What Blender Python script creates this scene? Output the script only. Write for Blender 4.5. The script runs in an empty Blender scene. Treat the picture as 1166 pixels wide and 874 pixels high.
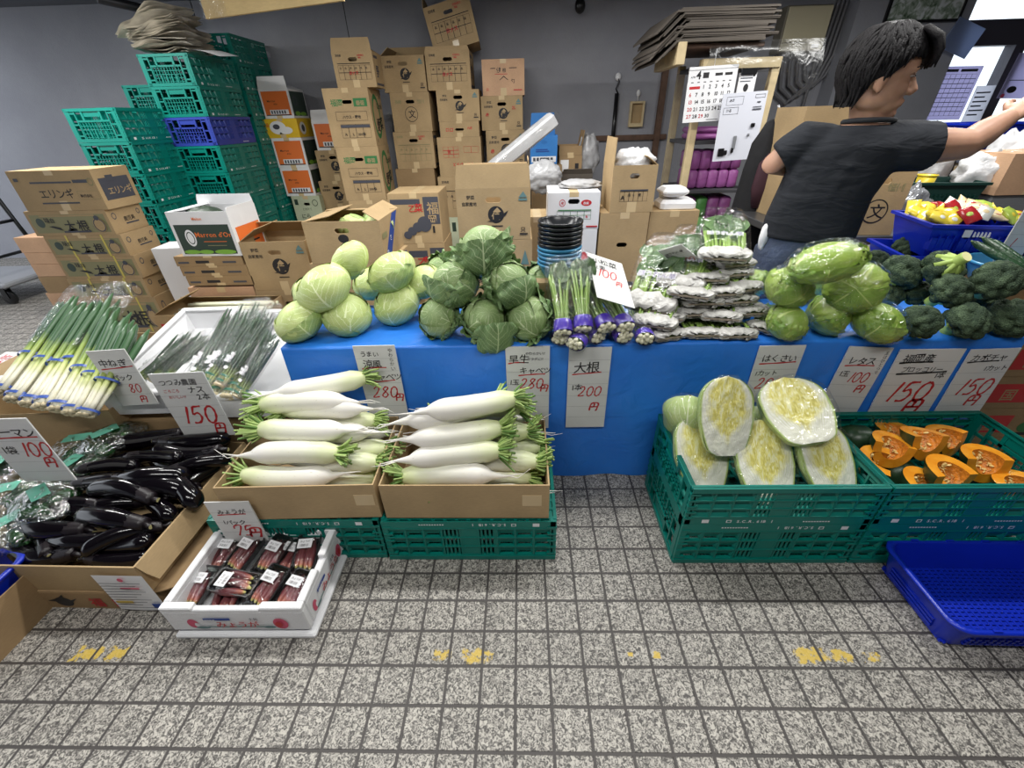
import bpy, math, random
import numpy as np
from mathutils import Vector, Matrix, Euler, noise
random.seed(7)
PI = math.pi
SC = bpy.context.scene
COL = SC.collection
D2R = math.radians

# ------------------------------------------------------------------ camera model (fitted to the floor tiles)
FPX, PITCH, ROLL, YAW, CAMH = 478.769461, .562884931, -.0284353142, -.0314973402, 1.36489862
_f = Vector((math.sin(YAW)*math.cos(PITCH), math.cos(YAW)*math.cos(PITCH), -math.sin(PITCH)))
_r = Vector((math.cos(YAW), -math.sin(YAW), 0))
_u = _r.cross(_f)
CR = _r*math.cos(ROLL) + _u*math.sin(ROLL)
CU = -_r*math.sin(ROLL) + _u*math.cos(ROLL)
CF = _f
CC = Vector((0, 0, CAMH))
def ray(x, y): return CR*((x-583)/FPX) - CU*((y-437)/FPX) + CF
def at_y(x, y, Y):
    d = ray(x, y); return CC + d*(Y/d.y)
def at_z(x, y, Z):
    d = ray(x, y); return CC + d*((Z-CAMH)/d.z)

# ------------------------------------------------------------------ materials
MATS = {}
def _new(name):
    m = bpy.data.materials.new(name); m.use_nodes = True
    nt = m.node_tree; b = nt.nodes['Principled BSDF']
    return m, nt, b
def srgb(r, g, b):
    f = lambda c: ((c/255+.055)/1.055)**2.4 if c > 10.3 else c/255/12.92
    return (f(r), f(g), f(b), 1)
def N(nt, t, **kw):
    n = nt.nodes.new(t)
    for k, v in kw.items():
        if k.startswith('i_'):
            n.inputs[int(k[2:]) if k[2:].isdigit() else k[2:].replace('_', ' ')].default_value = v
        else: setattr(n, k, v)
    return n
def L(nt, a, b): nt.links.new(a, b)
def mth(nt, op, a, b=None, c=None):
    n = nt.nodes.new('ShaderNodeMath'); n.operation = op
    for i, v in enumerate((a, b, c)):
        if v is None: continue
        if isinstance(v, (int, float)): n.inputs[i].default_value = v
        else: nt.links.new(v, n.inputs[i])
    return n.outputs[0]
def mixc(nt, fac, a, b):
    n = nt.nodes.new('ShaderNodeMix'); n.data_type = 'RGBA'
    if isinstance(fac, (int, float)): n.inputs[0].default_value = fac
    else: nt.links.new(fac, n.inputs[0])
    for i, v in ((6, a), (7, b)):
        if isinstance(v, tuple): n.inputs[i].default_value = v
        else: nt.links.new(v, n.inputs[i])
    return n.outputs[2]
def ramp(nt, fac, *stops):
    n = nt.nodes.new('ShaderNodeValToRGB')
    e = n.color_ramp.elements
    while len(e) < len(stops): e.new(.5)
    for el, (p, c) in zip(e, stops): el.position = p; el.color = c
    nt.links.new(fac, n.inputs[0]); return n.outputs[0]
def noisef(nt, vec, scale, detail=3, rough=.5, dist=0):
    n = N(nt, 'ShaderNodeTexNoise'); n.inputs['Scale'].default_value = scale
    n.inputs['Detail'].default_value = detail; n.inputs['Roughness'].default_value = rough; n.inputs['Distortion'].default_value = dist
    if vec is not None: nt.links.new(vec, n.inputs['Vector'])
    return n.outputs[0]
def bump(nt, b, h, strength=.3, dist=.01):
    n = N(nt, 'ShaderNodeBump'); n.inputs['Strength'].default_value = strength; n.inputs['Distance'].default_value = dist
    nt.links.new(h, n.inputs['Height']); nt.links.new(n.outputs[0], b.inputs['Normal'])
def plain(name, c, rough=.5, var=0, vscale=12, bmp=0, bscale=60, metal=0, spec=None, coat=0):
    if name in MATS: return MATS[name]
    m, nt, b = _new(name)
    b.inputs['Base Color'].default_value = c
    b.inputs['Roughness'].default_value = rough; b.inputs['Metallic'].default_value = metal
    if spec is not None: b.inputs['Specular IOR Level'].default_value = spec
    if coat: b.inputs['Coat Weight'].default_value = coat; b.inputs['Coat Roughness'].default_value = .15
    tc = N(nt, 'ShaderNodeTexCoord')
    if var:
        f = noisef(nt, tc.outputs['Object'], vscale)
        d = tuple(x*(1-var) for x in c[:3])+(1,); u = tuple(min(1, x*(1+var)) for x in c[:3])+(1,)
        L(nt, ramp(nt, f, (.3, d), (.7, u)), b.inputs['Base Color'])
    if bmp: bump(nt, b, noisef(nt, tc.outputs['Object'], bscale, 2), bmp)
    MATS[name] = m; return m
def carton_mat(name, c):
    if name in MATS: return MATS[name]
    m, nt, b = _new(name); tc = N(nt, 'ShaderNodeTexCoord')
    mp = N(nt, 'ShaderNodeMapping'); L(nt, tc.outputs['Object'], mp.inputs[0]); mp.inputs['Scale'].default_value = (60, 60, 400)
    f1 = noisef(nt, mp.outputs[0], 1, 2); f2 = noisef(nt, tc.outputs['Object'], 5, 4)
    f = mth(nt, 'MULTIPLY_ADD', f1, .35, mth(nt, 'MULTIPLY', f2, .65))
    d = tuple(x*.82 for x in c[:3])+(1,); u = tuple(min(1, x*1.12) for x in c[:3])+(1,)
    L(nt, ramp(nt, f, (.32, d), (.68, u)), b.inputs['Base Color'])
    b.inputs['Roughness'].default_value = .75; b.inputs['Specular IOR Level'].default_value = .25
    bump(nt, b, f2, .12, .01)
    MATS[name] = m; return m
def film_mat(name, tint=(1, 1, 1, 1), amount=.05, bscale=30, bstr=.7, rough=.10):
    if name in MATS: return MATS[name]
    m = bpy.data.materials.new(name); m.use_nodes = True; nt = m.node_tree; nt.nodes.clear()
    out = N(nt, 'ShaderNodeOutputMaterial'); tr = N(nt, 'ShaderNodeBsdfTransparent'); gl = N(nt, 'ShaderNodeBsdfGlossy')
    tr.inputs[0].default_value = tint; gl.inputs['Roughness'].default_value = rough
    mx = N(nt, 'ShaderNodeMixShader'); lw = N(nt, 'ShaderNodeLayerWeight'); lw.inputs[0].default_value = .35
    tc = N(nt, 'ShaderNodeTexCoord'); f = noisef(nt, tc.outputs['Object'], bscale, 2, .5, 1.5)
    bn = N(nt, 'ShaderNodeBump'); bn.inputs['Strength'].default_value = bstr; bn.inputs['Distance'].default_value = .02; L(nt, f, bn.inputs['Height'])
    L(nt, bn.outputs[0], gl.inputs['Normal']); L(nt, bn.outputs[0], lw.inputs['Normal'])
    fac = mth(nt, 'MULTIPLY_ADD', lw.outputs['Facing'], .22, amount)
    L(nt, fac, mx.inputs[0]); L(nt, tr.outputs[0], mx.inputs[1]); L(nt, gl.outputs[0], mx.inputs[2]); L(nt, mx.outputs[0], out.inputs[0])
    MATS[name] = m; return m

M = {}
M['card'] = carton_mat('cardboard', srgb(174, 149, 112))
M['card_d'] = carton_mat('cardboard_dark', srgb(156, 130, 96))
M['card_p'] = carton_mat('cardboard_pinkish', srgb(200, 162, 130))
M['card_y'] = carton_mat('cardboard_yellowish', srgb(190, 166, 120))
M['card_in'] = carton_mat('cardboard_inside', srgb(190, 160, 118))
M['card_old'] = carton_mat('cardboard_old_grey', srgb(100, 93, 86))
M['card_g'] = carton_mat('cardboard_pale_green', srgb(190, 196, 168))
M['card_w'] = plain('white_coated_card', srgb(226, 226, 228), .45, .03)
M['card_yel'] = plain('yellow_printed_card', srgb(226, 186, 40), .45, .06)
M['card_blue'] = plain('blue_printed_card', srgb(50, 120, 190), .45, .05)
M['tape'] = plain('packing_tape', srgb(206, 182, 142), .2, .03)
M['ink_k'] = plain('ink_black', srgb(34, 32, 34), .6)
M['ink_r'] = plain('ink_red', srgb(190, 40, 44), .5)
M['ink_g'] = plain('ink_green', srgb(50, 118, 66), .6)
M['ink_dg'] = plain('ink_dark_green', srgb(44, 62, 52), .5)
M['ink_lg'] = plain('ink_leaf_green', srgb(120, 170, 60), .5)
M['ink_b'] = plain('ink_blue', srgb(40, 72, 150), .6)
M['ink_n'] = plain('ink_slate', srgb(70, 72, 82), .6)
M['ink_o'] = plain('ink_orange', srgb(226, 116, 52), .5)
M['ink_w'] = plain('ink_white', srgb(230, 230, 232), .5)
M['ink_t'] = plain('ink_faded_teal', srgb(96, 128, 128), .6)
M['ink_ol'] = plain('ink_olive', srgb(138, 134, 96), .6)
M['ink_p'] = plain('ink_pink', srgb(208, 80, 110), .5)
M['ink_y'] = plain('ink_yellow', srgb(224, 190, 50), .5)
M['paper'] = plain('white_price_card', srgb(214, 214, 212), .6, .04, 8)
M['crate'] = plain('teal_crate_plastic', srgb(0, 116, 104), .36, .08, 6)
M['crate_blue'] = plain('navy_crate_plastic', srgb(44, 62, 150), .4, .06)
M['basket_blue'] = plain('royal_blue_plastic', srgb(16, 44, 178), .3, .05)
M['styro'] = plain('white_styrofoam', srgb(232, 232, 234), .6, .02, 200, .25, 300)
M['film'] = film_mat('clear_plastic_film')
M['film_soft'] = film_mat('clear_plastic_film_soft', amount=.04, bscale=22)
M['film_tight'] = film_mat('cling_film', amount=.03, bscale=24, bstr=.5, rough=.06)
M['film_shiny'] = film_mat('crinkled_sleeve_film', amount=.11, bscale=45, bstr=1.0, rough=.08)
M['film_lettuce'] = film_mat('lettuce_bag_film', amount=.055, bscale=26, bstr=.9, rough=.05)
M['film_grey'] = film_mat('dusty_plastic_film', (.86, .87, .88, 1), .05, 14, .5, .35)
M['black_plastic'] = plain('black_plastic', srgb(22, 22, 24), .28)
M['dark_metal'] = plain('dark_metal', srgb(62, 62, 66), .4, metal=.6)
M['steel'] = plain('brushed_steel', srgb(170, 172, 176), .3, metal=.9)
M['wood_old'] = plain('weathered_brown_wood', srgb(96, 72, 58), .7, .2, 20)
M['wood_pale'] = plain('pale_pine_wood', srgb(206, 186, 146), .6, .12, 14)
M['white_plastic'] = plain('white_plastic', srgb(230, 230, 232), .4)
M['grey_plastic'] = plain('grey_plastic', srgb(120, 122, 126), .5)

# ------------------------------------------------------------------ mesh builder
GLY = {}
def glyph(ch, bold):
    k = (ch, bold)
    if k in GLY: return GLY[k]
    c = bpy.data.curves.new('g', 'FONT'); c.body = ch; c.size = 1; c.resolution_u = 2; c.offset = bold
    o = bpy.data.objects.new('g', c); COL.objects.link(o)
    dg = bpy.context.evaluated_depsgraph_get(); me = bpy.data.meshes.new_from_object(o.evaluated_get(dg))
    vs = [(v.co.x, v.co.y) for v in me.vertices]; fs = [tuple(p.vertices) for p in me.polygons]
    adv = .95 if ord(ch) > 0x2000 else ((max(x for x, y in vs)+.07) if vs else .3)
    bpy.data.objects.remove(o); bpy.data.meshes.remove(me); bpy.data.curves.remove(c)
    GLY[k] = (vs, fs, adv); return GLY[k]
DIG = {'0': [[(.5, 1), (.2, .85), (.08, .5), (.22, .12), (.5, 0), (.8, .15), (.92, .5), (.8, .85), (.5, 1)]],
       '1': [[(.62, 1), (.38, 0)]],
       '2': [[(.1, .8), (.3, .98), (.6, .98), (.75, .78), (.5, .4), (.08, .02), (.9, .08)]],
       '3': [[(.1, .9), (.5, 1), (.8, .8), (.4, .55), (.85, .3), (.5, 0), (.1, .1)]],
       '4': [[(.6, 1), (.1, .35), (.95, .35)], [(.65, .7), (.6, 0)]],
       '5': [[(.3, .98), (.2, .55), (.6, .62), (.85, .35), (.6, .05), (.12, .04)], [(.3, .98), (.95, 1)]],
       '7': [[(.12, .7), (.15, .98), (.9, .98), (.5, 0)]],
       '8': [[(.85, .9), (.5, 1), (.2, .8), (.5, .55), (.85, .25), (.5, 0), (.12, .22), (.5, .55), (.85, .9)]],
       '円': [[(.1, 0), (.12, .95), (.92, .98), (.9, .05), (.8, .05)], [(.5, .95), (.5, .5)], [(.1, .5), (.9, .52)]]}
class MB:
    def __init__(s): s.v = []; s.f = []; s.mi = []; s.sm = []; s.uv = []; s.T = Matrix()
    def vert(s, p): s.v.append(tuple(s.T @ Vector(p))); return len(s.v)-1
    def face(s, idx, mi=0, sm=False, uv=None): s.f.append(tuple(idx)); s.mi.append(mi); s.sm.append(sm); s.uv.append(uv)
    def poly(s, pts, mi=0, sm=False, uv=None): s.face([s.vert(p) for p in pts], mi, sm, uv)
    def box(s, x0, x1, y0, y1, z0, z1, mi=0):
        i = [s.vert(p) for p in ((x0, y0, z0), (x1, y0, z0), (x1, y1, z0), (x0, y1, z0), (x0, y0, z1), (x1, y0, z1), (x1, y1, z1), (x0, y1, z1))]
        for q in ((0, 3, 2, 1), (4, 5, 6, 7), (0, 1, 5, 4), (1, 2, 6, 5), (2, 3, 7, 6), (3, 0, 4, 7)): s.face([i[k] for k in q], mi)
    def bevbox(s, x0, x1, y0, y1, z0, z1, b=.004, mi=0, sm=False):
        # box with chamfered edges, lofted from eight-sided rings
        def ring(z, e):
            return [(x0+e+b, y0+e, z), (x1-e-b, y0+e, z), (x1-e, y0+e+b, z), (x1-e, y1-e-b, z), (x1-e-b, y1-e, z), (x0+e+b, y1-e, z), (x0+e, y1-e-b, z), (x0+e, y0+e+b, z)]
        s.loft([ring(z0, b), ring(z0+b, 0), ring(z1-b, 0), ring(z1, b)], mi, sm, True, True)
    def loft(s, rings, mi=0, sm=True, cap0=False, cap1=False, closed=True, uv=True):
        n = len(rings[0]); R = [[s.vert(p) for p in r] for r in rings]; nr = len(R)
        for a in range(nr-1):
            for k in range(n if closed else n-1):
                k2 = (k+1) % n
                u0, u1 = k/n, (k+1)/n; v0, v1 = a/(nr-1), (a+1)/(nr-1)
                s.face((R[a][k], R[a][k2], R[a+1][k2], R[a+1][k]), mi, sm, ((u0, v0), (u1, v0), (u1, v1), (u0, v1)))
        if cap0: s.face(R[0][::-1], mi, sm, [(.5, 0)]*n)
        if cap1: s.face(R[-1], mi, sm, [(.5, 1)]*n)
        return R
    def tube(s, pts, rad, seg=8, mi=0, cap=True, sm=True, flat=1):
        pts = [Vector(p) for p in pts]; n = len(pts)
        if isinstance(rad, (int, float)): rad = [rad]*n
        rings = []; up = None
        for i, p in enumerate(pts):
            t = (pts[min(i+1, n-1)]-pts[max(i-1, 0)]).normalized()
            if up is None: up = t.orthogonal().normalized()
            up = (up - t*up.dot(t))
            up = up.normalized() if up.length > 1e-6 else t.orthogonal().normalized()
            w = t.cross(up)
            rings.append([p + (up*math.cos(2*PI*k/seg)*flat + w*math.sin(2*PI*k/seg))*rad[i] for k in range(seg)])
        s.loft(rings, mi, sm, cap, cap)
    def lathe(s, prof, seg=24, mi=0, sm=True, cap0=False, cap1=False):
        s.loft([[(r*math.cos(2*PI*k/seg), r*math.sin(2*PI*k/seg), z) for k in range(seg)] for r, z in prof], mi, sm, cap0, cap1)
    def grid(s, fn, nu, nv, mi=0, sm=True, flip=False):
        I = [[s.vert(fn(u/nu, v/nv)) for u in range(nu+1)] for v in range(nv+1)]
        for v in range(nv):
            for u in range(nu):
                q = [I[v][u], I[v][u+1], I[v+1][u+1], I[v+1][u]]; uv = [(u/nu, v/nv), ((u+1)/nu, v/nv), ((u+1)/nu, (v+1)/nv), (u/nu, (v+1)/nv)]
                if flip: q = q[::-1]; uv = uv[::-1]
                s.face(q, mi, sm, uv)
    def ball(s, c, r, nu=16, nv=10, mi=0, fn=None):
        c = Vector(c); r = (r, r, r) if isinstance(r, (int, float)) else r
        def g(u, v):
            th = PI*v; ph = 2*PI*u
            d = Vector((math.sin(th)*math.cos(ph), math.sin(th)*math.sin(ph), -math.cos(th)))
            k = fn(d) if fn else 1
            return c + Vector((d.x*r[0], d.y*r[1], d.z*r[2]))*k
        s.grid(g, nu, nv, mi)
    def text(s, st, o, X, Y, size, mi=0, jit=0, bold=.0, shear=0, center=False, gap=1.0):
        o, X, Y = Vector(o), Vector(X), Vector(Y); rnd = random.Random(hash(st) % 9999 if False else sum(map(ord, st)))
        x = 0
        if center: x = -sum(glyph(c, bold)[2] if c != ' ' else .35 for c in st)*gap*size/2
        for ch in st:
            if ch == ' ': x += .35*size; continue
            vs, fs, adv = glyph(ch, bold); a = rnd.uniform(-jit, jit)*.5; dy = rnd.uniform(-jit, jit)*.3*size; k = size*(1+rnd.uniform(-jit, jit)*.4)
            idx = []
            for (px, py) in vs:
                qx = px*math.cos(a)-py*math.sin(a)+py*shear; qy = px*math.sin(a)+py*math.cos(a)
                idx.append(s.vert(o + X*(x+qx*k) + Y*(dy+qy*k)))
            for f in fs: s.face([idx[i] for i in f], mi)
            x += adv*size*gap
        return x
    def stroke(s, pl, o, X, Y, w, mi=0):
        # a flat brush stroke along a 2-D polyline
        o, X, Y = Vector(o), Vector(X), Vector(Y); P = [Vector(p).to_2d() for p in pl]
        Q = []
        for i in range(len(P)-1):
            for k in range(4):
                t = k/4; p0 = P[max(i-1, 0)]; p1 = P[i]; p2 = P[i+1]; p3 = P[min(i+2, len(P)-1)]
                if len(P) == 2: Q.append(p1.lerp(p2, t)); continue
                Q.append(.5*((2*p1)+(p2-p0)*t+(2*p0-5*p1+4*p2-p3)*t*t+(3*p1-p0-3*p2+p3)*t**3))
        Q.append(P[-1]); l = []; r = []
        for i, p in enumerate(Q):
            d = Q[min(i+1, len(Q)-1)]-Q[max(i-1, 0)]; d = d.normalized() if d.length else Vector((1, 0)); nn = Vector((-d.y, d.x))*w*(.5+.12*math.sin(i*1.7))
            a = p+nn; b = p-nn
            l.append(s.vert(o+X*a.x+Y*a.y)); r.append(s.vert(o+X*b.x+Y*b.y))
        for i in range(len(Q)-1): s.face((l[i], r[i], r[i+1], l[i+1]), mi)
    def digits(s, st, o, X, Y, h, w=None, lw=.1, mi=0, shear=.2, gap=1.15):
        w = w or h*.6; x = 0
        for ch in st:
            hh, ww = (h, w) if ch != '円' else (h*.62, h*.6)
            for pl in DIG[ch]: s.stroke([(x+a*ww+b*hh*shear, b*hh) for a, b in pl], o, X, Y, lw*h, mi)
            x += ww*(gap if ch != '1' else .8)
        return x
    def build(s, name, mats, parent=None, loc=(0, 0, 0), rot=(0, 0, 0)):
        me = bpy.data.meshes.new(name); me.from_pydata(s.v, [], s.f)
        if not isinstance(mats, (list, tuple)): mats = [mats]
        for m in mats: me.materials.append(m)
        me.polygons.foreach_set('material_index', s.mi); me.polygons.foreach_set('use_smooth', s.sm)
        if any(u is not None for u in s.uv):
            uvl = me.uv_layers.new(name='UVMap'); flat = []
            for f, u in zip(s.f, s.uv):
                if u is None: flat.extend([0, 0]*len(f))
                else:
                    for a in u: flat.extend(a)
            uvl.data.foreach_set('uv', flat)
        me.update()
        o = bpy.data.objects.new(name, me); COL.objects.link(o); o.parent = parent; o.location = loc; o.rotation_euler = rot
        return o
def tag(o, label, cat, group=None, kind=None):
    o['label'] = label; o['category'] = cat
    if group: o['group'] = group
    if kind: o['kind'] = kind
    return o
def thing(name, label, cat, loc=(0, 0, 0), rot=(0, 0, 0), group=None):
    o = bpy.data.objects.new(name, None); o.empty_display_size = .05; COL.objects.link(o)
    o.location = loc; o.rotation_euler = rot if isinstance(rot, (tuple, list, Euler)) else (0, 0, rot)
    return tag(o, label, cat, group)
def struct(o): o['kind'] = 'structure'; return o
def dup(root, loc, rot=None, label=None, group=None, scale=None):
    r = root.copy(); COL.objects.link(r); r.location = loc
    if rot is not None: r.rotation_euler = rot if isinstance(rot, (tuple, list, Euler)) else (0, 0, rot)
    if scale is not None: r.scale = (scale,)*3 if isinstance(scale, (int, float)) else scale
    if label: r['label'] = label
    if group: r['group'] = group
    for ch in list(root.children):
        c = ch.copy(); COL.objects.link(c); c.parent = r
        for g in list(ch.children):
            d = g.copy(); COL.objects.link(d); d.parent = c
    return r

# ================================================================== ROOM
WY, CZ, TZ = 5.35, 2.40, .66
def floor_mat():
    m, nt, b = _new('granite_chip_floor_tiles'); tc = N(nt, 'ShaderNodeTexCoord'); sp = N(nt, 'ShaderNodeSeparateXYZ'); L(nt, tc.outputs['Object'], sp.inputs[0])
    def cell(o, off):
        f = mth(nt, 'FRACT', mth(nt, 'MULTIPLY', mth(nt, 'ADD', o, off), 10))
        return mth(nt, 'ABSOLUTE', mth(nt, 'SUBTRACT', f, .5)), mth(nt, 'FLOOR', mth(nt, 'MULTIPLY', mth(nt, 'ADD', o, off), 10))
    dx, ix = cell(sp.outputs[0], .0315+10); dy, iy = cell(sp.outputs[1], 10-.40365)
    d = mth(nt, 'MAXIMUM', dx, dy)
    g = ramp(nt, d, (.452, (0, 0, 0, 1)), (.470, (1, 1, 1, 1)))
    n1 = noisef(nt, tc.outputs['Object'], 105, 2.5, .55, 1.6)
    sp1 = ramp(nt, n1, (.40, srgb(76, 73, 70)), (.50, srgb(138, 134, 128)), (.60, srgb(188, 183, 174)))
    n2 = noisef(nt, tc.outputs['Object'], 1.6, 3)
    cv = N(nt, 'ShaderNodeCombineXYZ'); L(nt, ix, cv.inputs[0]); L(nt, iy, cv.inputs[1])
    wn = N(nt, 'ShaderNodeTexWhiteNoise', noise_dimensions='2D'); L(nt, cv.outputs[0], wn.inputs['Vector'])
    k = mth(nt, 'MULTIPLY_ADD', wn.outputs[0], .10, mth(nt, 'MULTIPLY_ADD', n2, .3, .78))
    mx = N(nt, 'ShaderNodeVectorMath', operation='SCALE'); L(nt, sp1, mx.inputs[0]); L(nt, k, mx.inputs['Scale'])
    # remnants of a worn yellow line
    tot = None
    nz = noisef(nt, tc.outputs['Object'], 45, 3, .7)
    for (cx, cy, hx, hy) in YELLOW:
        ex = mth(nt, 'DIVIDE', mth(nt, 'ABSOLUTE', mth(nt, 'SUBTRACT', sp.outputs[0], cx)), hx)
        ey = mth(nt, 'DIVIDE', mth(nt, 'ABSOLUTE', mth(nt, 'SUBTRACT', sp.outputs[1], cy)), hy)
        v = mth(nt, 'MAXIMUM', mth(nt, 'SUBTRACT', 1, mth(nt, 'MAXIMUM', ex, ey)), 0)
        v = mth(nt, 'MINIMUM', mth(nt, 'MULTIPLY', mth(nt, 'SQRT', v), 1.15), 1.1)
        tot = v if tot is None else mth(nt, 'MAXIMUM', tot, v)
    ymask = ramp(nt, mth(nt, 'MULTIPLY', tot, nz), (.385, (0, 0, 0, 1)), (.47, (.85, .85, .85, 1)))
    base = mixc(nt, ymask, mx.outputs[0], srgb(214, 182, 70))
    col = mixc(nt, g, base, srgb(68, 64, 62))
    L(nt, col, b.inputs['Base Color']); b.inputs['Roughness'].default_value = .55
    hb = mth(nt, 'MULTIPLY_ADD', mth(nt, 'SUBTRACT', 1, g), 1, mth(nt, 'MULTIPLY', n1, .15)); bump(nt, b, hb, .5, .004)
    return m
YELLOW = [(-1.35, .632, .075, .035), (-1.262, .632, .055, .035), (-.255, .634, .045, .025), (-.15, .632, .075, .035), (.84, .637, .085, .04), (.93, .637, .05, .03), (1.015, .634, .045, .022), (.39, .638, .02, .02), (.31, .638, .015, .012)]
mb = MB(); mb.poly([(-9, -2.5, 0), (8, -2.5, 0), (8, WY+2.5, 0), (-9, WY+2.5, 0)]); struct(mb.build('floor', floor_mat()))
def wall_mat():
    m, nt, b = _new('grey_stucco_wall'); tc = N(nt, 'ShaderNodeTexCoord')
    f = noisef(nt, tc.outputs['Object'], 2.2, 5, .6); g = noisef(nt, tc.outputs['Object'], 90, 2)
    L(nt, ramp(nt, f, (.3, srgb(148, 149, 157)), (.7, srgb(160, 161, 168))), b.inputs['Base Color']); b.inputs['Roughness'].default_value = .85
    bump(nt, b, g, .35, .006); return m
WM = wall_mat()
OX0, OX1, OZ0, OZ1 = 4.16, 6.6, .75, 2.32     # glazed opening at the right of the back wall
mb = MB(); mb.box(-9, OX0, WY, WY+.2, 0, CZ); mb.box(OX0, OX1, WY, WY+.2, 0, OZ0); mb.box(OX0, OX1, WY, WY+.2, OZ1, CZ); mb.box(OX1, 8, WY, WY+.2, 0, CZ)
struct(mb.build('wall_back', WM))
mb = MB(); mb.box(3.10, 4.14, WY-.22, WY, 0, CZ); struct(mb.build('pillar_back', plain('pillar_grey_paint', srgb(150, 152, 160), .7, .04, 4, .2, 80)))
mb = MB(); mb.box(8, 8.2, -2.5, WY, 0, CZ); struct(mb.build('wall_right', WM))
mb = MB(); mb.box(-9, 8, -2.7, -2.5, 0, CZ); struct(mb.build('wall_sky_block', WM))  # unseen wall added behind the camera to hold back sky light
mb = MB(); mb.box(-5.7, 8.2, -2.7, WY+.2, CZ, CZ+.1); struct(mb.build('ceiling', plain('dark_grey_ceiling', srgb(96, 98, 106), .8, .05)))
# window frame: dark transom, mullion, sill
mb = MB(); fy0, fy1 = WY+.02, WY+.14
mb.box(OX0, OX1, fy0, fy1, 1.86, 2.06); mb.box(4.90, 5.0, fy0, fy1, OZ0, 1.86); mb.box(5.08, 5.16, fy0, fy1, 2.06, OZ1); mb.box(OX0, OX1, fy0, fy1, OZ0, OZ0+.05); mb.box(OX1-.05, OX1, fy0, fy1, OZ0, OZ1)
wf = struct(mb.build('window_1', plain('dark_window_frame', srgb(74, 72, 84), .5)))
gm = bpy.data.materials.new('window_glass'); gm.use_nodes = True; nt = gm.node_tree; nt.nodes.clear()
o_ = N(nt, 'ShaderNodeOutputMaterial'); t_ = N(nt, 'ShaderNodeBsdfTransparent'); t_.inputs[0].default_value = (.95, .97, .98, 1); g_ = N(nt, 'ShaderNodeBsdfGlossy'); g_.inputs['Roughness'].default_value = .02
x_ = N(nt, 'ShaderNodeMixShader'); x_.inputs[0].default_value = .06; L(nt, t_.outputs[0], x_.inputs[1]); L(nt, g_.outputs[0], x_.inputs[2]); L(nt, x_.outputs[0], o_.inputs[0])
mb = MB(); mb.box(OX0, 4.9, WY+.07, WY+.078, OZ0+.05, 1.86); mb.box(5.0, OX1-.05, WY+.07, WY+.078, OZ0+.05, 1.86); mb.box(OX0, OX1-.05, WY+.07, WY+.078, 2.06, OZ1)
mb.build('window_pane', gm, wf)

# ================================================================== generic builders
INK = ['ink_k', 'ink_r', 'ink_g', 'ink_dg', 'ink_lg', 'ink_b', 'ink_n', 'ink_o', 'ink_w', 'ink_t', 'ink_ol', 'ink_p', 'ink_y', 'card']
II = {k[4:]: i for i, k in enumerate(INK)}; II['card'] = 13
INKM = [M[k] for k in INK]
def draw(mb, O, X, Y, NRM, W, H, items):
    # items in face units (u right 0..1, v up 0..1); each one a hair further out than the last
    O, X, Y, NRM = Vector(O), Vector(X), Vector(Y), Vector(NRM)
    for k, it in enumerate(items):
        o = O + NRM*(.0006+.0004*k); kind = it[0]; c = II[it[-1]]
        P = lambda u, v: o + X*(u*W) + Y*(v*H)
        if kind == 't': mb.text(it[1], P(it[2], it[3]), X, Y, it[4]*H, c, bold=.012)
        elif kind == 'h': mb.text(it[1], P(it[2], it[3]), X, Y, it[4]*H, c, jit=.22, bold=.02, shear=.12)
        elif kind == 'm': mb.text(it[1], P(it[2], it[3]), -X, -Y, it[4]*H, c, bold=.012)       # printed upside down
        elif kind == 'f': u0, v0, u1, v1 = it[1:5]; mb.poly([P(u0, v0), P(u1, v0), P(u1, v1), P(u0, v1)], c)
        elif kind == 'p': mb.poly([P(u, v) for u, v in it[1]], c)
        elif kind == 'r':
            u0, v0, u1, v1, lw = it[1:6]; a = lw/W; b_ = lw/H
            for q in ((u0, v0, u1, v0+b_), (u0, v1-b_, u1, v1), (u0, v0+b_, u0+a, v1-b_), (u1-a, v0+b_, u1, v1-b_)):
                mb.poly([P(q[0], q[1]), P(q[2], q[1]), P(q[2], q[3]), P(q[0], q[3])], c)
        elif kind == 'c':
            u, v, r = it[1:4]; mb.poly([P(u, v)+X*(r*H*math.cos(2*PI*j/24))+Y*(r*H*math.sin(2*PI*j/24)) for j in range(24)], c)
        elif kind == 'e':
            u, v, rx, ry = it[1:5]; mb.poly([P(u+rx*math.cos(2*PI*j/24), v+ry*math.sin(2*PI*j/24)) for j in range(24)], c)
        elif kind == 'o':
            u, v, rx, ry, lw = it[1:6]
            for j in range(24):
                a0, a1 = 2*PI*j/24, 2*PI*(j+1)/24; q = 1-lw
                mb.poly([P(u+rx*math.cos(a0), v+ry*math.sin(a0)), P(u+rx*math.cos(a1), v+ry*math.sin(a1)), P(u+rx*q*math.cos(a1), v+ry*q*math.sin(a1)), P(u+rx*q*math.cos(a0), v+ry*q*math.sin(a0))], c)
def grid_items(u0, v0, u1, v1, nc, nr, c='k', lw=.0015):
    out = [('r', u0, v0, u1, v1, lw, c)]
    for i in range(1, nc): u = u0+(u1-u0)*i/nc; out.append(('f', u-.004, v0, u+.004, v1, c))
    for j in range(1, nr): v = v0+(v1-v0)*j/nr; out.append(('f', u0, v-.006, u1, v+.006, c))
    return out
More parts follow.
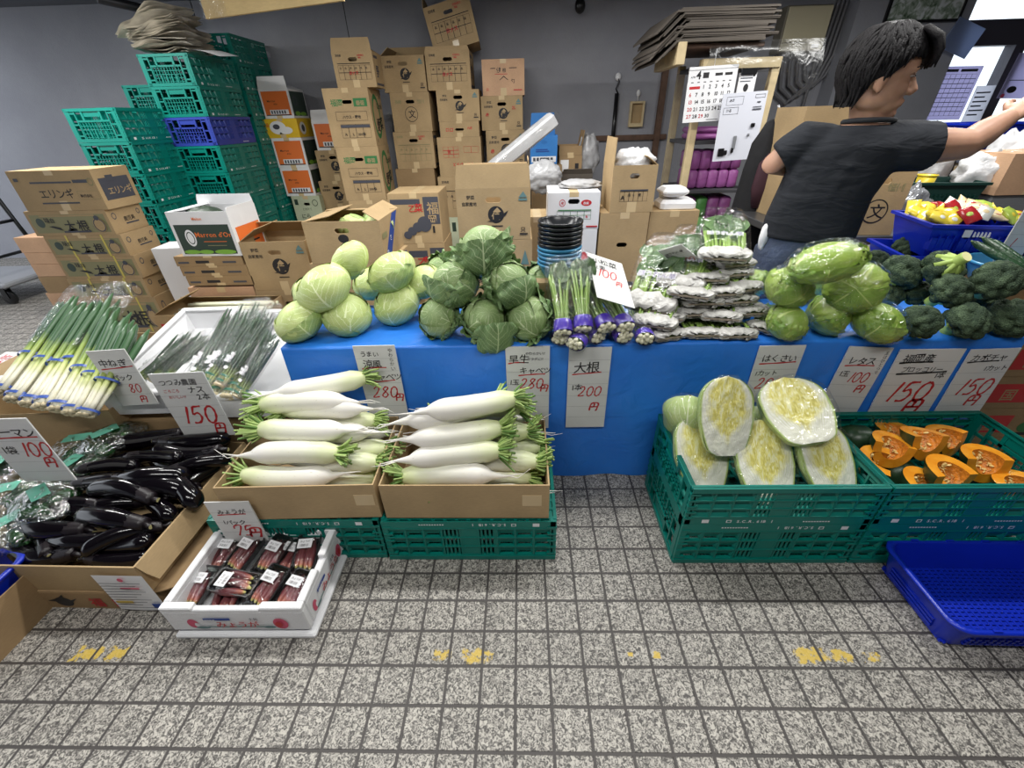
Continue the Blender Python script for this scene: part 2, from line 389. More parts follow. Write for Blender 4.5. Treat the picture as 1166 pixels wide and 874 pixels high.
def slot_wall(mb, w, h, t, sx, sz, sw, sh, mi=0):
    # upright wall, x -w/2..w/2, y 0..t, z 0..h, with an eight-sided hand hole
    c = sh*.35; S = [(sx-sw/2+c, sz-sh/2), (sx+sw/2-c, sz-sh/2), (sx+sw/2, sz-sh/2+c), (sx+sw/2, sz+sh/2-c), (sx+sw/2-c, sz+sh/2), (sx-sw/2+c, sz+sh/2), (sx-sw/2, sz+sh/2-c), (sx-sw/2, sz-sh/2+c)]
    O = [(-w/2, 0), (w/2, 0), (w/2, 0), (w/2, h), (w/2, h), (-w/2, h), (-w/2, h), (-w/2, 0)]
    for k in range(8):
        k2 = (k+1) % 8
        for y, fl in ((0, False), (t, True)):
            pts = [(O[k][0], y, O[k][1]), (O[k2][0], y, O[k2][1]), (S[k2][0], y, S[k2][1]), (S[k][0], y, S[k][1])]
            if O[k] == O[k2]: pts = pts[1:]
            mb.poly(pts[::-1] if fl else pts, mi)
        mb.poly([(S[k][0], 0, S[k][1]), (S[k2][0], 0, S[k2][1]), (S[k2][0], t, S[k2][1]), (S[k][0], t, S[k][1])], mi)
    mb.poly([(-w/2, 0, h), (w/2, 0, h), (w/2, t, h), (-w/2, t, h)], mi); mb.poly([(-w/2, 0, 0), (-w/2, 0, h), (-w/2, t, h), (-w/2, t, 0)], mi); mb.poly([(w/2, 0, 0), (w/2, t, 0), (w/2, t, h), (w/2, 0, h)], mi)
    mb.poly([(-w/2, 0, 0), (-w/2, t, 0), (w/2, t, 0), (w/2, 0, 0)], mi)
def carton(name, label, w, d, h, loc, rot=0, mat='card', top='closed', flaps=None, prints=None, slot=(0, .78), tape=True, group=None, t=.005, cat='cardboard box', tilt=None, inside='card_in'):
    R = thing(name, label, cat, loc, tilt or (0, 0, rot), group); t = min(t, .006); m = M[mat]
    mb = MB()
    if slot:
        mb.T = Matrix.Translation((0, -d/2, 0)); slot_wall(mb, w, h, t, slot[0]*w, slot[1]*h, min(.085, w*.22), min(.028, h*.16)); mb.T = Matrix()
    else: mb.box(-w/2, w/2, -d/2, -d/2+t, 0, h)
    mb.box(-w/2, w/2, d/2-t, d/2, 0, h); mb.box(-w/2, -w/2+t, -d/2+t, d/2-t, 0, h); mb.box(w/2-t, w/2, -d/2+t, d/2-t, 0, h); mb.box(-w/2+t, w/2-t, -d/2+t, d/2-t, 0, t)
    if top == 'closed':
        g = .0015; mb.box(-w/2+.001, w/2-.001, -d/2+.001, -g, h, h+t); mb.box(-w/2+.001, w/2-.001, g, d/2-.001, h, h+t)
    body = mb.build('box_body', [m], R)
    for side, (ang, ln) in (flaps or {}).items():
        fb = MB(); W_ = (w if side in 'FB' else d)-.006; c = .012
        fb.loft([[(-W_/2, 0, 0), (W_/2, 0, 0), (W_/2, t*.8, 0), (-W_/2, t*.8, 0)], [(-W_/2+c*.3, 0, ln*.5), (W_/2-c*.3, 0, ln*.5), (W_/2-c*.3, t*.8, ln*.5), (-W_/2+c*.3, t*.8, ln*.5)], [(-W_/2+c, 0, ln), (W_/2-c, 0, ln), (W_/2-c, t*.8, ln), (-W_/2+c, t*.8, ln)]], 0, False, True, True)
        off = {'F': (0, -d/2, h), 'B': (0, d/2, h), 'L': (-w/2, 0, h), 'R': (w/2, 0, h)}[side]
        rz = {'F': 0, 'B': PI, 'L': -PI/2, 'R': PI/2}[side]
        f = fb.build('flap', [m], R, off); f.rotation_mode = 'XYZ'; f.rotation_euler = (Matrix.Rotation(rz, 3, 'Z') @ Matrix.Rotation(-D2R(ang), 3, 'X')).to_euler()
    if tape:
        tb = MB(); tb.box(-.028, .028, -d/2-.0006, -d/2, 0, min(.06, h*.3))
        if top == 'closed': tb.box(-.028, .028, -d/2, d/2, h+t, h+t+.0006); tb.box(-.028, .028, -d/2-.0006, -d/2, h-min(.03, h*.1), h+t)
        tb.build('packing_tape', M['tape'], body)
    if prints:
        pb = MB()
        for face, items in prints.items():
            O, X, Y, NN, W, H = {'F': ((-w/2, -d/2, 0), (1, 0, 0), (0, 0, 1), (0, -1, 0), w, h), 'R': ((w/2, -d/2, 0), (0, 1, 0), (0, 0, 1), (1, 0, 0), d, h),
                                 'L': ((-w/2, d/2, 0), (0, -1, 0), (0, 0, 1), (-1, 0, 0), d, h), 'T': ((-w/2, -d/2, h+t+.0006), (1, 0, 0), (0, 1, 0), (0, 0, 1), w, d)}[face]
            draw(pb, O, X, Y, NN, W, H, items)
        pb.build('printed_marking', INKM, body)
    return R
CW, CD = .61, .39
def make_crate(name, label, H, loc, rot, mat, group=None, cat='plastic crate', scr=True):
    R = thing(name, label, cat, loc, rot, group); m = M[mat]; w, d = CW, CD
    bb = MB()
    for i in range(15): x = -w/2+.02+(w-.04)*i/14; bb.box(x-.006, x+.006, -d/2+.01, d/2-.01, .004, .012)
    for i in range(10): y = -d/2+.02+(d-.04)*i/9; bb.box(-w/2+.01, w/2-.01, y-.006, y+.006, .002, .010)
    bb.build('base_grid', m, R)
    def long_wall(sgn):
        b = MB(); z0, z1 = .0, H; p = .012; band = .036; nr = 3; rh = (H-.02-band)/nr
        b.box(-w/2+.004, w/2-.004, 0, .004, z0, z0+band)                               # solid lettered band
        b.box(-w/2+.002, w/2-.002, -.004, .008, H-.02, H)                             # top rail
        for j in range(nr+1): z = band+rh*j; b.box(-w/2+.01, w/2-.01, -.001, .012, z-.003, z+.003)
        nc = 9; cw = (w-.03)/nc
        for i in range(nc+1):
            x = -w/2+.015+cw*i; b.box(x-.003, x+.003, 0, .012, band, H-.01)
        for j in range(nr):
            for i in range(nc):
                x0 = -w/2+.018+cw*i; x1 = x0+cw-.006; za = band+rh*j+.003; zb = za+rh-.006
                if i in (3, 5):
                    for q in range(4): xx = x0+(x1-x0)*(q+.5)/4; b.box(xx-.0035, xx+.0035, .002, .006, za, zb)
                    if i == 3: b.box(x0, x0+.006, .001, .006, za, zb)
                elif i == 4: b.box(x0, x1, .001, .006, za, zb)
                else:                                                                 # sloping pocket, open at its upper edge
                    s = .009
                    b.poly([(x0, 0.001, za), (x1, 0.001, za), (x1-s, .011, zb-.008), (x0+s, .011, zb-.008)])
                    b.poly([(x0, 0.001, za), (x0+s, .011, zb-.008), (x0, .004, zb)]); b.poly([(x1, 0.001, za), (x1, .004, zb), (x1-s, .011, zb-.008)])
        for sx in (-1, 1):                                                            # stepped corner posts
            b.box(sx*(w/2-.012)-.010, sx*(w/2-.012)+.010, .0, .014, .002, H-.002)
            for q in range(5): z = .03+(H-.06)*q/4; b.box(sx*(w/2-.018)-.018, sx*(w/2-.018)+.014, -.002, .012, z-.004, z+.004)
        o = b.build('long_wall', m, R, (0, sgn*d/2*1.0, 0), (0, 0, 0 if sgn < 0 else PI)); return o
    lw_ = {-1: long_wall(-1), 1: long_wall(1)}
    for sgn in (-1, 1):
        b = MB(); p = d/2-.012
        b.box(-p, p, 0, .012, 0, .022); b.box(-p, p, -.002, .014, H-.018, H)
        for sx in (-1, 1):
            b.box(sx*(p-.012)-.012, sx*(p-.012)+.012, 0, .012, 0, H); b.box(sx*(p-.062)-.004, sx*(p-.062)+.004, 0, .012, .02, H-.016)
            for q in range(3): z = .04+(H-.07)*q/2; b.box(sx*(p-.036)-.03, sx*(p-.036)+.03, .001, .010, z-.005, z+.005)
        b.box(-p+.066, p-.066, 0, .012, H*.6, H*.6+.012)
        b.box(-.075, -.06, .0, .012, H*.6, H-.016); b.box(.06, .075, 0, .012, H*.6, H-.016)
        b.box(-.06, .06, .004, .010, H-.05, H-.018)
        k = 11
        for q in range(k): x = -p+.07+(2*p-.14)*q/(k-1); b.box(x-.0025, x+.0025, .003, .009, .02, H*.6)
        for q in range(4): z = .03+(H*.6-.03)*q/4; b.box(-p+.066, p-.066, .003, .009, z-.002, z+.002)
        for q in range(4): x = -.06+.04*q; b.box(x-.005, x+.005, -.003, .008, .022, H*.34)
        b.build('short_wall', m, R, (sgn*(w/2-.0), 0, 0), (0, 0, -sgn*-PI/2))
    rb = MB()
    for a in (-1, 1): rb.box(-w/2, w/2, a*(d/2-.007)-.007, a*(d/2-.007)+.007, H-.008, H); rb.box(a*(w/2-.007)-.007, a*(w/2-.007)+.007, -d/2+.014, d/2-.014, H-.008, H)
    rb.build('rim', m, R)
    for a in (-1, 1):
        pb = MB(); Xv = Vector((1, 0, 0)); o = Vector((0, -.0006, 0)); up = (0, 0, 1)
        if scr:
            pb.text('S.C.R. 61B  1', o+Xv*-.13+Vector((0, 0, .010)), Xv, up, .017, 0, bold=.02, gap=1.25)
            pb.poly([o+Xv*u+Vector((0, 0, v)) for u, v in ((-.165, .010), (-.148, .010), (-.148, .023), (-.165, .023))]); pb.poly([o+Xv*u+Vector((0, -.0004, v)) for u, v in ((-.162, .0125), (-.151, .0125), (-.151, .0205), (-.162, .0205))], 1)
            pb.poly([o+Xv*u+Vector((0, 0, v)) for u, v in ((-.245, .009), (-.222, .009), (-.222, .025), (-.245, .025))])
        for q in range(10): pb.poly([o+Xv*(.085+q*.009)+Xv*u+Vector((0, 0, v)) for u, v in ((0, .012), (.006, .012), (.006, .017), (0, .017))])
        pb.build('printed_marking', [M['ink_w'], m], lw_[a])
    return R
def card(name, label, TL, TR, BL, items, t=.004, group=None, upright=False):
    # a strip of white corrugated card; TL, TR, BL are its corners in space, lettering in card units (x right, y up from BL)
    TL, TR, BL = Vector(TL), Vector(TR), Vector(BL); X = (TR-TL); w = X.length; X.normalize(); Y = (TL-BL); Y = (Y-X*Y.dot(X)); h = Y.length; Y.normalize(); Z = X.cross(Y)
    if upright: Y = (TL-BL); h = Y.length; Y.normalize(); X = (TR-TL); X = X-Y*X.dot(Y); w = X.length; X.normalize(); Z = X.cross(Y)
    R = thing(name, label, 'price card', BL, Matrix((X, Y, Z)).transposed().to_euler(), group)
    mb = MB(); mb.box(0, w, 0, h, -t, 0)
    mb.build('card_board', M['paper'], R)
    gb = MB(); n = int(h/.055)
    for i in range(1, n+1): y = h*i/(n+1); gb.poly([(0.002, y-.0006, .0003), (w-.002, y-.0006, .0003), (w-.002, y+.0006, .0003), (.002, y+.0006, .0003)])
    gb.build('fold_line', plain('card_fold_grey', srgb(172, 172, 172), .7), R)
    for key, nm in (('k', 'black_lettering'), ('r', 'red_lettering')):
        lb = MB()
        for it in items:
            if it[-1] != key: continue
            o = (it[2]*w, it[3]*h, .0008)
            if it[0] == 't': lb.text(it[1], o, (1, 0, 0), (0, 1, 0), it[4]*w, 0, jit=.14, bold=.008, shear=.08)
            elif it[0] == 'v':                                                    # vertical column of small writing
                for q, ch in enumerate(it[1]): lb.text(ch, (it[2]*w, it[3]*h-q*it[4]*w*1.05, .0008), (1, 0, 0), (0, 1, 0), it[4]*w, 0, jit=.2)
            elif it[0] == 'd': lb.digits(it[1], o, (1, 0, 0), (0, 1, 0), it[4]*w*1.12, lw=.105)
            elif it[0] == 'l': lb.stroke([(it[1]*w, it[2]*h), ((it[1]+it[3])/2*w, (it[2]+.012)*h), (it[3]*w, it[4]*h)], (0, 0, .0008), (1, 0, 0), (0, 1, 0), .03*w)
        if lb.f: lb.build(nm, M['ink_'+key], R)
    return R

# ================================================================== TABLE WITH BLUE TARP
def cloth_mat():
    m, nt, b = _new('blue_tarpaulin'); tc = N(nt, 'ShaderNodeTexCoord'); f = noisef(nt, tc.outputs['Object'], 3, 4); g = noisef(nt, tc.outputs['Object'], 9, 3, .5, .8)
    L(nt, ramp(nt, f, (.3, srgb(34, 112, 214)), (.7, srgb(50, 134, 232))), b.inputs['Base Color']); b.inputs['Roughness'].default_value = .42; bump(nt, b, g, .25, .03); return m
TX0, TX1, TY0, TY1 = -.905, 1.80, 1.384, 1.80
t = thing('display_table', 'low trestle table hidden under the blue tarpaulin with the cabbages', 'table', ((TX0+TX1)/2, (TY0+TY1)/2, 0))
mb = MB(); hw, hd = (TX1-TX0)/2-.03, (TY1-TY0)/2-.03; mb.bevbox(-hw, hw, -hd, hd, TZ-.03, TZ-.006, .004); mb.build('tabletop', M['wood_pale'], t)
for sx in (-1, 0, 1):
    for sy in (-1, 1): b = MB(); b.bevbox(sx*(hw-.06)-.02, sx*(hw-.06)+.02, sy*(hd-.06)-.02, sy*(hd-.06)+.02, 0, TZ-.03, .003); b.build('leg', M['wood_pale'], t)
mb = MB()
def nz(x, y, z, s=1): return noise.noise(Vector((x*s, y*s, z*s)))
def cloth_pt(x, s):
    # s runs from the floor up the front, over the top, down the back
    Lf = TZ; Lt = TY1-TY0; r = .012
    if s <= Lf-r:
        z = s; y = TY0 + .007*nz(x, z*.6, 1, 4)*(1-z/TZ)**.5 + .004*math.sin(x*23+3*nz(x, z, 2, 2))*(1-z/TZ)
        return (x, y, max(z, .003))
    if s <= Lf+r:
        a = (s-(Lf-r))/(2*r)*PI/2; return (x, TY0+r-r*math.cos(a), TZ-r+r*math.sin(a))
    if s <= Lf+Lt: return (x, TY0+s-Lf, TZ+.0012*nz(x, s, 3, 9)+.001)
    return (x, TY1, TZ-(s-Lf-Lt))
NS = [0, .06, .12, .18, .24, .3, .36, .42, .48, .54, .6, TZ-.012, TZ-.006, TZ, TZ+.006, TZ+.012, .78, .86, .94, 1.02, TZ+TY1-TY0, TZ+TY1-TY0+.2]
nx = 150
I = [[mb.vert(cloth_pt(TX0+(TX1-TX0)*i/nx, s)) for i in range(nx+1)] for s in NS]
for a in range(len(NS)-1):
    for i in range(nx): mb.face((I[a][i], I[a][i+1], I[a+1][i+1], I[a+1][i]), 0, True)
for sx, X in ((-1, TX0), (1, TX1)):                                           # ends folded down
    def side(u, v): z = TZ*v; return (X+sx*(.012*(1-v)+.012*math.sin(u*11)*(1-v)), TY0+(TY1-TY0)*u, max(z, .003))
    mb.grid(side, 20, 8, 0, True, sx < 0)
tag(mb.build('tarpaulin', cloth_mat()), 'blue plastic tarpaulin draped over the vegetable table down to the tiles', 'tarpaulin')

# ================================================================== CRATES IN FRONT OF THE TABLE
g_ = 'teal crates in front of the table'
cr20 = make_crate('plastic_crate', 'teal crate turned upside down under the right-hand cardboard tray of white radishes', .20, (-.195, 1.157, .202), (PI, 0, 0), 'crate', g_)
dup(cr20, (-.812, 1.165, .202), (PI, 0, 0), 'teal crate turned upside down under the left-hand cardboard tray of white radishes')
dup(cr20, (.832, 1.142, .202), (PI, 0, 0), 'teal crate turned upside down beneath the crate of halved napa cabbages')
dup(cr20, (1.447, 1.142, .202), (PI, 0, 0), 'teal crate turned upside down beneath the crate of pumpkin wedges')
cr17 = make_crate('plastic_crate', 'open teal crate filled with film-wrapped halved napa cabbages', .17, (.832, 1.142, .203), 0, 'crate', g_)
dup(cr17, (1.447, 1.142, .203), 0, 'open teal crate holding orange pumpkin wedges')

# shallow royal blue basket on the floor at the right
def blue_basket(label, w, d, H, loc, rot):
    R = thing('plastic_basket', label, 'basket', loc, rot); m = M['basket_blue']; w2, d2 = w/2, d/2; tp = .022; r = .05
    def rr(a, b, rad, z, n=6):
        out = []
        for cx, cy, a0 in ((a-rad, b-rad, 0), (-a+rad, b-rad, PI/2), (-a+rad, -b+rad, PI), (a-rad, -b+rad, 3*PI/2)):
            for k in range(n+1): an = a0+PI/2*k/n; out.append((cx+rad*math.cos(an), cy+rad*math.sin(an), z))
        return out
    b = MB(); b.loft([rr(w2-tp, d2-tp, r*.7, .004), rr(w2-tp*.4, d2-tp*.4, r*.9, H*.6), rr(w2, d2, r, H)], 0, True)
    b.loft([rr(w2-.006, d2-.006, r, H), rr(w2-tp*.4-.006, d2-tp*.4-.006, r*.9, H*.6), rr(w2-tp-.006, d2-tp-.006, r*.7, .012)], 0, True)
    b.build('side_wall', m, R)
    b = MB(); b.loft([rr(w2, d2, r, H-.008), rr(w2+.008, d2+.008, r, H-.007), rr(w2+.008, d2+.008, r, H+.004), rr(w2-.006, d2-.006, r, H+.004), rr(w2-.006, d2-.006, r, H-.006)], 0, True)
    for k in range(5):                                                  # little notches along the rim
        x = -w2+.1+(w-.2)*k/4; b.box(x-.012, x+.012, d2-.004, d2+.003, H+.003, H+.009); b.box(x-.012, x+.012, -d2-.003, -d2+.004, H+.003, H+.009)
    b.build('rim', m, R)
    b = MB(); nxx, nyy = 30, 18                                          # perforated floor: a woven-looking slat grid
    for i in range(nxx+1): x = -w2+tp+.01+(w-2*tp-.02)*i/nxx; b.box(x-.0032, x+.0032, -d2+tp, d2-tp, .006, .0125)
    for i in range(nyy+1): y = -d2+tp+.01+(d-2*tp-.02)*i/nyy; b.box(-w2+tp, w2-tp, y-.0045, y+.0045, .004, .0105)
    b.build('base_grid', m, R)
    b = MB()                                                             # slotted lattice standing out on the walls
    for zz in (.03, .045, .06):
        for k in range(26): x = -w2+.07+(w-.14)*k/25; b.box(x-.006, x+.006, -d2+tp*.75*(1-zz/H)-.002, -d2+tp*(1-zz/H)+.004, zz-.004, zz+.004)
        for k in range(14): y = -d2+.07+(d-.14)*k/13; b.box(-w2+tp*.75*(1-zz/H)-.002, -w2+tp*(1-zz/H)+.004, y-.006, y+.006, zz-.004, zz+.004)
    b.build('side_slots', m, R); return R
blue_basket('empty shallow royal blue plastic basket on the tiles before the pumpkin crate', .66, .30, .115, (1.55, .792, 0), D2R(-1))

# ================================================================== RADISHES
def radish_mat():
    m, nt, b = _new('radish_skin'); tc = N(nt, 'ShaderNodeTexCoord'); sp = N(nt, 'ShaderNodeSeparateXYZ'); L(nt, tc.outputs['Object'], sp.inputs[0])
    f = noisef(nt, tc.outputs['Object'], 14, 3); k = mth(nt, 'MULTIPLY_ADD', f, .10, sp.outputs[0])
    c = ramp(nt, mth(nt, 'MULTIPLY_ADD', k, 2.2, .42), (.34, srgb(236, 232, 224)), (.66, srgb(234, 234, 214)), (.95, srgb(206, 216, 150)))
    mp = N(nt, 'ShaderNodeMapping'); L(nt, tc.outputs['Object'], mp.inputs[0]); mp.inputs['Scale'].default_value = (60, 160, 160)
    sk = noisef(nt, mp.outputs[0], 1, 2, .6); L(nt, mixc(nt, ramp(nt, sk, (.68, (0, 0, 0, 1)), (.74, (.5, .5, .5, 1))), c, srgb(176, 166, 138)), b.inputs['Base Color'])
    b.inputs['Roughness'].default_value = .38; b.inputs['Subsurface Weight'].default_value = .12; b.inputs['Subsurface Radius'].default_value = (.02, .02, .012); b.inputs['Subsurface Scale'].default_value = .3
    return m
RM = radish_mat()
STM = plain('radish_stem_green', srgb(158, 182, 106), .5, .25, 30); STC = plain('stem_cut_pale', srgb(206, 214, 166), .6)
STD = plain('radish_leaf_green', srgb(96, 132, 62), .55, .25, 30)
def make_radish(seed, label, group):
    rd = random.Random(seed); R = thing('white_radish', label, 'radish', (0, 0, 0), 0, group); b = MB(); Lr = .335; n = 26; bend = rd.uniform(-.012, .012); rings = []
    for i in range(n+1):
        t = i/n; x = .5*Lr - Lr*t - (0 if t < .93 else (t-.93)*1.1)
        r = .0395*min(1, (.62+.38*min(1, t*7)))*(1 if t < .72 else max(.02, 1-((t-.72)/.24)**2*.86) if t < .93 else .14*(1-(t-.93)/.07)+.03)
        r *= 1+.03*noise.noise(Vector((t*5, seed, 0)))
        cy = bend*math.sin(t*PI)+(.012*rd.uniform(-1, 1)*((t-.9)*10) if t > .9 else 0); rings.append([(x, cy+r*math.cos(2*PI*k/18), r*.97*math.sin(2*PI*k/18)) for k in range(18)])
    b.loft(rings, 0, True, True, True); b.build('root', RM, R)
    b = MB(); x0 = .5*Lr
    for k in range(38):
        a = rd.uniform(0, 2*PI); q = math.sqrt(rd.random())*.025; sp = rd.uniform(.3, 1.25)*(q/.025)**.6; ln = rd.uniform(.035, .072)
        p0 = Vector((x0-.008, q*math.cos(a), q*math.sin(a))); dv = Vector((1, math.cos(a)*sp, math.sin(a)*sp*.9-.12)).normalized()
        p1 = p0+dv*ln*.55; p2 = p0+dv*ln+Vector((0, 0, -.006)); r = rd.uniform(.0028, .0046)
        b.tube([p0, p1, p2], [r*1.1, r, r*.9], 6, 0 if rd.random() < .72 else 2, False); rr_ = [p2+Vector((0, r*.9*math.cos(2*PI*j/6), r*.9*math.sin(2*PI*j/6))) for j in range(6)]; b.poly(rr_, 1)
    b.build('cut_stems', [STM, STC, STD], R)
    b = MB(); tip = x0-Lr-.07
    for k in range(1): b.tube([(tip+.05, 0, 0), (tip+.01, rd.uniform(-.01, .01), rd.uniform(-.008, .004)), (tip-.035, rd.uniform(-.03, .03), rd.uniform(-.02, .004))], [.003, .0016, .0006], 5)
    b.build('root_hair', RM, R)
    return R
RG = 'white radishes in the cardboard trays'
rad0 = [make_radish(s, 'x', RG) for s in (1, 2, 3)]; rused = [False]*3
def put(protos, used, i, loc, rot, label, group, scale=None):
    k = i % len(protos)
    if not used[k]:
        used[k] = True; o = protos[k]; o.location = loc; o.rotation_euler = rot if not isinstance(rot, (int, float)) else (0, 0, rot); o['label'] = label
        if group: o['group'] = group
        if scale is not None: o.scale = (scale,)*3 if isinstance(scale, (int, float)) else scale
        return o
    return dup(protos[k], loc, rot, label, group, scale)
def aim(p_from, p_to, roll=0):
    # rotation taking +X to the direction p_from -> p_to
    d = (Vector(p_to)-Vector(p_from)).normalized(); y = Vector((0, 0, 1)).cross(d).normalized(); z = d.cross(y)
    return (Matrix((d, y, z)).transposed() @ Matrix.Rotation(roll, 3, 'X')).to_euler()
ri = 0
def radish(crown, tip, z0, z1, label, s=1.0):
    global ri
    a, b = at_z(*crown, z0), at_z(*tip, z1); c = (a+b)/2
    put(rad0, rused, ri, c, aim(b, a, ri*1.3), label, RG, s); ri += 1
LT, RT = 'in the left tray', 'in the right tray'
radish((408, 431), (318, 447), .545, .545, 'white radish lying rearmost on the heap '+LT, .98)
radish((292, 461), (408, 457), .505, .505, 'topmost front radish, stems at its left end, '+LT)
radish((288, 488), (408, 489), .450, .450, 'radish second from the top of the front face, stems at left, '+LT)
radish((390, 516), (275, 518), .395, .395, 'radish with its bushy stem stub at the right end '+LT)
radish((272, 541), (392, 540), .335, .335, 'lowest front radish just above the rim '+LT)
radish((597, 452), (468, 470), .545, .540, 'white radish rearmost on the heap '+RT, .98)
radish((570, 457), (450, 482), .515, .505, 'topmost front radish with a leaf sprig near its stems '+RT, 1.02)
radish((570, 487), (462, 500), .455, .450, 'radish second from the top of the front face '+RT)
radish((573, 512), (455, 525), .400, .395, 'radish third from the top with a pointed tip at left '+RT)
radish((456, 542), (572, 541), .335, .335, 'lowest front radish just above the rim '+RT)
def radish_at(x, y, z, flip, label):
    global ri
    put(rad0, rused, ri, (x, y, z), (ri*1.7, 0, PI if flip else 0), label, RG, .95); ri += 1
for bx, nm in ((-.75, LT), (-.185, RT)):
    for k, (dx, z, fl) in enumerate(((0.06, .262, True), (.05, .262, False), (.06, .262, False), (.05, .262, True))):
        radish_at(bx+dx, 1.035+.08*k, z, fl, ('radish at the bottom of the heap, %s from the front, ' % ('first', 'second', 'third', 'fourth')[k])+nm)
    for k, (dx, z, fl) in enumerate(((.075, .335, False), (.085, .335, False), (.075, .335, True))):
        radish_at(bx+dx, 1.115+.08*k, z, fl, ('radish behind the front ones, %s of three inward, ' % ('first', 'second', 'third')[k])+nm)
    radish_at(bx+.045, 1.20, .405, bx < -.5, 'half-hidden radish in the middle of the heap '+nm)
    radish_at(bx+.03, 1.27, .405, bx > -.5, 'radish under the rearmost one at the back '+nm)
    radish_at(bx+.02, 1.25, .475, bx < -.5, 'radish just below the topmost one at the rear '+nm)
carton('cardboard_tray', 'shallow open cardboard tray heaped with white radishes, left of the pair', .53, .375, .155, (-.765, 1.163, .206), D2R(1.2), 'card', 'open', {}, {}, None, False, cat='cardboard tray')
carton('cardboard_tray', 'shallow open cardboard tray heaped with white radishes, right of the pair', .56, .375, .155, (-.197, 1.163, .206), D2R(-.3), 'card', 'open', {}, {}, None, False, cat='cardboard tray')
for o, bw in list((o, o.name) for o in COL.objects if o.name.startswith('cardboard_tray')):
    tb = MB(); tb.box(.19, .255, -.1885, -.1875, .06, .11); tb.build('packing_tape', M['tape'], o)
# leaf sprig on the radish
def stalk_to(d, spin=0):
    # rotation that points the stalk (local -Z) along d
    z = -Vector(d).normalized(); x = Vector((0, 0, 1)).cross(z)
    x = x.normalized() if x.length > .05 else Vector((1, 0, 0)); y = z.cross(x)
    return (Matrix((x, y, z)).transposed() @ Matrix.Rotation(spin, 3, 'Z')).to_euler()
# ================================================================== LEAF HEADS
def leaf_mat(name, c0, c1, cv, freq=7, vein=.55, rough=.42, bs=.35, nsc=9):
    m, nt, b = _new(name); tc = N(nt, 'ShaderNodeTexCoord'); sp = N(nt, 'ShaderNodeSeparateXYZ'); L(nt, tc.outputs['UV'], sp.inputs[0])
    s = mth(nt, 'MULTIPLY', mth(nt, 'ABSOLUTE', mth(nt, 'SUBTRACT', sp.outputs[0], .5)), 2); v = sp.outputs[1]
    n1 = noisef(nt, tc.outputs['Object'], nsc*3, 3); nl = noisef(nt, tc.outputs['Object'], nsc, 3)
    wob = mth(nt, 'MULTIPLY', mth(nt, 'SUBTRACT', n1, .5), .22)
    mid = mth(nt, 'LESS_THAN', s, mth(nt, 'MULTIPLY_ADD', v, -.045, .055))
    tri = mth(nt, 'ABSOLUTE', mth(nt, 'SUBTRACT', mth(nt, 'FRACT', mth(nt, 'MULTIPLY', mth(nt, 'ADD', mth(nt, 'MULTIPLY_ADD', s, -.55, v), wob), freq)), .5))
    sv = mth(nt, 'MULTIPLY', mth(nt, 'LESS_THAN', tri, mth(nt, 'MULTIPLY_ADD', s, -.05, .075)), vein)
    tri2 = mth(nt, 'ABSOLUTE', mth(nt, 'SUBTRACT', mth(nt, 'FRACT', mth(nt, 'MULTIPLY', mth(nt, 'ADD', mth(nt, 'MULTIPLY_ADD', v, .8, s), wob), freq*1.6)), .5))
    sv2 = mth(nt, 'MULTIPLY', mth(nt, 'LESS_THAN', tri2, .06), vein*.4)
    mk = mth(nt, 'MAXIMUM', mth(nt, 'MULTIPLY', mid, .9), mth(nt, 'MAXIMUM', sv, sv2))
    base = ramp(nt, nl, (.3, c0), (.7, c1)); L(nt, mixc(nt, mk, base, cv), b.inputs['Base Color'])
    b.inputs['Roughness'].default_value = rough
    h = mth(nt, 'MULTIPLY_ADD', n1, .6, mk); bump(nt, b, h, bs, .004)
    b.inputs['Subsurface Weight'].default_value = .08; b.inputs['Subsurface Radius'].default_value = (.01, .02, .006); b.inputs['Subsurface Scale'].default_value = .25
    return m
def leaf(mb, R3, az, tmax, smax, off, ruf, seed, curl=0, nu=18, nv=20, t0=.0, mi=0, ruffreq=3.2):
    e = Vector((math.cos(az), math.sin(az), 0)); p = Vector((-math.sin(az), math.cos(az), 0)); zz = Vector((0, 0, 1))
    def fn(u, v):
        s = 2*u-1; t = v; th = t0+t*tmax; w = .22+.78*math.sin(min(1, t*1.12+.02)*PI*.6); w *= (1-max(0, t-.72)**2*4.2)**.5 if t < 1.2 else .3
        ph = s*smax*w
        d = (e*math.sin(th)-zz*math.cos(th))*math.cos(ph)+p*math.sin(ph)
        ed = max(abs(s), (t-.45)/.55 if t > .45 else 0)
        k = 1+off+ruf*(ed**2)*noise.noise(Vector((s*ruffreq, t*ruffreq, seed*7.3)))+curl*max(0, ed-.3)**2.2+.010*noise.noise(Vector((s*6, t*6, seed)))-.012*math.exp(-(s*7)**2)*-1
        return Vector((d.x*R3[0], d.y*R3[1], d.z*R3[2]))*k
    mb.grid(fn, nu, nv, mi, True)
CABL = leaf_mat('pale_cabbage_leaf', srgb(172, 190, 112), srgb(206, 218, 148), srgb(228, 236, 190), 8, .6)
CABL2 = leaf_mat('pale_cabbage_outer_leaf', srgb(140, 168, 96), srgb(176, 196, 122), srgb(214, 224, 170), 7, .55)
CABD = leaf_mat('spring_cabbage_leaf', srgb(116, 142, 86), srgb(156, 178, 120), srgb(202, 214, 172), 8, .6, .5, .5)
CABD2 = leaf_mat('spring_cabbage_outer_leaf', srgb(82, 112, 68), srgb(126, 154, 100), srgb(188, 204, 158), 7, .6, .5, .6)
LETL = leaf_mat('lettuce_leaf', srgb(122, 158, 58), srgb(170, 196, 92), srgb(206, 220, 140), 5, .3, .35, 1.0)
LETL2 = leaf_mat('lettuce_outer_leaf', srgb(98, 142, 44), srgb(156, 188, 80), srgb(190, 208, 122), 5, .3, .35, 1.0)
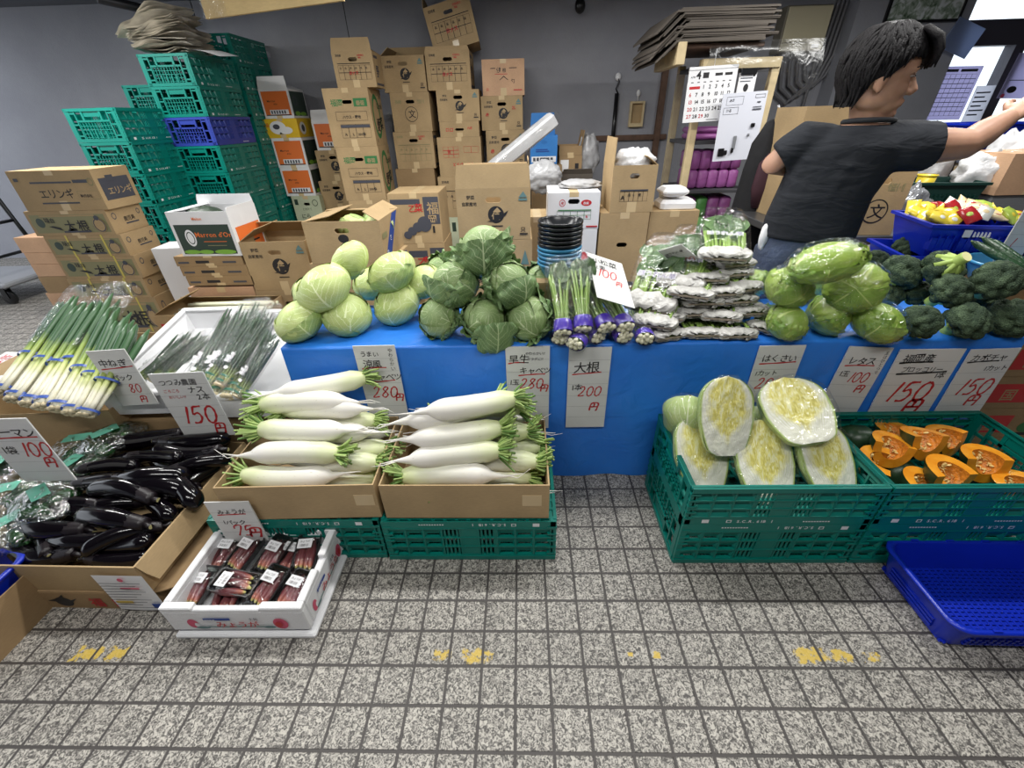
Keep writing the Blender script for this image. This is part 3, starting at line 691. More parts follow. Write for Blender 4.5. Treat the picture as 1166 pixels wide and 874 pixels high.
def make_cabbage(seed, label, group, R3, mats, ruf, nouter, orf, ocurl, name='cabbage', smax=1.25):
    rd = random.Random(seed); R = thing(name, label, 'cabbage', (0, 0, 0), 0, group)
    b = MB(); b.ball((0, 0, 0), tuple(r*.97 for r in R3), 24, 16)
    for k in range(5): leaf(b, R3, k*2*PI*.382*1.0+rd.uniform(-.2, .2), 2.3+rd.uniform(-.2, .25), smax, .004+.011*k, ruf, seed+k, 0.03)
    b.build('head', mats[0], R)
    for k in range(nouter):
        b = MB(); leaf(b, R3, .4+k*2.39+rd.uniform(-.3, .3), 1.8+rd.uniform(-.2, .4), smax*.95, .06+.014*k, orf, seed*3+k, ocurl, 26, 26, 0, 0, 4.2); b.build('outer_leaf', mats[1], R)
    b = MB(); b.lathe([(0.004, -R3[2]*1.04-.006), (.017, -R3[2]*1.04-.006), (.019, -R3[2]*.93)], 12); b.build('stalk', plain('cut_cabbage_stalk', srgb(214, 218, 178), .6, .1), R)
    return R
CG, DG = 'pale early cabbages on the table', 'dark green spring cabbages on the table'
cab0 = [make_cabbage(s, 'x', CG, (.099, .094, .068), (CABL, CABL2), .03, n, .10, .02) for s, n in ((11, 1), (12, 2), (13, 1))]; cu = [False]*3
for i, (px, z, rot, sc, lb) in enumerate((
    ((341, 364), .73, stalk_to((0.5, 0.2, -1), 0.0), 1.0, 'pale oval cabbage at the front left corner of the tarpaulin'),
    ((395, 357), .732, stalk_to((-0.4, 0.35, -1), 0.9), .98, 'pale oval cabbage second from the left in the front row'),
    ((452, 345), .735, stalk_to((0.3, 0.45, -1), 1.8), 1.0, 'pale cabbage with a bruised bluish cut base, third in the front row'),
    ((369, 327), .838, stalk_to((0.45, 0.25, -1), 2.7), 1.1, 'biggest pale cabbage resting on the two front left ones'),
    ((446, 309), .855, stalk_to((0.5, 0.1, -1), 3.6), 1.03, 'pale cabbage with a loose greyish leaf, on the upper right of its pile'),
    ((398, 297), .90, stalk_to((0.75, -0.15, -0.7), 4.5), .86, 'pale cabbage topmost in its pile with a thick white midrib'),
    ((482, 320), .80, stalk_to((0.3, 0.4, -1), 5.4), .82, 'pale cabbage at the right end of its pile beside the dark ones'),
    ((417, 331), .75, stalk_to((0.2, 0.5, -1), 6.3), .9, 'pale cabbage tucked in the middle behind the front row'),
    ((345, 343), .74, stalk_to((-0.4, 0.4, -1), 7.2), .85, 'pale cabbage half hidden at the left back of its pile'))):
    p = at_z(*px, z)
    if i in (7, 8): p = Vector((p.x, p.y+.10, z))
    put(cab0, cu, i, p, rot, lb, CG, sc)
dk0 = [make_cabbage(s, 'x', DG, (.078, .078, .074), (CABD, CABD2), .09, n, .42, c, 'spring_cabbage', 1.35) for s, n, c in ((21, 4, .16), (22, 5, .26), (23, 5, .34))]; du = [False]*3
for i, (px, z, rot, sc, lb) in enumerate((
    ((500, 361), .735, stalk_to((0.4, 0.7, -0.6), 0.0), .95, 'dark green cabbage at the front left of the spring cabbage pile'),
    ((552, 363), .735, stalk_to((-0.3, 0.75, -0.6), 1.3), .98, 'dark green cabbage at the front centre with a leaf hanging over the table edge'),
    ((602, 362), .735, stalk_to((0.7, 0.5, -0.5), 2.6), 1.05, 'dark green cabbage at the front right of the spring cabbage pile'),
    ((517, 322), .855, stalk_to((0.8, 0.1, -0.6), 3.9), 1.08, 'dark green cabbage in the second row left, leaf rib towards the middle'),
    ((578, 322), .855, stalk_to((-0.5, 0.6, -0.6), 5.2), 1.05, 'dark green cabbage in the second row right'),
    ((551, 283), .965, stalk_to((0.25, -0.05, -1), 6.5), 1.12, 'dark green cabbage crowning the spring cabbage pile'),
    ((618, 333), .79, stalk_to((-0.3, 0.8, -0.4), 7.8), .9, 'dark green cabbage at the right rear next to the bagged komatsuna'),
    ((497, 318), .82, stalk_to((0.4, 0.8, -0.4), 9.1), .8, 'dark green cabbage at the left rear with ruffled leaves'))):
    p = at_z(*px, z)
    if i >= 6: p = Vector((p.x, p.y+.12, z))
    put(dk0, du, i, p, rot, lb, DG, sc)
# big loose leaves, each one part of the cabbage it grows on
def loose_leaf(cab, c, R3, az, tmax, smax, off, ruf, seed, curl):
    b = MB(); b.T = Matrix.Translation(c); leaf(b, R3, az, tmax, smax, off, ruf, seed, curl, 26, 28, .15, 0, 4)
    o = b.build('outer_leaf', CABD2, cab); mw = Matrix.LocRotScale(cab.location, cab.rotation_euler, cab.scale); o.matrix_parent_inverse = mw.inverted()
for lbl, dv, R3, az, tm, sm, sd in (('dark green cabbage at the front centre with a leaf hanging over the table edge', (.03, -.035, -.02), (.088, .075, .098), -1.3, 1.9, 1.0, 5), ('dark green cabbage crowning the spring cabbage pile', (0, -.01, 0), (.10, .10, .095), -1.5, 2.0, 1.25, 7), ('dark green cabbage crowning the spring cabbage pile', (-.02, .03, -.03), (.13, .12, .10), 3.0, 1.5, 1.1, 8), ('dark green cabbage in the second row right', (.01, -.012, 0), (.092, .09, .088), -.9, 2.0, 1.2, 9), ('dark green cabbage in the second row left, leaf rib towards the middle', (-.01, 0, 0), (.094, .09, .086), -2.4, 1.9, 1.2, 10), ('dark green cabbage at the right rear next to the bagged komatsuna', (.0, .0, .02), (.12, .10, .10), -.3, 1.9, 1.1, 11)):
    for o in list(COL.objects):
        if o.get('label') == lbl: loose_leaf(o, o.location+Vector(dv), R3, az, tm, sm, .02, .30, sd, .16)
def make_lettuce(seed, label, group):
    rd = random.Random(seed); R = thing('bagged_lettuce', label, 'lettuce', (0, 0, 0), 0, group); R3 = (.086, .076, .066); b = MB(); b.ball((0, 0, 0), tuple(r*.94 for r in R3), 20, 14)
    for k in range(9): leaf(b, R3, k*2.4+rd.uniform(-.3, .3), 1.9+rd.uniform(-.4, .5), rd.uniform(.8, 1.2), -.04+.012*k, .17, seed+k, .0, 26, 28, 0, k % 2, 5.0)
    b.build('head', [LETL, LETL2], R)
    b = MB(); b.ball((0, 0, 0), tuple(r*1.12 for r in R3), 48, 30, 0, lambda d: 1+.05*noise.noise(d*3.1+Vector((seed, 0, 0)))+.05*abs(noise.noise(d*6+Vector((0, seed, 0)))))
    b.build('plastic_bag', M['film_lettuce'], R); return R
LG = 'lettuces in clear bags'
let0 = [make_lettuce(s, 'x', LG) for s in (31, 32, 33)]; lu = [False]*3
for i, (px, z, rot, sc, lb) in enumerate((
    ((897, 366), .726, (.4, .2, .3), (.82, .9, .9), 'bagged lettuce at the front left of its pile beside the bagged greens'),
    ((945, 358), .73, (1.2, .3, 1.3), .98, 'bagged lettuce with a whitish core at the front centre of its pile'),
    ((1000, 366), .73, (.5, -.3, 2.2), .98, 'bagged lettuce at the front right of its pile beside the broccoli'),
    ((899, 326), .845, (.3, .5, .8), 1.0, 'bagged lettuce on the left of the second layer'),
    ((973, 327), .85, (1.8, .2, 2.6), (1.0, 1.05, .95), 'bagged lettuce on the right of the second layer'),
    ((941, 298), .955, (.2, -.22, .05), (1.28, .95, .9), 'long bagged lettuce lying on top of the lettuce pile'),
    ((872, 335), .74, (.7, .1, 4), .9, 'bagged lettuce half hidden at the left rear of its pile'),
    ((948, 330), .76, (.9, .4, 5), .95, 'bagged lettuce hidden in the middle of its pile'))):
    p = at_z(*px, z)
    if i >= 6: p = Vector((p.x, p.y+.13, z))
    put(let0, lu, i, p, rot, lb, LG, sc)
# ------------------------------------------------------------------ broccoli
def broc_mat():
    m, nt, b = _new('broccoli_florets'); tc = N(nt, 'ShaderNodeTexCoord'); v = N(nt, 'ShaderNodeTexVoronoi'); v.inputs['Scale'].default_value = 230; L(nt, tc.outputs['Object'], v.inputs['Vector'])
    f = noisef(nt, tc.outputs['Object'], 26, 3)
    c = ramp(nt, mth(nt, 'MULTIPLY_ADD', v.outputs['Distance'], -.5, mth(nt, 'MULTIPLY', f, 1.2)), (.15, srgb(42, 56, 42)), (.5, srgb(70, 86, 64)), (.75, srgb(98, 116, 88)))
    L(nt, c, b.inputs['Base Color']); b.inputs['Roughness'].default_value = .75; b.inputs['Specular IOR Level'].default_value = .2
    bump(nt, b, mth(nt, 'SUBTRACT', 1, v.outputs['Distance']), .8, .004); return m
BRM = broc_mat(); BRS = plain('broccoli_stem', srgb(158, 182, 92), .5, .15, 25); BRC = plain('broccoli_cut', srgb(222, 218, 160), .6, .06)
def make_broccoli(seed, label, group):
    rd = random.Random(seed); R = thing('broccoli_head', label, 'broccoli', (0, 0, 0), 0, group); cen = []
    while len(cen) < 46:
        d = Vector((rd.gauss(0, 1), rd.gauss(0, 1), rd.gauss(0, 1))).normalized()
        if d.z > -.35 and all((d-c).length > .26 for c in cen[:40]) or rd.random() < .01: cen.append(d)
    C_ = np.array(cen); Rr = np.array([rd.uniform(.9, 1.1) for _ in cen])
    def fn(d):
        dd = np.array(d); ds = np.sqrt(((C_-dd)**2).sum(1)); k = int(ds.argmin()); q = ds[k]
        return .74*Rr[k]**.5+.26*max(0, 1-(q/.34)**2)**.5+.02*noise.noise(d*15)
    b = MB(); b.ball((0, 0, .0), (.076, .072, .062), 72, 44, 0, fn); b.build('florets', BRM, R)
    b = MB(); b.lathe([(.001, -.082), (.019, -.082), (.021, -.075), (.022, -.05), (.045, -.028)], 14, 0, True); b.poly([(.019*math.cos(a*PI/7), .019*math.sin(a*PI/7), -.0825) for a in range(14)], 1)
    for k in range(7): a = k*.9; b.tube([(0, 0, -.055), (.03*math.cos(a), .03*math.sin(a), -.034), (.052*math.cos(a), .052*math.sin(a), -.012)], [.012, .011, .012], 8)
    b.build('stem', [BRS, BRC], R); return R
BG = 'broccoli heads on the table'
br0 = [make_broccoli(s, 'x', BG) for s in (41, 42, 43)]; bu = [False]*3
for i, (px, z, rot, sc, dy, lb) in enumerate((
    ((1047, 367), .722, (-.5, .1, .3), .90, 0, 'broccoli head at the front left of its pile next to the lettuce'),
    ((1101, 366), .722, (-.5, -.1, 1.3), .96, 0, 'broccoli head at the front centre of its pile'),
    ((1152, 362), .725, (-.5, .2, 2.4), 1.0, 0, 'broccoli head at the front right corner of the table'),
    ((1135, 320), .845, (-.5, .2, .9), 1.0, 0, 'big broccoli head on top at the right of its pile'),
    ((1085, 334), .80, (-.6, -.2, 3.1), .92, .02, 'broccoli head in the second row above the front centre one'),
    ((1018, 340), .74, (-.4, .0, 4.2), .72, .05, 'small broccoli head between the lettuce and the front left broccoli'),
    ((1050, 340), .745, (-.4, .3, 5.0), .72, .06, 'small broccoli head in the middle of its pile'),
    ((1032, 315), .82, (-.5, -.2, 2.0), 1.0, .05, 'broccoli head in the upper left of its pile'),
    ((1080, 309), .86, (2.0, .25, .2), .95, .04, 'upturned broccoli showing its pale cut stem'),
    ((1008, 310), .77, (-.5, .1, 1.0), .8, .14, 'broccoli head at the left rear beside the long lettuce'),
    ((1050, 297), .79, (-.3, .2, .4), .8, .2, 'broccoli head at the very back of its pile'),
    ((1128, 345), .76, (-.4, .2, 3.6), .85, .09, 'broccoli head in shadow under the big right one'))):
    p = at_z(*px, z); p = Vector((p.x+dy*.4, p.y+dy, z)); put(br0, bu, i, p, stalk_to((.3*rot[1], -.55, .6), 1) if i == 8 else stalk_to((rot[1], .55, -.8), rot[2]), lb, BG, sc)
o = thing('romanesco_head', 'small pale yellow-green cauliflower head behind the broccoli', 'romanesco', (1.47, 1.68, .80))
b = MB(); b.ball((0, 0, 0), (.04, .04, .03), 30, 18, 0, lambda d: 1+.12*abs(noise.noise(d*6))); b.build('curd', plain('pale_curd', srgb(190, 196, 110), .6, .2, 50, .4, 200), o)
b = MB()
for k in range(5): leaf(b, (.05, .05, .04), k*1.3, 1.4, .6, .02, .2, k, .1, 8, 8)
b.build('leaf', LETL2, o)
b = MB(); b.lathe([(.012, -.135), (.014, -.02)], 10, 0, True, True); b.build('stem', BRS, o)

# ================================================================== NAPA CABBAGE HALVES
def napa_face():
    m, nt, b = _new('napa_cut_face'); tc = N(nt, 'ShaderNodeTexCoord'); sp = N(nt, 'ShaderNodeSeparateXYZ'); L(nt, tc.outputs['UV'], sp.inputs[0])
    s = mth(nt, 'MULTIPLY', mth(nt, 'ABSOLUTE', mth(nt, 'SUBTRACT', sp.outputs[0], .5)), 2); v = sp.outputs[1]
    n = noisef(nt, tc.outputs['Object'], 60, 3, .6, .6); n2 = noisef(nt, tc.outputs['Object'], 18, 3)
    mp = N(nt, 'ShaderNodeMapping'); L(nt, tc.outputs['Object'], mp.inputs[0]); mp.inputs['Scale'].default_value = (110, 110, 34); n3 = noisef(nt, mp.outputs[0], 1, 3, .6, 1.2)
    q = mth(nt, 'DIVIDE', s, mth(nt, 'POWER', mth(nt, 'ADD', v, .03), .38))
    q2 = mth(nt, 'ADD', q, mth(nt, 'MULTIPLY', mth(nt, 'SUBTRACT', n2, .5), .22))
    fr = mth(nt, 'ABSOLUTE', mth(nt, 'SUBTRACT', mth(nt, 'FRACT', mth(nt, 'MULTIPLY', q2, 8)), .5))
    line = mth(nt, 'LESS_THAN', fr, .10)
    # frilly yellow heart, white ribs towards base and rim
    hw = mth(nt, 'MULTIPLY', mth(nt, 'MINIMUM', mth(nt, 'MAXIMUM', mth(nt, 'MULTIPLY_ADD', v, 2.6, -.30), 0), 1), .86)
    heart = mth(nt, 'ADD', mth(nt, 'SUBTRACT', hw, s), mth(nt, 'MULTIPLY_ADD', n3, .55, mth(nt, 'MULTIPLY_ADD', n2, .5, -.55)))
    hm = ramp(nt, heart, (.0, (0, 0, 0, 1)), (.22, (.92, .92, .92, 1)))
    yel = ramp(nt, n3, (.36, srgb(198, 186, 76)), (.48, srgb(228, 218, 112)), (.60, srgb(238, 236, 186)))
    wht = mixc(nt, mth(nt, 'MULTIPLY', line, ramp(nt, n2, (.35, (.15, .15, .15, 1)), (.65, (1, 1, 1, 1)))), srgb(232, 232, 218), srgb(204, 208, 158))
    c = mixc(nt, hm, wht, yel)
    edge = ramp(nt, s, (.90, (0, 0, 0, 1)), (.97, (1, 1, 1, 1)))
    c = mixc(nt, edge, c, srgb(160, 182, 96)); L(nt, c, b.inputs['Base Color']); b.inputs['Roughness'].default_value = .4
    bump(nt, b, mth(nt, 'ADD', n, mth(nt, 'MULTIPLY', line, -.5)), .5, .006); return m
NF = napa_face(); NO = leaf_mat('napa_outer_leaf', srgb(150, 178, 96), srgb(198, 214, 146), srgb(232, 236, 206), 9, .5, .4, .5)
def make_napa(seed, label, group):
    R = thing('halved_napa_cabbage', label, 'napa cabbage', (0, 0, 0), 0, group); Ln, W, Dp = .27, .098, .078
    def wv(v): return W*min(1, (.60+1.3*v-.9*v*v))*(1 if v > .10 else math.sqrt(max(.30, 1-((.10-v)/.10)**2*.75)))*(1 if v < .66 else math.sqrt(max(0, 1-((v-.66)/.3403)**2)))
    b = MB()
    def face(u, v):
        vv = .01+.99*v; s = 2*u-1; return (s*wv(vv), -.004*(1-s*s)-.006*noise.noise(Vector((s*5, vv*8, seed)))*(1-s*s), Ln*(vv-.5))
    b.grid(face, 16, 26); b.build('cut_face', NF, R)
    b = MB()
    def back(u, v):
        vv = .01+.99*v; a = PI*u; k = 1+.06*noise.noise(Vector((math.cos(a)*2, vv*3, seed+3))); w = wv(vv); return (-w*math.cos(a)*(-1)*k, Dp*(w/W)*math.sin(a)*k, Ln*(vv-.5))
    b.grid(back, 20, 26, 0, True, True)
    b.poly([(wv(.01)*math.cos(PI*j/10), Dp*wv(.01)/W*math.sin(PI*j/10), Ln*(-.49)) for j in range(11)])
    b.build('outer_leaf', NO, R)
    b = MB(); rings = []
    for i in range(27):
        v = -.02+1.04*i/26; w = wv(max(.01, min(.99, v)))*1.04+.004; rings.append([((w*math.cos(a))*(1+.02*noise.noise(Vector((math.cos(a)*4, v*6, seed)))), (-.013 if math.sin(a) > 0 else 0)*min(1, abs(math.sin(a))*4)+(Dp*1.07*w/W*-math.sin(a) if math.sin(a) < 0 else 0), Ln*(v-.5)) for a in [2*PI*k/28 for k in range(28)]])
    b.loft(rings, 0, True, True, True); b.build('plastic_wrap', M['film_tight'], R); return R
NG = 'halved napa cabbages in the teal crate'
np0 = [make_napa(s, 'x', NG) for s in (51, 52)]; nu_ = [False]*2
for i, (px, z, rot, sc, lb) in enumerate((
    ((800, 515), .37, (-.75, .10, .1), 1.0, 'film-wrapped napa half low at the left of the teal crate, yellow cut face forward'),
    ((872, 525), .365, (-.8, .06, .1), 1.05, 'film-wrapped napa half in the bottom middle of the teal crate'),
    ((944, 525), .365, (-.8, .03, .2), .98, 'film-wrapped napa half at the right end of the teal crate'),
    ((828, 474), .50, (-.55, .10, .12), 1.0, 'film-wrapped napa half standing on top at the left, its whole cut face in view'),
    ((909, 466), .50, (-1.05, -.1, .1), (1.2, 1.15, .92), 'broad film-wrapped napa half on top at the right with its white base forward'),
    ((783, 474), .41, (-.25, .15, 2.7), .95, 'napa half at the rear left corner turned with its green back outward'),
    ((872, 455), .43, (-.3, .1, 2.9), .95, 'napa half behind the two top ones, mostly hidden'))):
    p = at_z(*px, z)
    if i == 5: p = Vector((p.x, 1.25, z))
    if i == 6: p = Vector((p.x-.02, 1.30, z-.09))
    put(np0, nu_, i, p, rot, lb, NG, sc)

# ================================================================== PUMPKIN WEDGES
PKR = plain('pumpkin_rind', srgb(38, 62, 38), .35, .3, 25); PKC = plain('pumpkin_cavity', srgb(212, 128, 40), .4, .3, 60, .5, 120)
def pk_flesh():
    m, nt, b = _new('pumpkin_flesh'); tc = N(nt, 'ShaderNodeTexCoord'); f = noisef(nt, tc.outputs['Object'], 30, 3); L(nt, ramp(nt, f, (.3, srgb(224, 138, 28)), (.7, srgb(240, 164, 48))), b.inputs['Base Color']); b.inputs['Roughness'].default_value = .22
    b.inputs['Coat Weight'].default_value = .4; bump(nt, b, f, .15, .004); return m
PKF = pk_flesh(); SEED = plain('pumpkin_seed', srgb(226, 192, 120), .35)
def make_wedge(seed, A, label, group):
    rd = random.Random(seed); R = thing('pumpkin_wedge', label, 'pumpkin', (0, 0, 0), 0, group); ro, ho, th = .092, .066, .031
    def P(a, t, k): # t 0..1 bottom to top, k 0 outer, 1 inner
        an = -PI/2+PI*t; r_, h_ = ro-th*k, ho-th*.85*k; lob = 1+(.05*abs(math.cos(a*4)) if k == 0 else .05*noise.noise(Vector((a*3, t*4, seed))))
        return Vector((r_*math.cos(an)**.8*math.cos(a)*lob if math.cos(an) > 0 else 0, r_*math.cos(an)**.8*math.sin(a)*lob if math.cos(an) > 0 else 0, h_*math.sin(an)))
    a0, a1 = -A/2, A/2
    off = Vector((-.05, 0, 0))
    b = MB(); b.grid(lambda u, v: P(a0+(a1-a0)*u, v, 0)+off, 16, 16); b.build('rind', PKR, R)
    b = MB()
    for a, fl in ((a0, False), (a1, True)): b.grid(lambda u, v: P(a, v, u)+off, 5, 16, 0, False, fl)
    b.build('flesh', PKF, R)
    b = MB(); b.grid(lambda u, v: P(a0+(a1-a0)*u, v, 1)+off, 14, 16, 0, True, True); b.build('seed_cavity', PKC, R)
    b = MB()
    for k in range(22):
        p = P(rd.uniform(a0, a1)*.85, rd.uniform(.25, .75), 1)+off; p = p*.93+off*.07; b.T = Matrix.Translation(p) @ Euler((rd.uniform(0, 6), rd.uniform(0, 6), rd.uniform(0, 6))).to_matrix().to_4x4(); b.ball((0, 0, 0), (.0085, .005, .0022), 8, 6)
    for k in range(14): p = P(rd.uniform(a0, a1)*.9, rd.uniform(.2, .8), 1)+off; b.T = Matrix(); q = p+Vector((rd.uniform(-.02, .0), rd.uniform(-.02, .02), rd.uniform(-.015, .015))); b.tube([p, (p+q)/2+Vector((-.004, 0, .004)), q], .0012, 5)
    s_ = b.build('seeds', SEED, R); s_['kind'] = 'stuff'
    return R
PG = 'pumpkin wedges in the teal crate'
pk0 = [make_wedge(s, A, 'x', PG) for s, A in ((61, 1.7), (62, 1.5), (63, 1.6))]; pu = [False]*3
for i, (px, z, rot, sc, lb) in enumerate((
    ((1010, 510), .335, (-.1, -.6, .8, -.5, .2), .95, 'pumpkin wedge on the left of the heap with its seeded hollow facing up'),
    ((1047, 502), .36, (.1, -.5, .85, .1, -.1), 1.0, 'pumpkin wedge topmost in the heap'),
    ((1074, 540), .31, (0, -.8, .7, .1, .0), 1.0, 'pumpkin wedge in the front middle with a big seeded hollow'),
    ((1116, 526), .29, (-.2, -.6, .8, -.2, .1), .98, 'pumpkin wedge lying apart to the right of the heap'),
    ((1045, 552), .27, (.1, -.8, .6, .1, 0), .95, 'pumpkin wedge at the front left cut off by the crate rim'),
    ((994, 528), .30, (.6, -.5, .6, 1.2, .1), .95, 'pumpkin wedge at the far left showing rind and flesh'),
    ((1154, 555), .255, (-.2, -.6, .8, .2, 0), .9, 'pumpkin wedge alone near the front right of the crate'),
    ((974, 500), .30, (.5, .4, -.4, 1, .2), .9, 'pumpkin wedge at the left rear turned rind outward'),
    ((1074, 500), .32, (.1, -.55, .8, .3, .1), .9, 'pumpkin wedge behind the topmost one with a smooth flesh side'),
    ((1014, 494), .30, (-.1, -.5, .85, -.2, .1), .9, 'pumpkin wedge at the rear behind the left one'),
    ((1024, 536), .26, (.2, .3, -.9, .4, 0), .95, 'pumpkin wedge under the left ones, dark rind showing'))):
    n_ = Vector(rot[:3]).normalized(); h_ = Vector((math.cos(rot[3]), math.sin(rot[3]), rot[4])); h_ = (h_-n_*h_.dot(n_)).normalized(); put(pk0, pu, i, at_z(*px, z), (Matrix((-n_, h_.cross(-n_), h_)).transposed()).to_euler(), lb, PG, sc)

# ================================================================== MYOGA BOX
sx, sy, sw, sd = -.890, .842, .435, .305
o = thing('foam_slab', 'white polystyrene lid lying upside down on the tiles under the box of ginger buds', 'lid', (sx+.008, sy-.004, 0), D2R(.4))
b = MB(); b.bevbox(-sw/2-.006, sw/2+.006, -sd/2-.008, sd/2+.008, 0, .018, .005); b.bevbox(-sw/2+.02, sw/2-.02, -sd/2+.02, sd/2-.02, .017, .028, .004); b.build('lid_plate', M['styro'], o)
o = thing('polystyrene_box', 'open white polystyrene box with pink lettering holding trays of ginger buds', 'polystyrene box', (sx, sy, .029), D2R(.4))
b = MB(); wt = .024; H_ = .118
def tap(z): return -.010*(1-z/H_)
for (x0, x1, y0, y1) in ((-sw/2, sw/2, -sd/2, -sd/2+wt), (-sw/2, sw/2, sd/2-wt, sd/2), (-sw/2, -sw/2+wt, -sd/2+wt, sd/2-wt), (sw/2-wt, sw/2, -sd/2+wt, sd/2-wt)): b.bevbox(x0, x1, y0, y1, 0, H_-.018, .004)
for (x0, x1, y0, y1) in ((-sw/2, -sw/2+.1, -sd/2, -sd/2+wt), (sw/2-.13, sw/2, -sd/2, -sd/2+wt), (-sw/2+.1, sw/2-.13, -sd/2, -sd/2+.018), (-sw/2, -sw/2+.09, sd/2-wt, sd/2), (sw/2-.07, sw/2, sd/2-wt, sd/2), (-sw/2, -sw/2+wt, -sd/2+wt, sd/2-wt), (sw/2-wt, sw/2, -sd/2+wt, -.02), (sw/2-wt, sw/2, .03, sd/2-wt)): b.bevbox(x0, x1, y0, y1, H_-.022, H_ if (y1-y0) > .019 else H_-.008, .003)
b.bevbox(-sw/2+wt-.002, sw/2-wt+.002, -sd/2+wt-.002, sd/2-wt+.002, 0, .018, .002); b.build('box_body', M['styro'], o)
pb = MB()
def myprint(O, X, NN, W):
    draw(pb, O, X, (0, 0, 1), NN, W, .118, [('e', .13, .36, .045, .2, 'p'), ('e', .16, .3, .02, .1, 'w'), ('e', .86, .36, .06, .24, 'p'), ('f', .24, .52, .46, .62, 'b'), ('e', .2, .2, .06, .05, 't'), ('e', .76, .22, .05, .05, 't'), ('f', .25, .22, .72, .27, 't'), ('t', 'みょうが', .32, .24, .30, 'r'), ('t', '高知県産', .25, .535, .075, 'w'), ('t', '土佐', .62, .56, .13, 'n'), ('e', .85, .36, .03, .12, 'r')])
myprint((-sw/2+.03, -sd/2-.001, -.002), (1, 0, 0), (0, -1, 0), sw-.06); myprint((sw/2+.001, -sd/2+.02, -.002), (0, 1, 0), (1, 0, 0), sd-.03)
pb.build('printed_marking', INKM, o)
def bud_mat():
    m, nt, b = _new('ginger_bud_skin'); tc = N(nt, 'ShaderNodeTexCoord'); sp = N(nt, 'ShaderNodeSeparateXYZ'); L(nt, tc.outputs['UV'], sp.inputs[0])
    n = noisef(nt, tc.outputs['Object'], 40, 2); k = mth(nt, 'MULTIPLY_ADD', n, .25, sp.outputs[1])
    L(nt, ramp(nt, k, (.14, srgb(226, 222, 140)), (.30, srgb(180, 110, 90)), (.46, srgb(112, 50, 54)), (.95, srgb(70, 36, 40))), b.inputs['Base Color']); b.inputs['Roughness'].default_value = .35
    bump(nt, b, mth(nt, 'FRACT', mth(nt, 'MULTIPLY', k, 4)), .3, .003); return m
BUD = bud_mat()
def make_pack(seed, label, group):
    rd = random.Random(seed); R = thing('ginger_bud_tray', label, 'food tray', (0, 0, 0), 0, group); w, l, h = .036, .064, .022; b = MB()
    def rr(a, c, z): return [(sx_*a*(1 if i in q else .8), sy_*c*(.9 if i in q else 1), z) for i, (sx_, sy_) in enumerate(((-1, -1), (-1, -1), (1, -1), (1, -1), (1, 1), (1, 1), (-1, 1), (-1, 1))) for q in [(0, 3, 4, 7)]]
    b.loft([rr(w*.86, l*.88, .0), rr(w, l, h), rr(w*.92, l*.94, h), rr(w*.78, l*.82, .003)], 0, False, True, True); b.build('black_tray', M['black_plastic'], R)
    for k in range(4):
        b = MB(); x = -w*.58+w*1.16*k/3; pr = [(.0, .003), (.12, .0085), (.35, .013), (.6, .0125), (.82, .0075), (1, .0015)]; L0 = l*rd.uniform(1.35, 1.6); y0 = -L0/2*rd.uniform(.9, 1.05); an = rd.uniform(-.16, .16)
        b.loft([[(x+math.sin(an)*t*L0+r*.85*math.cos(2*PI*j/10), y0+t*L0, .016+r*math.sin(2*PI*j/10)) for j in range(10)] for t, r in pr], 0, True, True, True); b.build('ginger_bud', BUD, R)
    b = MB(); b.loft([rr(w*1.01, l*1.01, h-.002), rr(w*.95, l*.96, h+.008), rr(w*.6, l*.65, h+.012)], 0, True, False, True); b.build('cling_film', M['film_tight'], R)
    b = MB(); lx, ly = rd.uniform(-.012, .004), rd.uniform(.012, .03); b.poly([(lx-.020, ly-.014, h+.0128), (lx+.024, ly-.014, h+.0128), (lx+.024, ly+.016, h+.0128), (lx-.020, ly+.016, h+.0128)])
    q = 0
    while q < 16: b.poly([(lx-.012+q*.0016, ly-.009, h+.0131), (lx-.0112+q*.0016, ly-.009, h+.0131), (lx-.0112+q*.0016, ly-.001, h+.0131), (lx-.012+q*.0016, ly-.001, h+.0131)], 1); q += rd.choice((1, 1, 2))
    b.text('みょうが', (lx-.014, ly+.004, h+.0131), (1, 0, 0), (0, 1, 0), .008, 1); b.build('price_label', [M['ink_w'], M['ink_k']], R); return R
MG = 'trays of ginger buds in the polystyrene box'
mk0 = [make_pack(s, 'x', MG) for s in (71, 72, 73)]; mu = [False]*3
for i, (px, z, rz, tx, lb) in enumerate((
    ((258, 634), .082, -.12, .2, 'tray of ginger buds at the rear left corner of its box'), ((281, 632), .098, -.35, .25, 'tray of ginger buds second from left in the rear row, label low'),
    ((314, 634), .098, -.30, .25, 'tray of ginger buds with two labels, third from left in the rear row'), ((331, 638), .080, -.2, .1, 'tray of ginger buds squeezed between others in the rear row'), ((351, 632), .095, .1, .25, 'tray of ginger buds with yellow tips at the rear right'),
    ((229, 671), .080, -.1, .15, 'tray of ginger buds at the front left of its box'), ((270, 667), .106, 1.45, .1, 'tray of ginger buds lying crosswise with a pink-edged label'), ((308, 671), .100, -.3, .2, 'tray of pale-tipped ginger buds in the middle of the front row'),
    ((337, 676), .085, -.28, .1, 'tray of ginger buds at the front right of its box'), ((262, 683), .070, .1, .05, 'tray of ginger buds below the crosswise one'))):
    put(mk0, mu, i, at_z(*px, z-.008), (tx, 0, rz), lb, MG, 1.12)

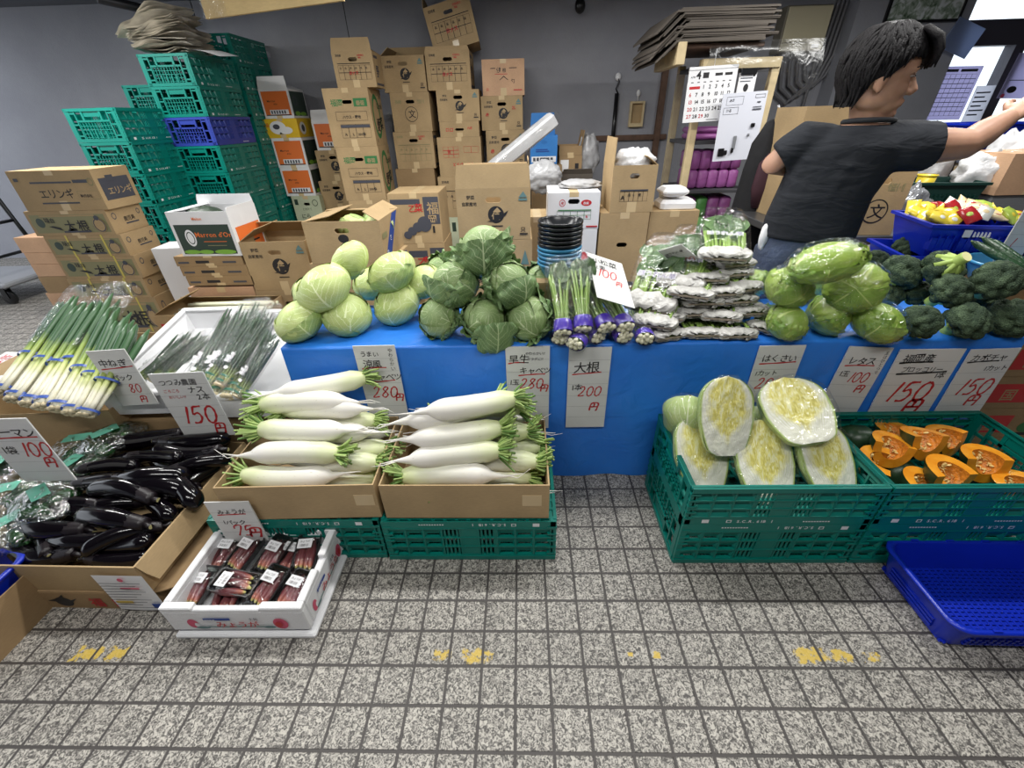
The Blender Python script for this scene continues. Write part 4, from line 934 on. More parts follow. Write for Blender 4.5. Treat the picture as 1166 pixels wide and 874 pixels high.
# ================================================================== EGGPLANTS
carton('cardboard_box', 'low brown box printed with an eggplant under the heap of black eggplants', .54, .60, .085, (-1.482, 1.075, 0), D2R(-1), 'card_d', 'closed', {'R': (-75, .09)}, {'F': [('e', .40, .42, .055, .30, 'k'), ('p', ((.30, .48), (.36, .62), (.36, .42)), 'k'), ('p', ((.44, .5), (.50, .66), (.45, .38)), 'k'), ('p', ((.385, .70), (.43, .92), (.42, .66)), 'k'), ('t', '福', .57, .22, .6, 'r'), ('t', '岡', .72, .22, .6, 'r')]}, None, False, cat='cardboard box')
carton('cardboard_tray', 'wide open cardboard tray heaped with glossy black eggplants', .56, .60, .125, (-1.488, 1.082, .092), D2R(-1), 'card', 'open', {'R': (-158, .085)}, {}, None, False, cat='cardboard tray')
EGM = plain('eggplant_skin', srgb(10, 7, 12), .13, 0, spec=.35, coat=.25); EGC = plain('eggplant_calyx', srgb(22, 15, 20), .4, .25, 40); EGT = plain('eggplant_stem_cut', srgb(170, 164, 116), .6)
def make_egg(seed, label, group):
    rd = random.Random(seed); R = thing('eggplant', label, 'eggplant', (0, 0, 0), 0, group); Le = .20; cv = rd.uniform(.01, .028); n = 22; b = MB(); rings = []
    for i in range(n+1):
        t = i/n; r = .0265*(.58+.42*min(1, t*2.2)**.8)*(1 if t < .86 else math.sqrt(max(0.0004, 1-((t-.86)/.14)**2))); x = Le/2-Le*t; y = cv*math.sin(t*PI)
        rings.append([(x, y+r*math.cos(2*PI*j/16), r*math.sin(2*PI*j/16)) for j in range(16)])
    b.loft(rings, 0, True, True, True); b.build('fruit', EGM, R)
    b = MB(); rings = []
    for t, r in ((0, .017), (.03, .0175), (.12, .0195), (.17, .0205)): rings.append([(Le/2+.004-Le*t-(.012 if t > .15 and j % 3 == 0 else 0), cv*math.sin(t*PI)+r*math.cos(2*PI*j/15), r*math.sin(2*PI*j/15)) for j in range(15)])
    b.loft(rings[::-1], 0, True, False, True); b.tube([(Le/2, 0, 0), (Le/2+.012, 0, .002), (Le/2+.026, .002, .005)], [.010, .007, .0065], 8); b.build('calyx', EGC, R)
    b = MB(); b.poly([(Le/2+.0265, .002+.006*math.cos(j*PI/4), .005+.006*math.sin(j*PI/4)) for j in range(8)]); b.build('cut_stem_end', EGT, R); return R
EG = 'black eggplants in the cardboard tray'
eg0 = [make_egg(s, 'x', EG) for s in (81, 82, 83, 84)]; eu = [False]*4
egs = (((180, 569), (98, 557), .285, 'shiny eggplant across the top front with its stem end right of centre'), ((176, 598), (80, 585), .255, 'eggplant in the front with a pale cut stem at right, second from the top'),
 ((102, 602), (18, 595), .245, 'bent eggplant at the front left with a bright highlight'), ((84, 630), (14, 618), .215, 'eggplant at the front left corner just above the tray rim'), ((73, 617), (182, 616), .225, 'long eggplant lying along the front, stem end at left'),
 ((108, 635), (166, 634), .200, 'eggplant lowest at the front, partly sunk behind the rim'), ((112, 574), (42, 583), .270, 'eggplant on the left with its dark end away'), ((124, 549), (222, 541), .295, 'long eggplant across the middle, thin end at left'),
 ((128, 557), (224, 561), .275, 'eggplant with a squared highlight in the middle right'), ((92, 534), (160, 530), .290, 'eggplant with a grey blunt end at the left of the middle row'), ((148, 519), (208, 521), .310, 'plump eggplant with a broad bright highlight near the top'),
 ((264, 512), (160, 511), .315, 'eggplant highest at the back, curving right'), ((211, 492), (118, 506), .300, 'eggplant at the very back with its stem end up at right'), ((180, 503), (268, 499), .290, 'eggplant at the back right beside the price card'),
 ((204, 533), (258, 523), .285, 'eggplant on the right under the curved one'), ((185, 543), (226, 577), .255, 'eggplant at the right side pointing down towards the tray flap'), ((78, 550), (172, 563), .285, 'eggplant with a rounded black end at left, above the front ones'),
 ((205, 556), (238, 535), .26, 'eggplant wedged against the right wall of the tray'))
for i, (c, t_, z, lb) in enumerate(egs):
    a, b_ = at_z(*c, z-.018), at_z(*t_, z-.026); ln = (a-b_).length; s = max(1.0, min(1.35, ln/.205)); put(eg0, eu, i, (a+b_)/2, aim(b_, a, 1.0+i*.9), lb, EG, s)
for k in range(12):
    ix, iy = k % 3, k//3; put(eg0, eu, 20+k, (-1.66+.17*ix, .87+.135*iy, .135+.012*(iy % 2)), (0, 0, .3*(k % 4)-.4), 'eggplant in the hidden bottom layer of the eggplant heap', EG+' bottom', 1)

for k in range(12):
    ix, iy = k % 3, k//3; put(eg0, eu, 40+k, (-1.655+.155*ix+.03*(iy % 2), .89+.125*iy, .205+.014*(iy > 0)), (.4*k, 0, PI*(k % 2)+.25*((k*7) % 5)-.5), 'eggplant in the middle layer of the heap, half covered by others', EG+' middle', 1.1)
# ================================================================== GREEN PEPPERS IN BAGS
carton('cardboard_tray', 'cardboard tray of bagged green peppers left of the eggplants', .50, .56, .20, (-2.03, 1.09, 0), 0, 'card', 'open', {}, {}, None, False, cat='cardboard tray')
PEP = plain('green_pepper_skin', srgb(38, 84, 40), .25, .15, 20); TEAL = plain('teal_bag_label', srgb(96, 172, 148), .4)
def make_pepbag(seed, label, group):
    rd = random.Random(seed); R = thing('bag_of_green_peppers', label, 'bag of peppers', (0, 0, 0), 0, group)
    for k in range(5):
        b = MB(); b.T = Matrix.Translation((rd.uniform(-.05, .05), -.045+.022*k, rd.uniform(.018, .04))) @ Euler((rd.uniform(-.5, .5), PI/2+rd.uniform(-.6, .6), rd.uniform(0, 6))).to_matrix().to_4x4()
        b.lathe([(.001, -.042), (.012, -.04), (.02, -.02), (.025, .01), (.023, .03), (.01, .037), (.005, .032)], 14); b.tube([(0, 0, .032), (0, .002, .05)], [.004, .003], 6); b.build('green_pepper', PEP, R)
    b = MB(); b.ball((0, 0, .03), (.105, .085, .042), 36, 22, 0, lambda d: 1+.10*noise.noise(d*3+Vector((seed, 0, 0)))+.07*abs(noise.noise(d*8))+(.25*max(0, d.x-.75))); b.build('plastic_bag', film_mat('pepper_bag_film', (.93, .98, .96, 1), .24, 26, .9, .15), R)
    b = MB(); b.grid(lambda u, v: (-.045+.08*u, -.02+.045*v, .0735+.004*noise.noise(Vector((u*3, v*3, seed)))), 6, 4); b.build('bag_label', TEAL, R); return R
GG = 'bags of green peppers'
pp0 = [make_pepbag(s, 'x', GG) for s in (91, 92)]; ppu = [False]*2
for i, (px, z, rz, lb) in enumerate((((14, 566), .25, .3, 'bag of green peppers behind the front left eggplants'), ((18, 602), .225, 1.1, 'bag of green peppers at the front left, touching the bent eggplant'), ((52, 572), .255, -.6, 'bag of green peppers with a teal label beside the eggplant heap'),
    ((96, 508), .255, .2, 'bag of green peppers below the onion roots behind the price card'), ((128, 500), .27, .9, 'bag of green peppers right of the pepper price card, by the white tubs'), ((10, 530), .24, 2, 'bag of green peppers hidden behind the pepper price card'), ((88, 535), .235, 1.4, 'bag of green peppers between the pepper price card and the eggplants'))):
    put(pp0, ppu, i, at_z(*px, z)-Vector((0, 0, .035)), (0, 0, rz), lb, GG, 1.12)

# ================================================================== GREEN ONIONS
OB = carton('cardboard_box', 'tall cardboard box under the bare green onions, its left flap folded out', .66, .80, .37, (-2.09, 1.785, 0), D2R(3), 'card', 'open', {'L': (-70, .13)}, {}, None, False, cat='cardboard box')
def on_mat(name, white, green, p0, p1):
    m, nt, b = _new(name); tc = N(nt, 'ShaderNodeTexCoord'); sp = N(nt, 'ShaderNodeSeparateXYZ'); L(nt, tc.outputs['UV'], sp.inputs[0]); n = noisef(nt, tc.outputs['Object'], 20, 2)
    k = mth(nt, 'MULTIPLY_ADD', mth(nt, 'SUBTRACT', n, .5), .12, sp.outputs[1])
    L(nt, ramp(nt, k, (p0-.10, white), (p0, srgb(206, 212, 146)), (p1-.08, srgb(150, 172, 84)), (p1+.05, green), (1, green)), b.inputs['Base Color']); b.inputs['Roughness'].default_value = .38; return m
ONM = on_mat('green_onion_stalk', srgb(232, 228, 208), srgb(62, 96, 62), .30, .52); SCM = on_mat('scallion_stalk', srgb(214, 216, 188), srgb(48, 78, 52), .10, .22)
ROOT = plain('onion_root_fuzz', srgb(206, 192, 160), .8, .2, 60); BTAPE = plain('blue_bundle_tape', srgb(66, 92, 168), .3)
def make_bundle(seed, label, group, n=7, Ln=.72, r0=.0105, spread=.030, name='green_onion_bundle', mat=None, tape=BTAPE, tapes=(.035, .36), sleeve=None, cat='green onions', roots=True, fan=1.0):
    rd = random.Random(seed); R = thing(name, label, cat, (0, 0, 0), 0, group)
    for k in range(n):
        a = 2*PI*k/n; q = spread*(0 if k == 0 else rd.uniform(.5, 1)); cx, cz = q*math.cos(a), q*.6*math.sin(a)+spread*.6; f = fan*rd.uniform(.7, 1.6); pts = []; rad = []; dl = rd.uniform(.9, 1.05)
        for i in range(9):
            t = i/8; w = 1+f*t*t*.9; pts.append((cx*w+.012*math.sin(t*3+k), t*Ln*dl, cz*w+.01*math.sin(t*PI+k)*t)); rad.append(r0*(1.15 if i == 0 else (.92 if t < .4 else .95+.35*math.sin((t-.4)/.6*PI*.7)) if t < .95 else .35))
        b = MB(); b.tube(pts, rad, 8, 0, True, True); b.build('stalk', mat or ONM, R)
    if roots:
        b = MB()
        for k in range(n): a = 2*PI*k/n; q = spread*(0 if k == 0 else .75); b.ball((q*math.cos(a), -.004, q*.6*math.sin(a)+spread*.6), (.013, .012, .011), 8, 6, 0, lambda d: 1+.25*noise.noise(d*5+Vector((k, seed, 0))))
        b.build('root_tuft', ROOT, R)
    b = MB()
    for tp in tapes: e = spread+r0*1.1; e *= 1+fan*tp*tp; b.loft([[(e*1.05*math.cos(2*PI*j/16), tp*Ln+dy, (e*.72)*math.sin(2*PI*j/16)+spread*.6) for j in range(16)] for dy in (-.008, .008)], 0, True)
    b.build('binding_tape', tape, R)
    if sleeve:
        b = MB(); s0, s1, fl = sleeve
        b.loft([[((spread+r0)*(1.25+fl*t)*math.cos(2*PI*j/20)*(1+.10*noise.noise(Vector((j*.9, t*5, seed)))), (s0+(s1-s0)*t)*Ln, (spread+r0)*(.9+.3*fl*t)*math.sin(2*PI*j/20)*(1+.15*noise.noise(Vector((j, t*4, seed+9))))+spread*.7) for j in range(20)] for t in [q/12 for q in range(13)]], 0, True); b.build('plastic_sleeve', M['film_shiny'], R)
    return R
def aim_y(p0, p1, roll=0):
    d = (Vector(p1)-Vector(p0)).normalized(); x = d.cross(Vector((0, 0, 1))).normalized(); z = x.cross(d); return (Matrix((x, d, z)).transposed() @ Matrix.Rotation(roll, 3, 'Y')).to_euler()
OG = 'bare green onions in bundles'
on0 = [make_bundle(s, 'x', OG, sleeve=(.45, 1.12, .9) if s == 101 else None) for s in (101, 102, 103)]; ou = [False]*3
for i, (a, t_, lb) in enumerate((((4, 449), (92, 346), 'bundle of green onions furthest left in a clear sleeve'), ((20, 457), (108, 349), 'bundle of green onions second from the left, thick white stems'), ((37, 462), (122, 352), 'bundle of green onions third from the left with blue tape'),
    ((53, 465), (132, 344), 'bundle of green onions in the middle with a clear sleeve at the tips'), ((70, 468), (142, 358), 'bundle of green onions fifth from the left'), ((86, 472), (152, 366), 'bundle of green onions second from the right end'), ((103, 474), (164, 376), 'bundle of green onions at the right end by the white tub'),
    ((28, 450), (116, 362), 'bundle of green onions underneath, left of the middle'), ((62, 456), (146, 372), 'bundle of green onions underneath, right of the middle'))):
    up = .03 if i < 7 else -.02
    p, q = at_z(*a, .40+up), at_z(*t_, .60+up); o = put(on0, ou, {0: 0, 3: 0}.get(i, 1+i % 2), p, aim_y(p, q, 0), lb, OG, (1, (q-p).length/.72, 1))
def styro_tray(label, FL, wd, ln, h, yaw, pitch):
    R = thing('polystyrene_tub', label, 'polystyrene tub', FL, Euler((pitch, 0, yaw))); b = MB(); t = .02
    for (x0, x1, y0, y1) in ((0, wd, 0, t), (0, wd, ln-t, ln), (0, t, t, ln-t), (wd-t, wd, t, ln-t)): b.bevbox(x0, x1, y0, y1, -h, 0, .004)
    b.bevbox(t-.002, wd-t+.002, t-.002, ln-t+.002, -h, -h+.02, .002); b.build('tub_body', M['styro'], R)
    b = MB()
    for (x0, x1, y0, y1) in ((-.008, wd+.008, -.008, t), (-.008, wd+.008, ln-t, ln+.008), (-.008, t, t, ln-t), (wd-t, wd+.008, t, ln-t)): b.bevbox(x0, x1, y0, y1, -.02, .004, .004)
    b.build('rim', M['styro'], R); return R
styro_tray('long white polystyrene tub of scallions next to the bare green onions', (-1.77, 1.415, .45), .29, .66, .13, D2R(2), D2R(9))
styro_tray('white polystyrene tub of scallions nearest the blue tarpaulin', (-1.465, 1.40, .44), .50, .66, .13, D2R(1), D2R(9))
carton('cardboard_box', 'plain carton standing under the two white scallion tubs', .80, .66, .28, (-1.35, 1.78, 0), D2R(1), 'card_d', 'closed', {}, {}, None, False)
SG = 'sleeved scallion bunches in the white tubs'; PINKT = plain('green_tag_tape', srgb(40, 120, 90), .35)
sc0 = [make_bundle(s, 'x', SG, 14, .56, .0042, .026, 'scallion_bunch', SCM, PINKT, (.05, .12), (.0, 1.12, .55), 'scallions', True, .8) for s in (111, 112)]; su = [False]*2
lab = MB()
for i, (a, t_, lb) in enumerate((((158, 437), (214, 392), 'sleeved scallion bunch at the left of the long tub'), ((176, 434), (226, 388), 'sleeved scallion bunch in the middle of the long tub'), ((192, 430), (240, 388), 'sleeved scallion bunch along the right wall of the long tub'),
    ((216, 446), (268, 362), 'sleeved scallion bunch furthest left in the tub by the tarpaulin'), ((232, 450), (284, 358), 'sleeved scallion bunch second from left in the tub by the tarpaulin'), ((247, 452), (298, 356), 'sleeved scallion bunch third from left, its crinkled film end highest'), ((262, 453), (311, 362), 'sleeved scallion bunch fourth from left in the tub by the tarpaulin'), ((275, 452), (318, 384), 'sleeved scallion bunch along the right wall beside the blue tarpaulin'),
    ((238, 438), (292, 366), 'sleeved scallion bunch lying on top in the middle of the right tub'), ((255, 440), (306, 368), 'sleeved scallion bunch lying on top at the right of the right tub'))):
    zz = (.42, .54) if i < 3 else (.42, .60) if i < 8 else (.455, .625)
    p, q = at_z(*a, zz[0]), at_z(*t_, zz[1]); put(sc0, su, i, p, aim_y(p, q, 0), lb, SG, (1, min(1.1, (q-p).length/.56), 1))
for r_ in [o for o in COL.objects if o.name.startswith('scallion_bunch')]:
    b = MB()
    for k, (u0, st) in enumerate(((.42, 'ねぎ'), (.50, '小ねぎ'))): b.text(st, (-.012+.016*k, .16, .046), (0, 1, 0), (-1, 0, 0), .030, 0, bold=.05)
    b.build('sleeve_lettering', [M['ink_w']], r_)
    b = MB(); b.lathe([(.0001, .0), (.013, .0)], 14); f = b.build('round_sticker', M['ink_w'], r_, (.006, .12, .047))
    if r_.name in ('scallion_bunch', ): pass

# ================================================================== BAGGED GREENS ON THE TABLE
GRL = leaf_mat('bagged_green_leaf', srgb(44, 74, 40), srgb(84, 118, 66), srgb(140, 164, 104), 7, .4, .45, .5, 16)
GST = plain('greens_stem', srgb(138, 168, 84), .4, .15, 30); WRAP = plain('crumpled_white_film_end', srgb(186, 184, 180), .32, .16, 26, 1.0, 45); MUD = plain('muddy_root_end', srgb(158, 146, 130), .7, .3, 80)
PURP = plain('violet_tape', srgb(70, 44, 168), .25); BULB = plain('pale_root_bulb', srgb(222, 218, 190), .45, .1, 30)
def sup(a, p): c, s = math.cos(a), math.sin(a); return (abs(c)**p*(1 if c >= 0 else -1), abs(s)**p*(1 if s >= 0 else -1))
def make_greens(seed, label, group):
    rd = random.Random(seed); R = thing('bagged_greens', label, 'bagged greens', (0, 0, 0), 0, group); w, h, l = .080, .019, .27
    b = MB()
    for k in range(9):
        b.T = Matrix.Translation((rd.uniform(-.055, .055), rd.uniform(.13, .2), h+rd.uniform(-.012, .014))) @ Euler((rd.uniform(-.3, .3), rd.uniform(-.4, .4), rd.uniform(-.6, .6))).to_matrix().to_4x4()
        b.grid(lambda u, v: ((2*u-1)*.030*math.sin(min(1, .1+v)*PI*.85), v*.085-.03, .006*noise.noise(Vector((u*3, v*4, k+seed)))+.008*(2*u-1)**2), 6, 8)
    b.T = Matrix(); b.loft([[(w*.86*k_*sup(2*PI*j/20, .7)[0], y, h+h*.7*k_*sup(2*PI*j/20, .8)[1]+.004*noise.noise(Vector((j, y*30, seed)))) for j in range(20)] for y, k_ in ((.10, .7), (.13, .95), (.18, 1), (.23, .9), (.25, .5))], 0, True, True, True)
    b.build('leaves', GRL, R)
    b = MB()
    for k in range(16): x = -.06+.12*k/15; b.tube([(x*.95, .012, h+rd.uniform(-.010, .012)), (x, .07, h+rd.uniform(-.012, .014)), (x*1.05, .135, h+rd.uniform(-.01, .014))], .0052, 6)
    b.build('stems', GST, R)
    b = MB(); rings = []
    for y, k_ in ((.046, .84), (.036, .98), (.02, 1.04), (.006, 1.0), (-.006, .86), (-.010, .5)): rings.append([(w*k_*sup(2*PI*j/36, .62)[0]*(1+.07*noise.noise(Vector((j*.5, y*60, seed)))), y+.016*noise.noise(Vector((j*.7, 3, seed+y*9))), h+h*k_*sup(2*PI*j/36, .75)[1]*(.80+.65*abs(noise.noise(Vector((j*.55, y*38, seed+4)))))+.006*noise.noise(Vector((j*.3, 2, seed)))) for j in range(36)])
    b.loft(rings, 0, True); b.build('white_root_wrap', WRAP, R)
    b = MB(); b.grid(lambda u, v: ((2*u-1)*w*.80, -.011+.003*noise.noise(Vector((u*9, v*4, seed))), h+(2*v-1)*h*.24*(1-(2*u-1)**2*.35)), 18, 4)
    b.build('root_ends', MUD, R)
    b = MB(); b.loft([[(w*k_*sup(2*PI*j/28, .7)[0]*(1+.05*noise.noise(Vector((j*.6, y*20, seed+2)))), y, h+h*1.1*k_*sup(2*PI*j/28, .8)[1]*(1+.12*noise.noise(Vector((j*.8, y*22, seed+7))))) for j in range(28)] for y, k_ in ((.05, 1.0), (.09, 1.02), (.14, 1.06), (.19, 1.06), (.24, 1.0), (.27, .9), (.29, .86))], 0, True, False, True); b.build('plastic_bag', M['film_soft'], R)
    b = MB(); b.text('ほうれん草', (-.06, .10, h*2.17), (1, 0, .0), (0, 1, 0), .024, 0, jit=.1, bold=.06); b.text('ほうれん草', (-.06, .10, h*2.185), (1, 0, .0), (0, 1, 0), .024, 1, jit=.1, bold=.0); b.build('bag_lettering', [M['ink_w'], plain('ink_violet', srgb(60, 40, 110), .5)], R)
    return R
BGG = 'bagged leafy greens with white root ends'
gr0 = [make_greens(s, 'x', BGG) for s in (121, 122, 123)]; gu = [False]*3
gl = (((765, 383), .664, -.25, 0, .92, 'bagged greens at the bottom left of the stack, roots to the front'), ((801, 381), .664, .05, 0, .95, 'bagged greens at the bottom centre of the stack'), ((842, 382), .664, .0, 0, .95, 'bagged greens second from the right in the bottom row'), ((870, 374), .668, .75, .1, .85, 'bagged greens at the bottom right, twisted towards the lettuce'),
 ((757, 363), .708, .05, 0, 1.0, 'bagged greens with a flat white end, second layer at left'), ((822, 362), .708, .22, .05, .95, 'bagged greens slanting up to the right in the second layer'), ((858, 356), .712, -.1, .05, .95, 'bagged greens at the right of the second layer'), ((792, 357), .715, -.1, .1, .92, 'bagged greens with a crumpled end between the second and third layer'),
 ((803, 345), .752, .0, .05, 1.0, 'bagged greens with a puffy white end in the third layer'), ((843, 343), .75, -.15, .05, 1.0, 'bagged greens at the right of the third layer'), ((786, 336), .790, .45, .1, 1.0, 'bagged greens slanting up to the right in the fourth layer'), ((852, 329), .79, -.3, .1, .98, 'bagged greens at the right of the fourth layer'),
 ((826, 334), .785, -.05, .1, .95, 'bagged greens in the middle of the fourth layer'), ((808, 318), .826, .1, .05, .95, 'bagged greens at the left of the fifth layer'), ((840, 312), .83, -.2, .05, .98, 'bagged greens at the right of the fifth layer'), ((842, 301), .862, -.15, .05, .95, 'bagged greens directly under the topmost one'),
 ((826, 293), .90, .28, .32, 1.12, 'topmost bagged greens with its whole leafy bag in view'), ((738, 349), .735, .50, .55, 1.25, 'large bagged greens leaning at the left with its leaves upright'), ((774, 325), .80, .45, .5, 1.1, 'bagged greens leaning behind the large left one with white end lifted'), ((745, 369), .70, .40, .3, 1.0, 'bagged greens pressed under the large leaning one'))
for i, (px, z, rz, tx, s, lb) in enumerate(gl):
    p = at_z(*px, z+.02); put(gr0, gu, i, (p.x, p.y+.005, z), Euler((tx, 0, -rz)), lb, BGG, s)
def make_koma(seed, label, group):
    rd = random.Random(seed); R = thing('taped_greens_bunch', label, 'bunch of greens', (0, 0, 0), 0, group); b = MB()
    for k in range(15):
        a = 2*PI*k/15*1.9; q = .024*math.sqrt((k+.5)/15); x, z = q*math.cos(a), .026+q*.75*math.sin(a); f = rd.uniform(.6, 1.5)
        b.tube([(x, .01, z), (x*1.1, .08, z), (x*1.1+.012*f*math.cos(a), .17, z+.004), (x*1.3+.02*f*math.cos(a), .235, z+.01*f)], [.0056, .0056, .0048, .003], 6)
    b.build('stems', GST, R)
    b = MB()
    for k in range(7):
        b.T = Matrix.Translation((rd.uniform(-.03, .03), .20+rd.uniform(-.02, .03), .03+rd.uniform(-.015, .02))) @ Euler((rd.uniform(-.5, .5), rd.uniform(-.6, .6), rd.uniform(-.5, .5))).to_matrix().to_4x4()
        b.grid(lambda u, v: ((2*u-1)*.03*math.sin(min(1, .1+v)*PI*.85), v*.09-.02, .01*noise.noise(Vector((u*3, v*4, k+seed)))), 6, 8)
    b.build('leaves', GRL, R)
    b = MB()
    for k in range(11): a = 2*PI*k/11*1.7; q = .028*math.sqrt((k+.5)/11); b.ball((q*math.cos(a), -.002+rd.uniform(-.005, .004), .026+q*.7*math.sin(a)), .0095, 10, 8)
    b.build('root_bulbs', BULB, R)
    b = MB(); b.loft([[((.036*k_)*math.cos(2*PI*j/24)*(1+.06*noise.noise(Vector((j, 1, seed)))), y, .026+(.029*k_)*math.sin(2*PI*j/24)*(1+.1*noise.noise(Vector((j, 4, seed))))) for j in range(24)] for y, k_ in ((.002, .98), (.012, 1.04), (.038, 1.0), (.048, .92))], 0, True); b.build('violet_band', PURP, R)
    b = MB(); b.loft([[(.044*k_*math.cos(2*PI*j/24)*(1+.08*noise.noise(Vector((j*.8, y*20, seed)))), y, .028+.034*k_*math.sin(2*PI*j/24)*(1+.1*noise.noise(Vector((j*.8, y*20, seed+3))))) for j in range(24)] for y, k_ in ((-.014, .7), (0, 1), (.06, 1), (.14, 1.15), (.22, 1.35), (.28, 1.3), (.31, 1.1))], 0, True, True, False); b.build('plastic_bag', M['film'], R)
    return R
KG = 'bunches of greens with violet tape'
km0 = [make_koma(s, 'x', KG) for s in (131, 132)]; ku = [False]*2
for i, (px, z, rz, tx, s, lb) in enumerate((((639, 386), .664, .25, .05, 1.0, 'violet-taped bunch at the very front left, on the tarpaulin'), ((655, 392), .664, .5, 0, .95, 'violet-taped bunch lowest at the front beside the left one'), ((682, 384), .664, -.5, .05, .95, 'violet-taped bunch in the front centre pointing right'), ((712, 384), .664, -.35, 0, .95, 'violet-taped bunch right of the front centre'), ((735, 386), .664, .1, 0, .95, 'violet-taped bunch at the right end beside the white-ended bags'),
    ((641, 374), .705, -.05, .75, .92, 'violet-taped bunch standing up at the left with its tall stems in view'), ((664, 370), .715, .0, .75, .94, 'violet-taped bunch standing up next to the price card'), ((690, 372), .705, -.25, .35, 1.0, 'violet-taped bunch under the lower end of the price card'), ((712, 372), .70, -.2, .3, 1.0, 'violet-taped bunch behind the right of the front centre'))):
    p = at_z(*px, z+.024); put(km0, ku, i, (p.x, p.y, z), Euler((tx, 0, -rz)), lb, KG, s)

# ================================================================== PRICE CARDS
Yc = TY0-.010
def vcard(nm, TL, TR, BLy, Y, items, lean=0):
    a, c = at_y(*TL, Y), at_y(*TR, Y); zb = at_y((TL[0]+TR[0])/2, BLy, Y).z if BLy > 3 else BLy
    return card('price_card', nm, a, c, Vector((a.x, a.y-lean, zb)), items)
vcard('white price card on the tarpaulin reading 280 yen, behind the left radishes', (402, 394), (450, 393), .24, Yc, [('t', 'うまい', .12, .90, .16, 'k'), ('v', 'やわらかい', .80, .94, .12, 'k'), ('t', '涼風', .14, .79, .24, 'k'), ('l', .1, .775, .7, .785, 'r'), ('t', 'キャベツ', .22, .66, .21, 'k'), ('l', .2, .63, .85, .655, 'r'), ('d', '280', .20, .47, .28, 'r'), ('d', '円', .76, .43, .28, 'r')])
vcard('white price card on the tarpaulin reading 280 yen, behind the right radishes', (576, 395), (627, 394), .28, Yc, [('t', '早生', .06, .83, .24, 'k'), ('t', 'やわらかい!!', .44, .91, .085, 'k'), ('t', 'サラダに!!', .48, .85, .085, 'k'), ('l', .05, .815, .42, .825, 'r'), ('t', 'キャベツ', .30, .70, .19, 'k'), ('l', .28, .675, .9, .69, 'r'), ('t', '1玉', .05, .57, .18, 'k'), ('d', '280', .30, .52, .24, 'r'), ('d', '円', .78, .48, .25, 'r')])
vcard('white price card on the tarpaulin reading 200 yen for radishes', (649, 396), (698, 395), 486, Yc, [('t', '大根', .12, .72, .32, 'k'), ('l', .1, .69, .8, .715, 'r'), ('t', '1本', .08, .50, .2, 'k'), ('d', '200', .26, .42, .25, 'r'), ('d', '円', .56, .23, .32, 'r')])
vcard('white price card on the tarpaulin reading 200 yen behind the napa cabbages', (866, 394), (919, 393), .40, Yc, [('t', 'はくさい', .12, .74, .2, 'k'), ('l', .1, .70, .9, .73, 'r'), ('t', '1カット', .06, .50, .16, 'k'), ('d', '200', .16, .26, .25, 'r'), ('d', '円', .75, .2, .25, 'r')])
vcard('white price card on the tarpaulin reading 100 yen for lettuce', (962, 394), (1012, 396), .32, Yc, [('t', 'レタス', .12, .78, .22, 'k'), ('l', .1, .755, .78, .77, 'r'), ('v', '玉はひとつで', .86, .92, .1, 'k'), ('t', '1玉', .06, .62, .18, 'k'), ('d', '100', .30, .54, .24, 'r'), ('d', '円', .62, .40, .28, 'r')])
vcard('large white price card reading 150 yen for broccoli', (1026, 398), (1101, 397), 474, Yc, [('t', '福岡産', .10, .83, .17, 'k'), ('l', .08, .815, .6, .83, 'k'), ('t', 'ブロッコリー', .16, .69, .115, 'k'), ('l', .12, .66, .9, .69, 'k'), ('t', '1本', .74, .60, .12, 'k'), ('d', '150', .12, .25, .34, 'r'), ('d', '円', .52, .06, .38, 'r')])
vcard('large white price card at the right end of the tarpaulin reading 150 yen', (1109, 398), (1166, 396), 473, Yc, [('t', 'カボチャ', .08, .84, .2, 'k'), ('l', .06, .82, .7, .835, 'k'), ('t', '1カット', .48, .70, .15, 'k'), ('d', '150', .14, .34, .36, 'r'), ('d', '円', .52, .17, .36, 'r')])
vcard('price card reading 80 yen stuck between the white tubs and the green onions', (101, 400), (145, 397), 462, 1.408, [('t', '中ねぎ', .12, .72, .25, 'k'), ('l', .1, .68, .95, .71, 'r'), ('t', '1パック', .14, .48, .19, 'k'), ('d', '80', .46, .24, .22, 'r'), ('d', '円', .58, .05, .26, 'r')])
vcard('large price card reading 150 yen standing in the eggplants', (171, 426), (234, 423), 497, 1.352, [('t', 'つつみ農園', .10, .83, .145, 'k'), ('t', 'ごろごろ', .1, .72, .08, 'r'), ('t', 'おいしい!!', .14, .63, .075, 'r'), ('t', 'ナス', .55, .71, .16, 'k'), ('t', '2本', .66, .60, .16, 'k'), ('d', '150', .14, .22, .34, 'r'), ('d', '円', .66, .05, .3, 'r')])
vcard('large price card reading 100 yen standing behind the bagged peppers', (-34, 478), (31, 476), 548, 1.06, [('t', 'ピーマン', .12, .74, .22, 'k'), ('l', .1, .71, .95, .725, 'r'), ('t', '1袋', .10, .47, .2, 'k'), ('d', '100', .42, .42, .28, 'r'), ('d', '円', .68, .24, .3, 'r')])
vcard('small price card reading 75 yen stuck in the box of ginger buds', (233, 572), (284, 571), 616, .955, [('t', 'みょうが', .16, .72, .17, 'k'), ('l', .14, .69, .8, .71, 'r'), ('t', '1パック', .16, .46, .16, 'k'), ('d', '75', .28, .16, .3, 'r'), ('d', '円', .62, .12, .42, 'r')])
def corners(nm, TL, TR, BL, items):
    card('price_card', nm, at_z(*TL[:2], TL[2]), at_z(*TR[:2], TR[2]), at_z(*BL[:2], BL[2]), items, .002, None, True)
sc_c = lambda p, k: CC+(Vector(p)-CC)*k
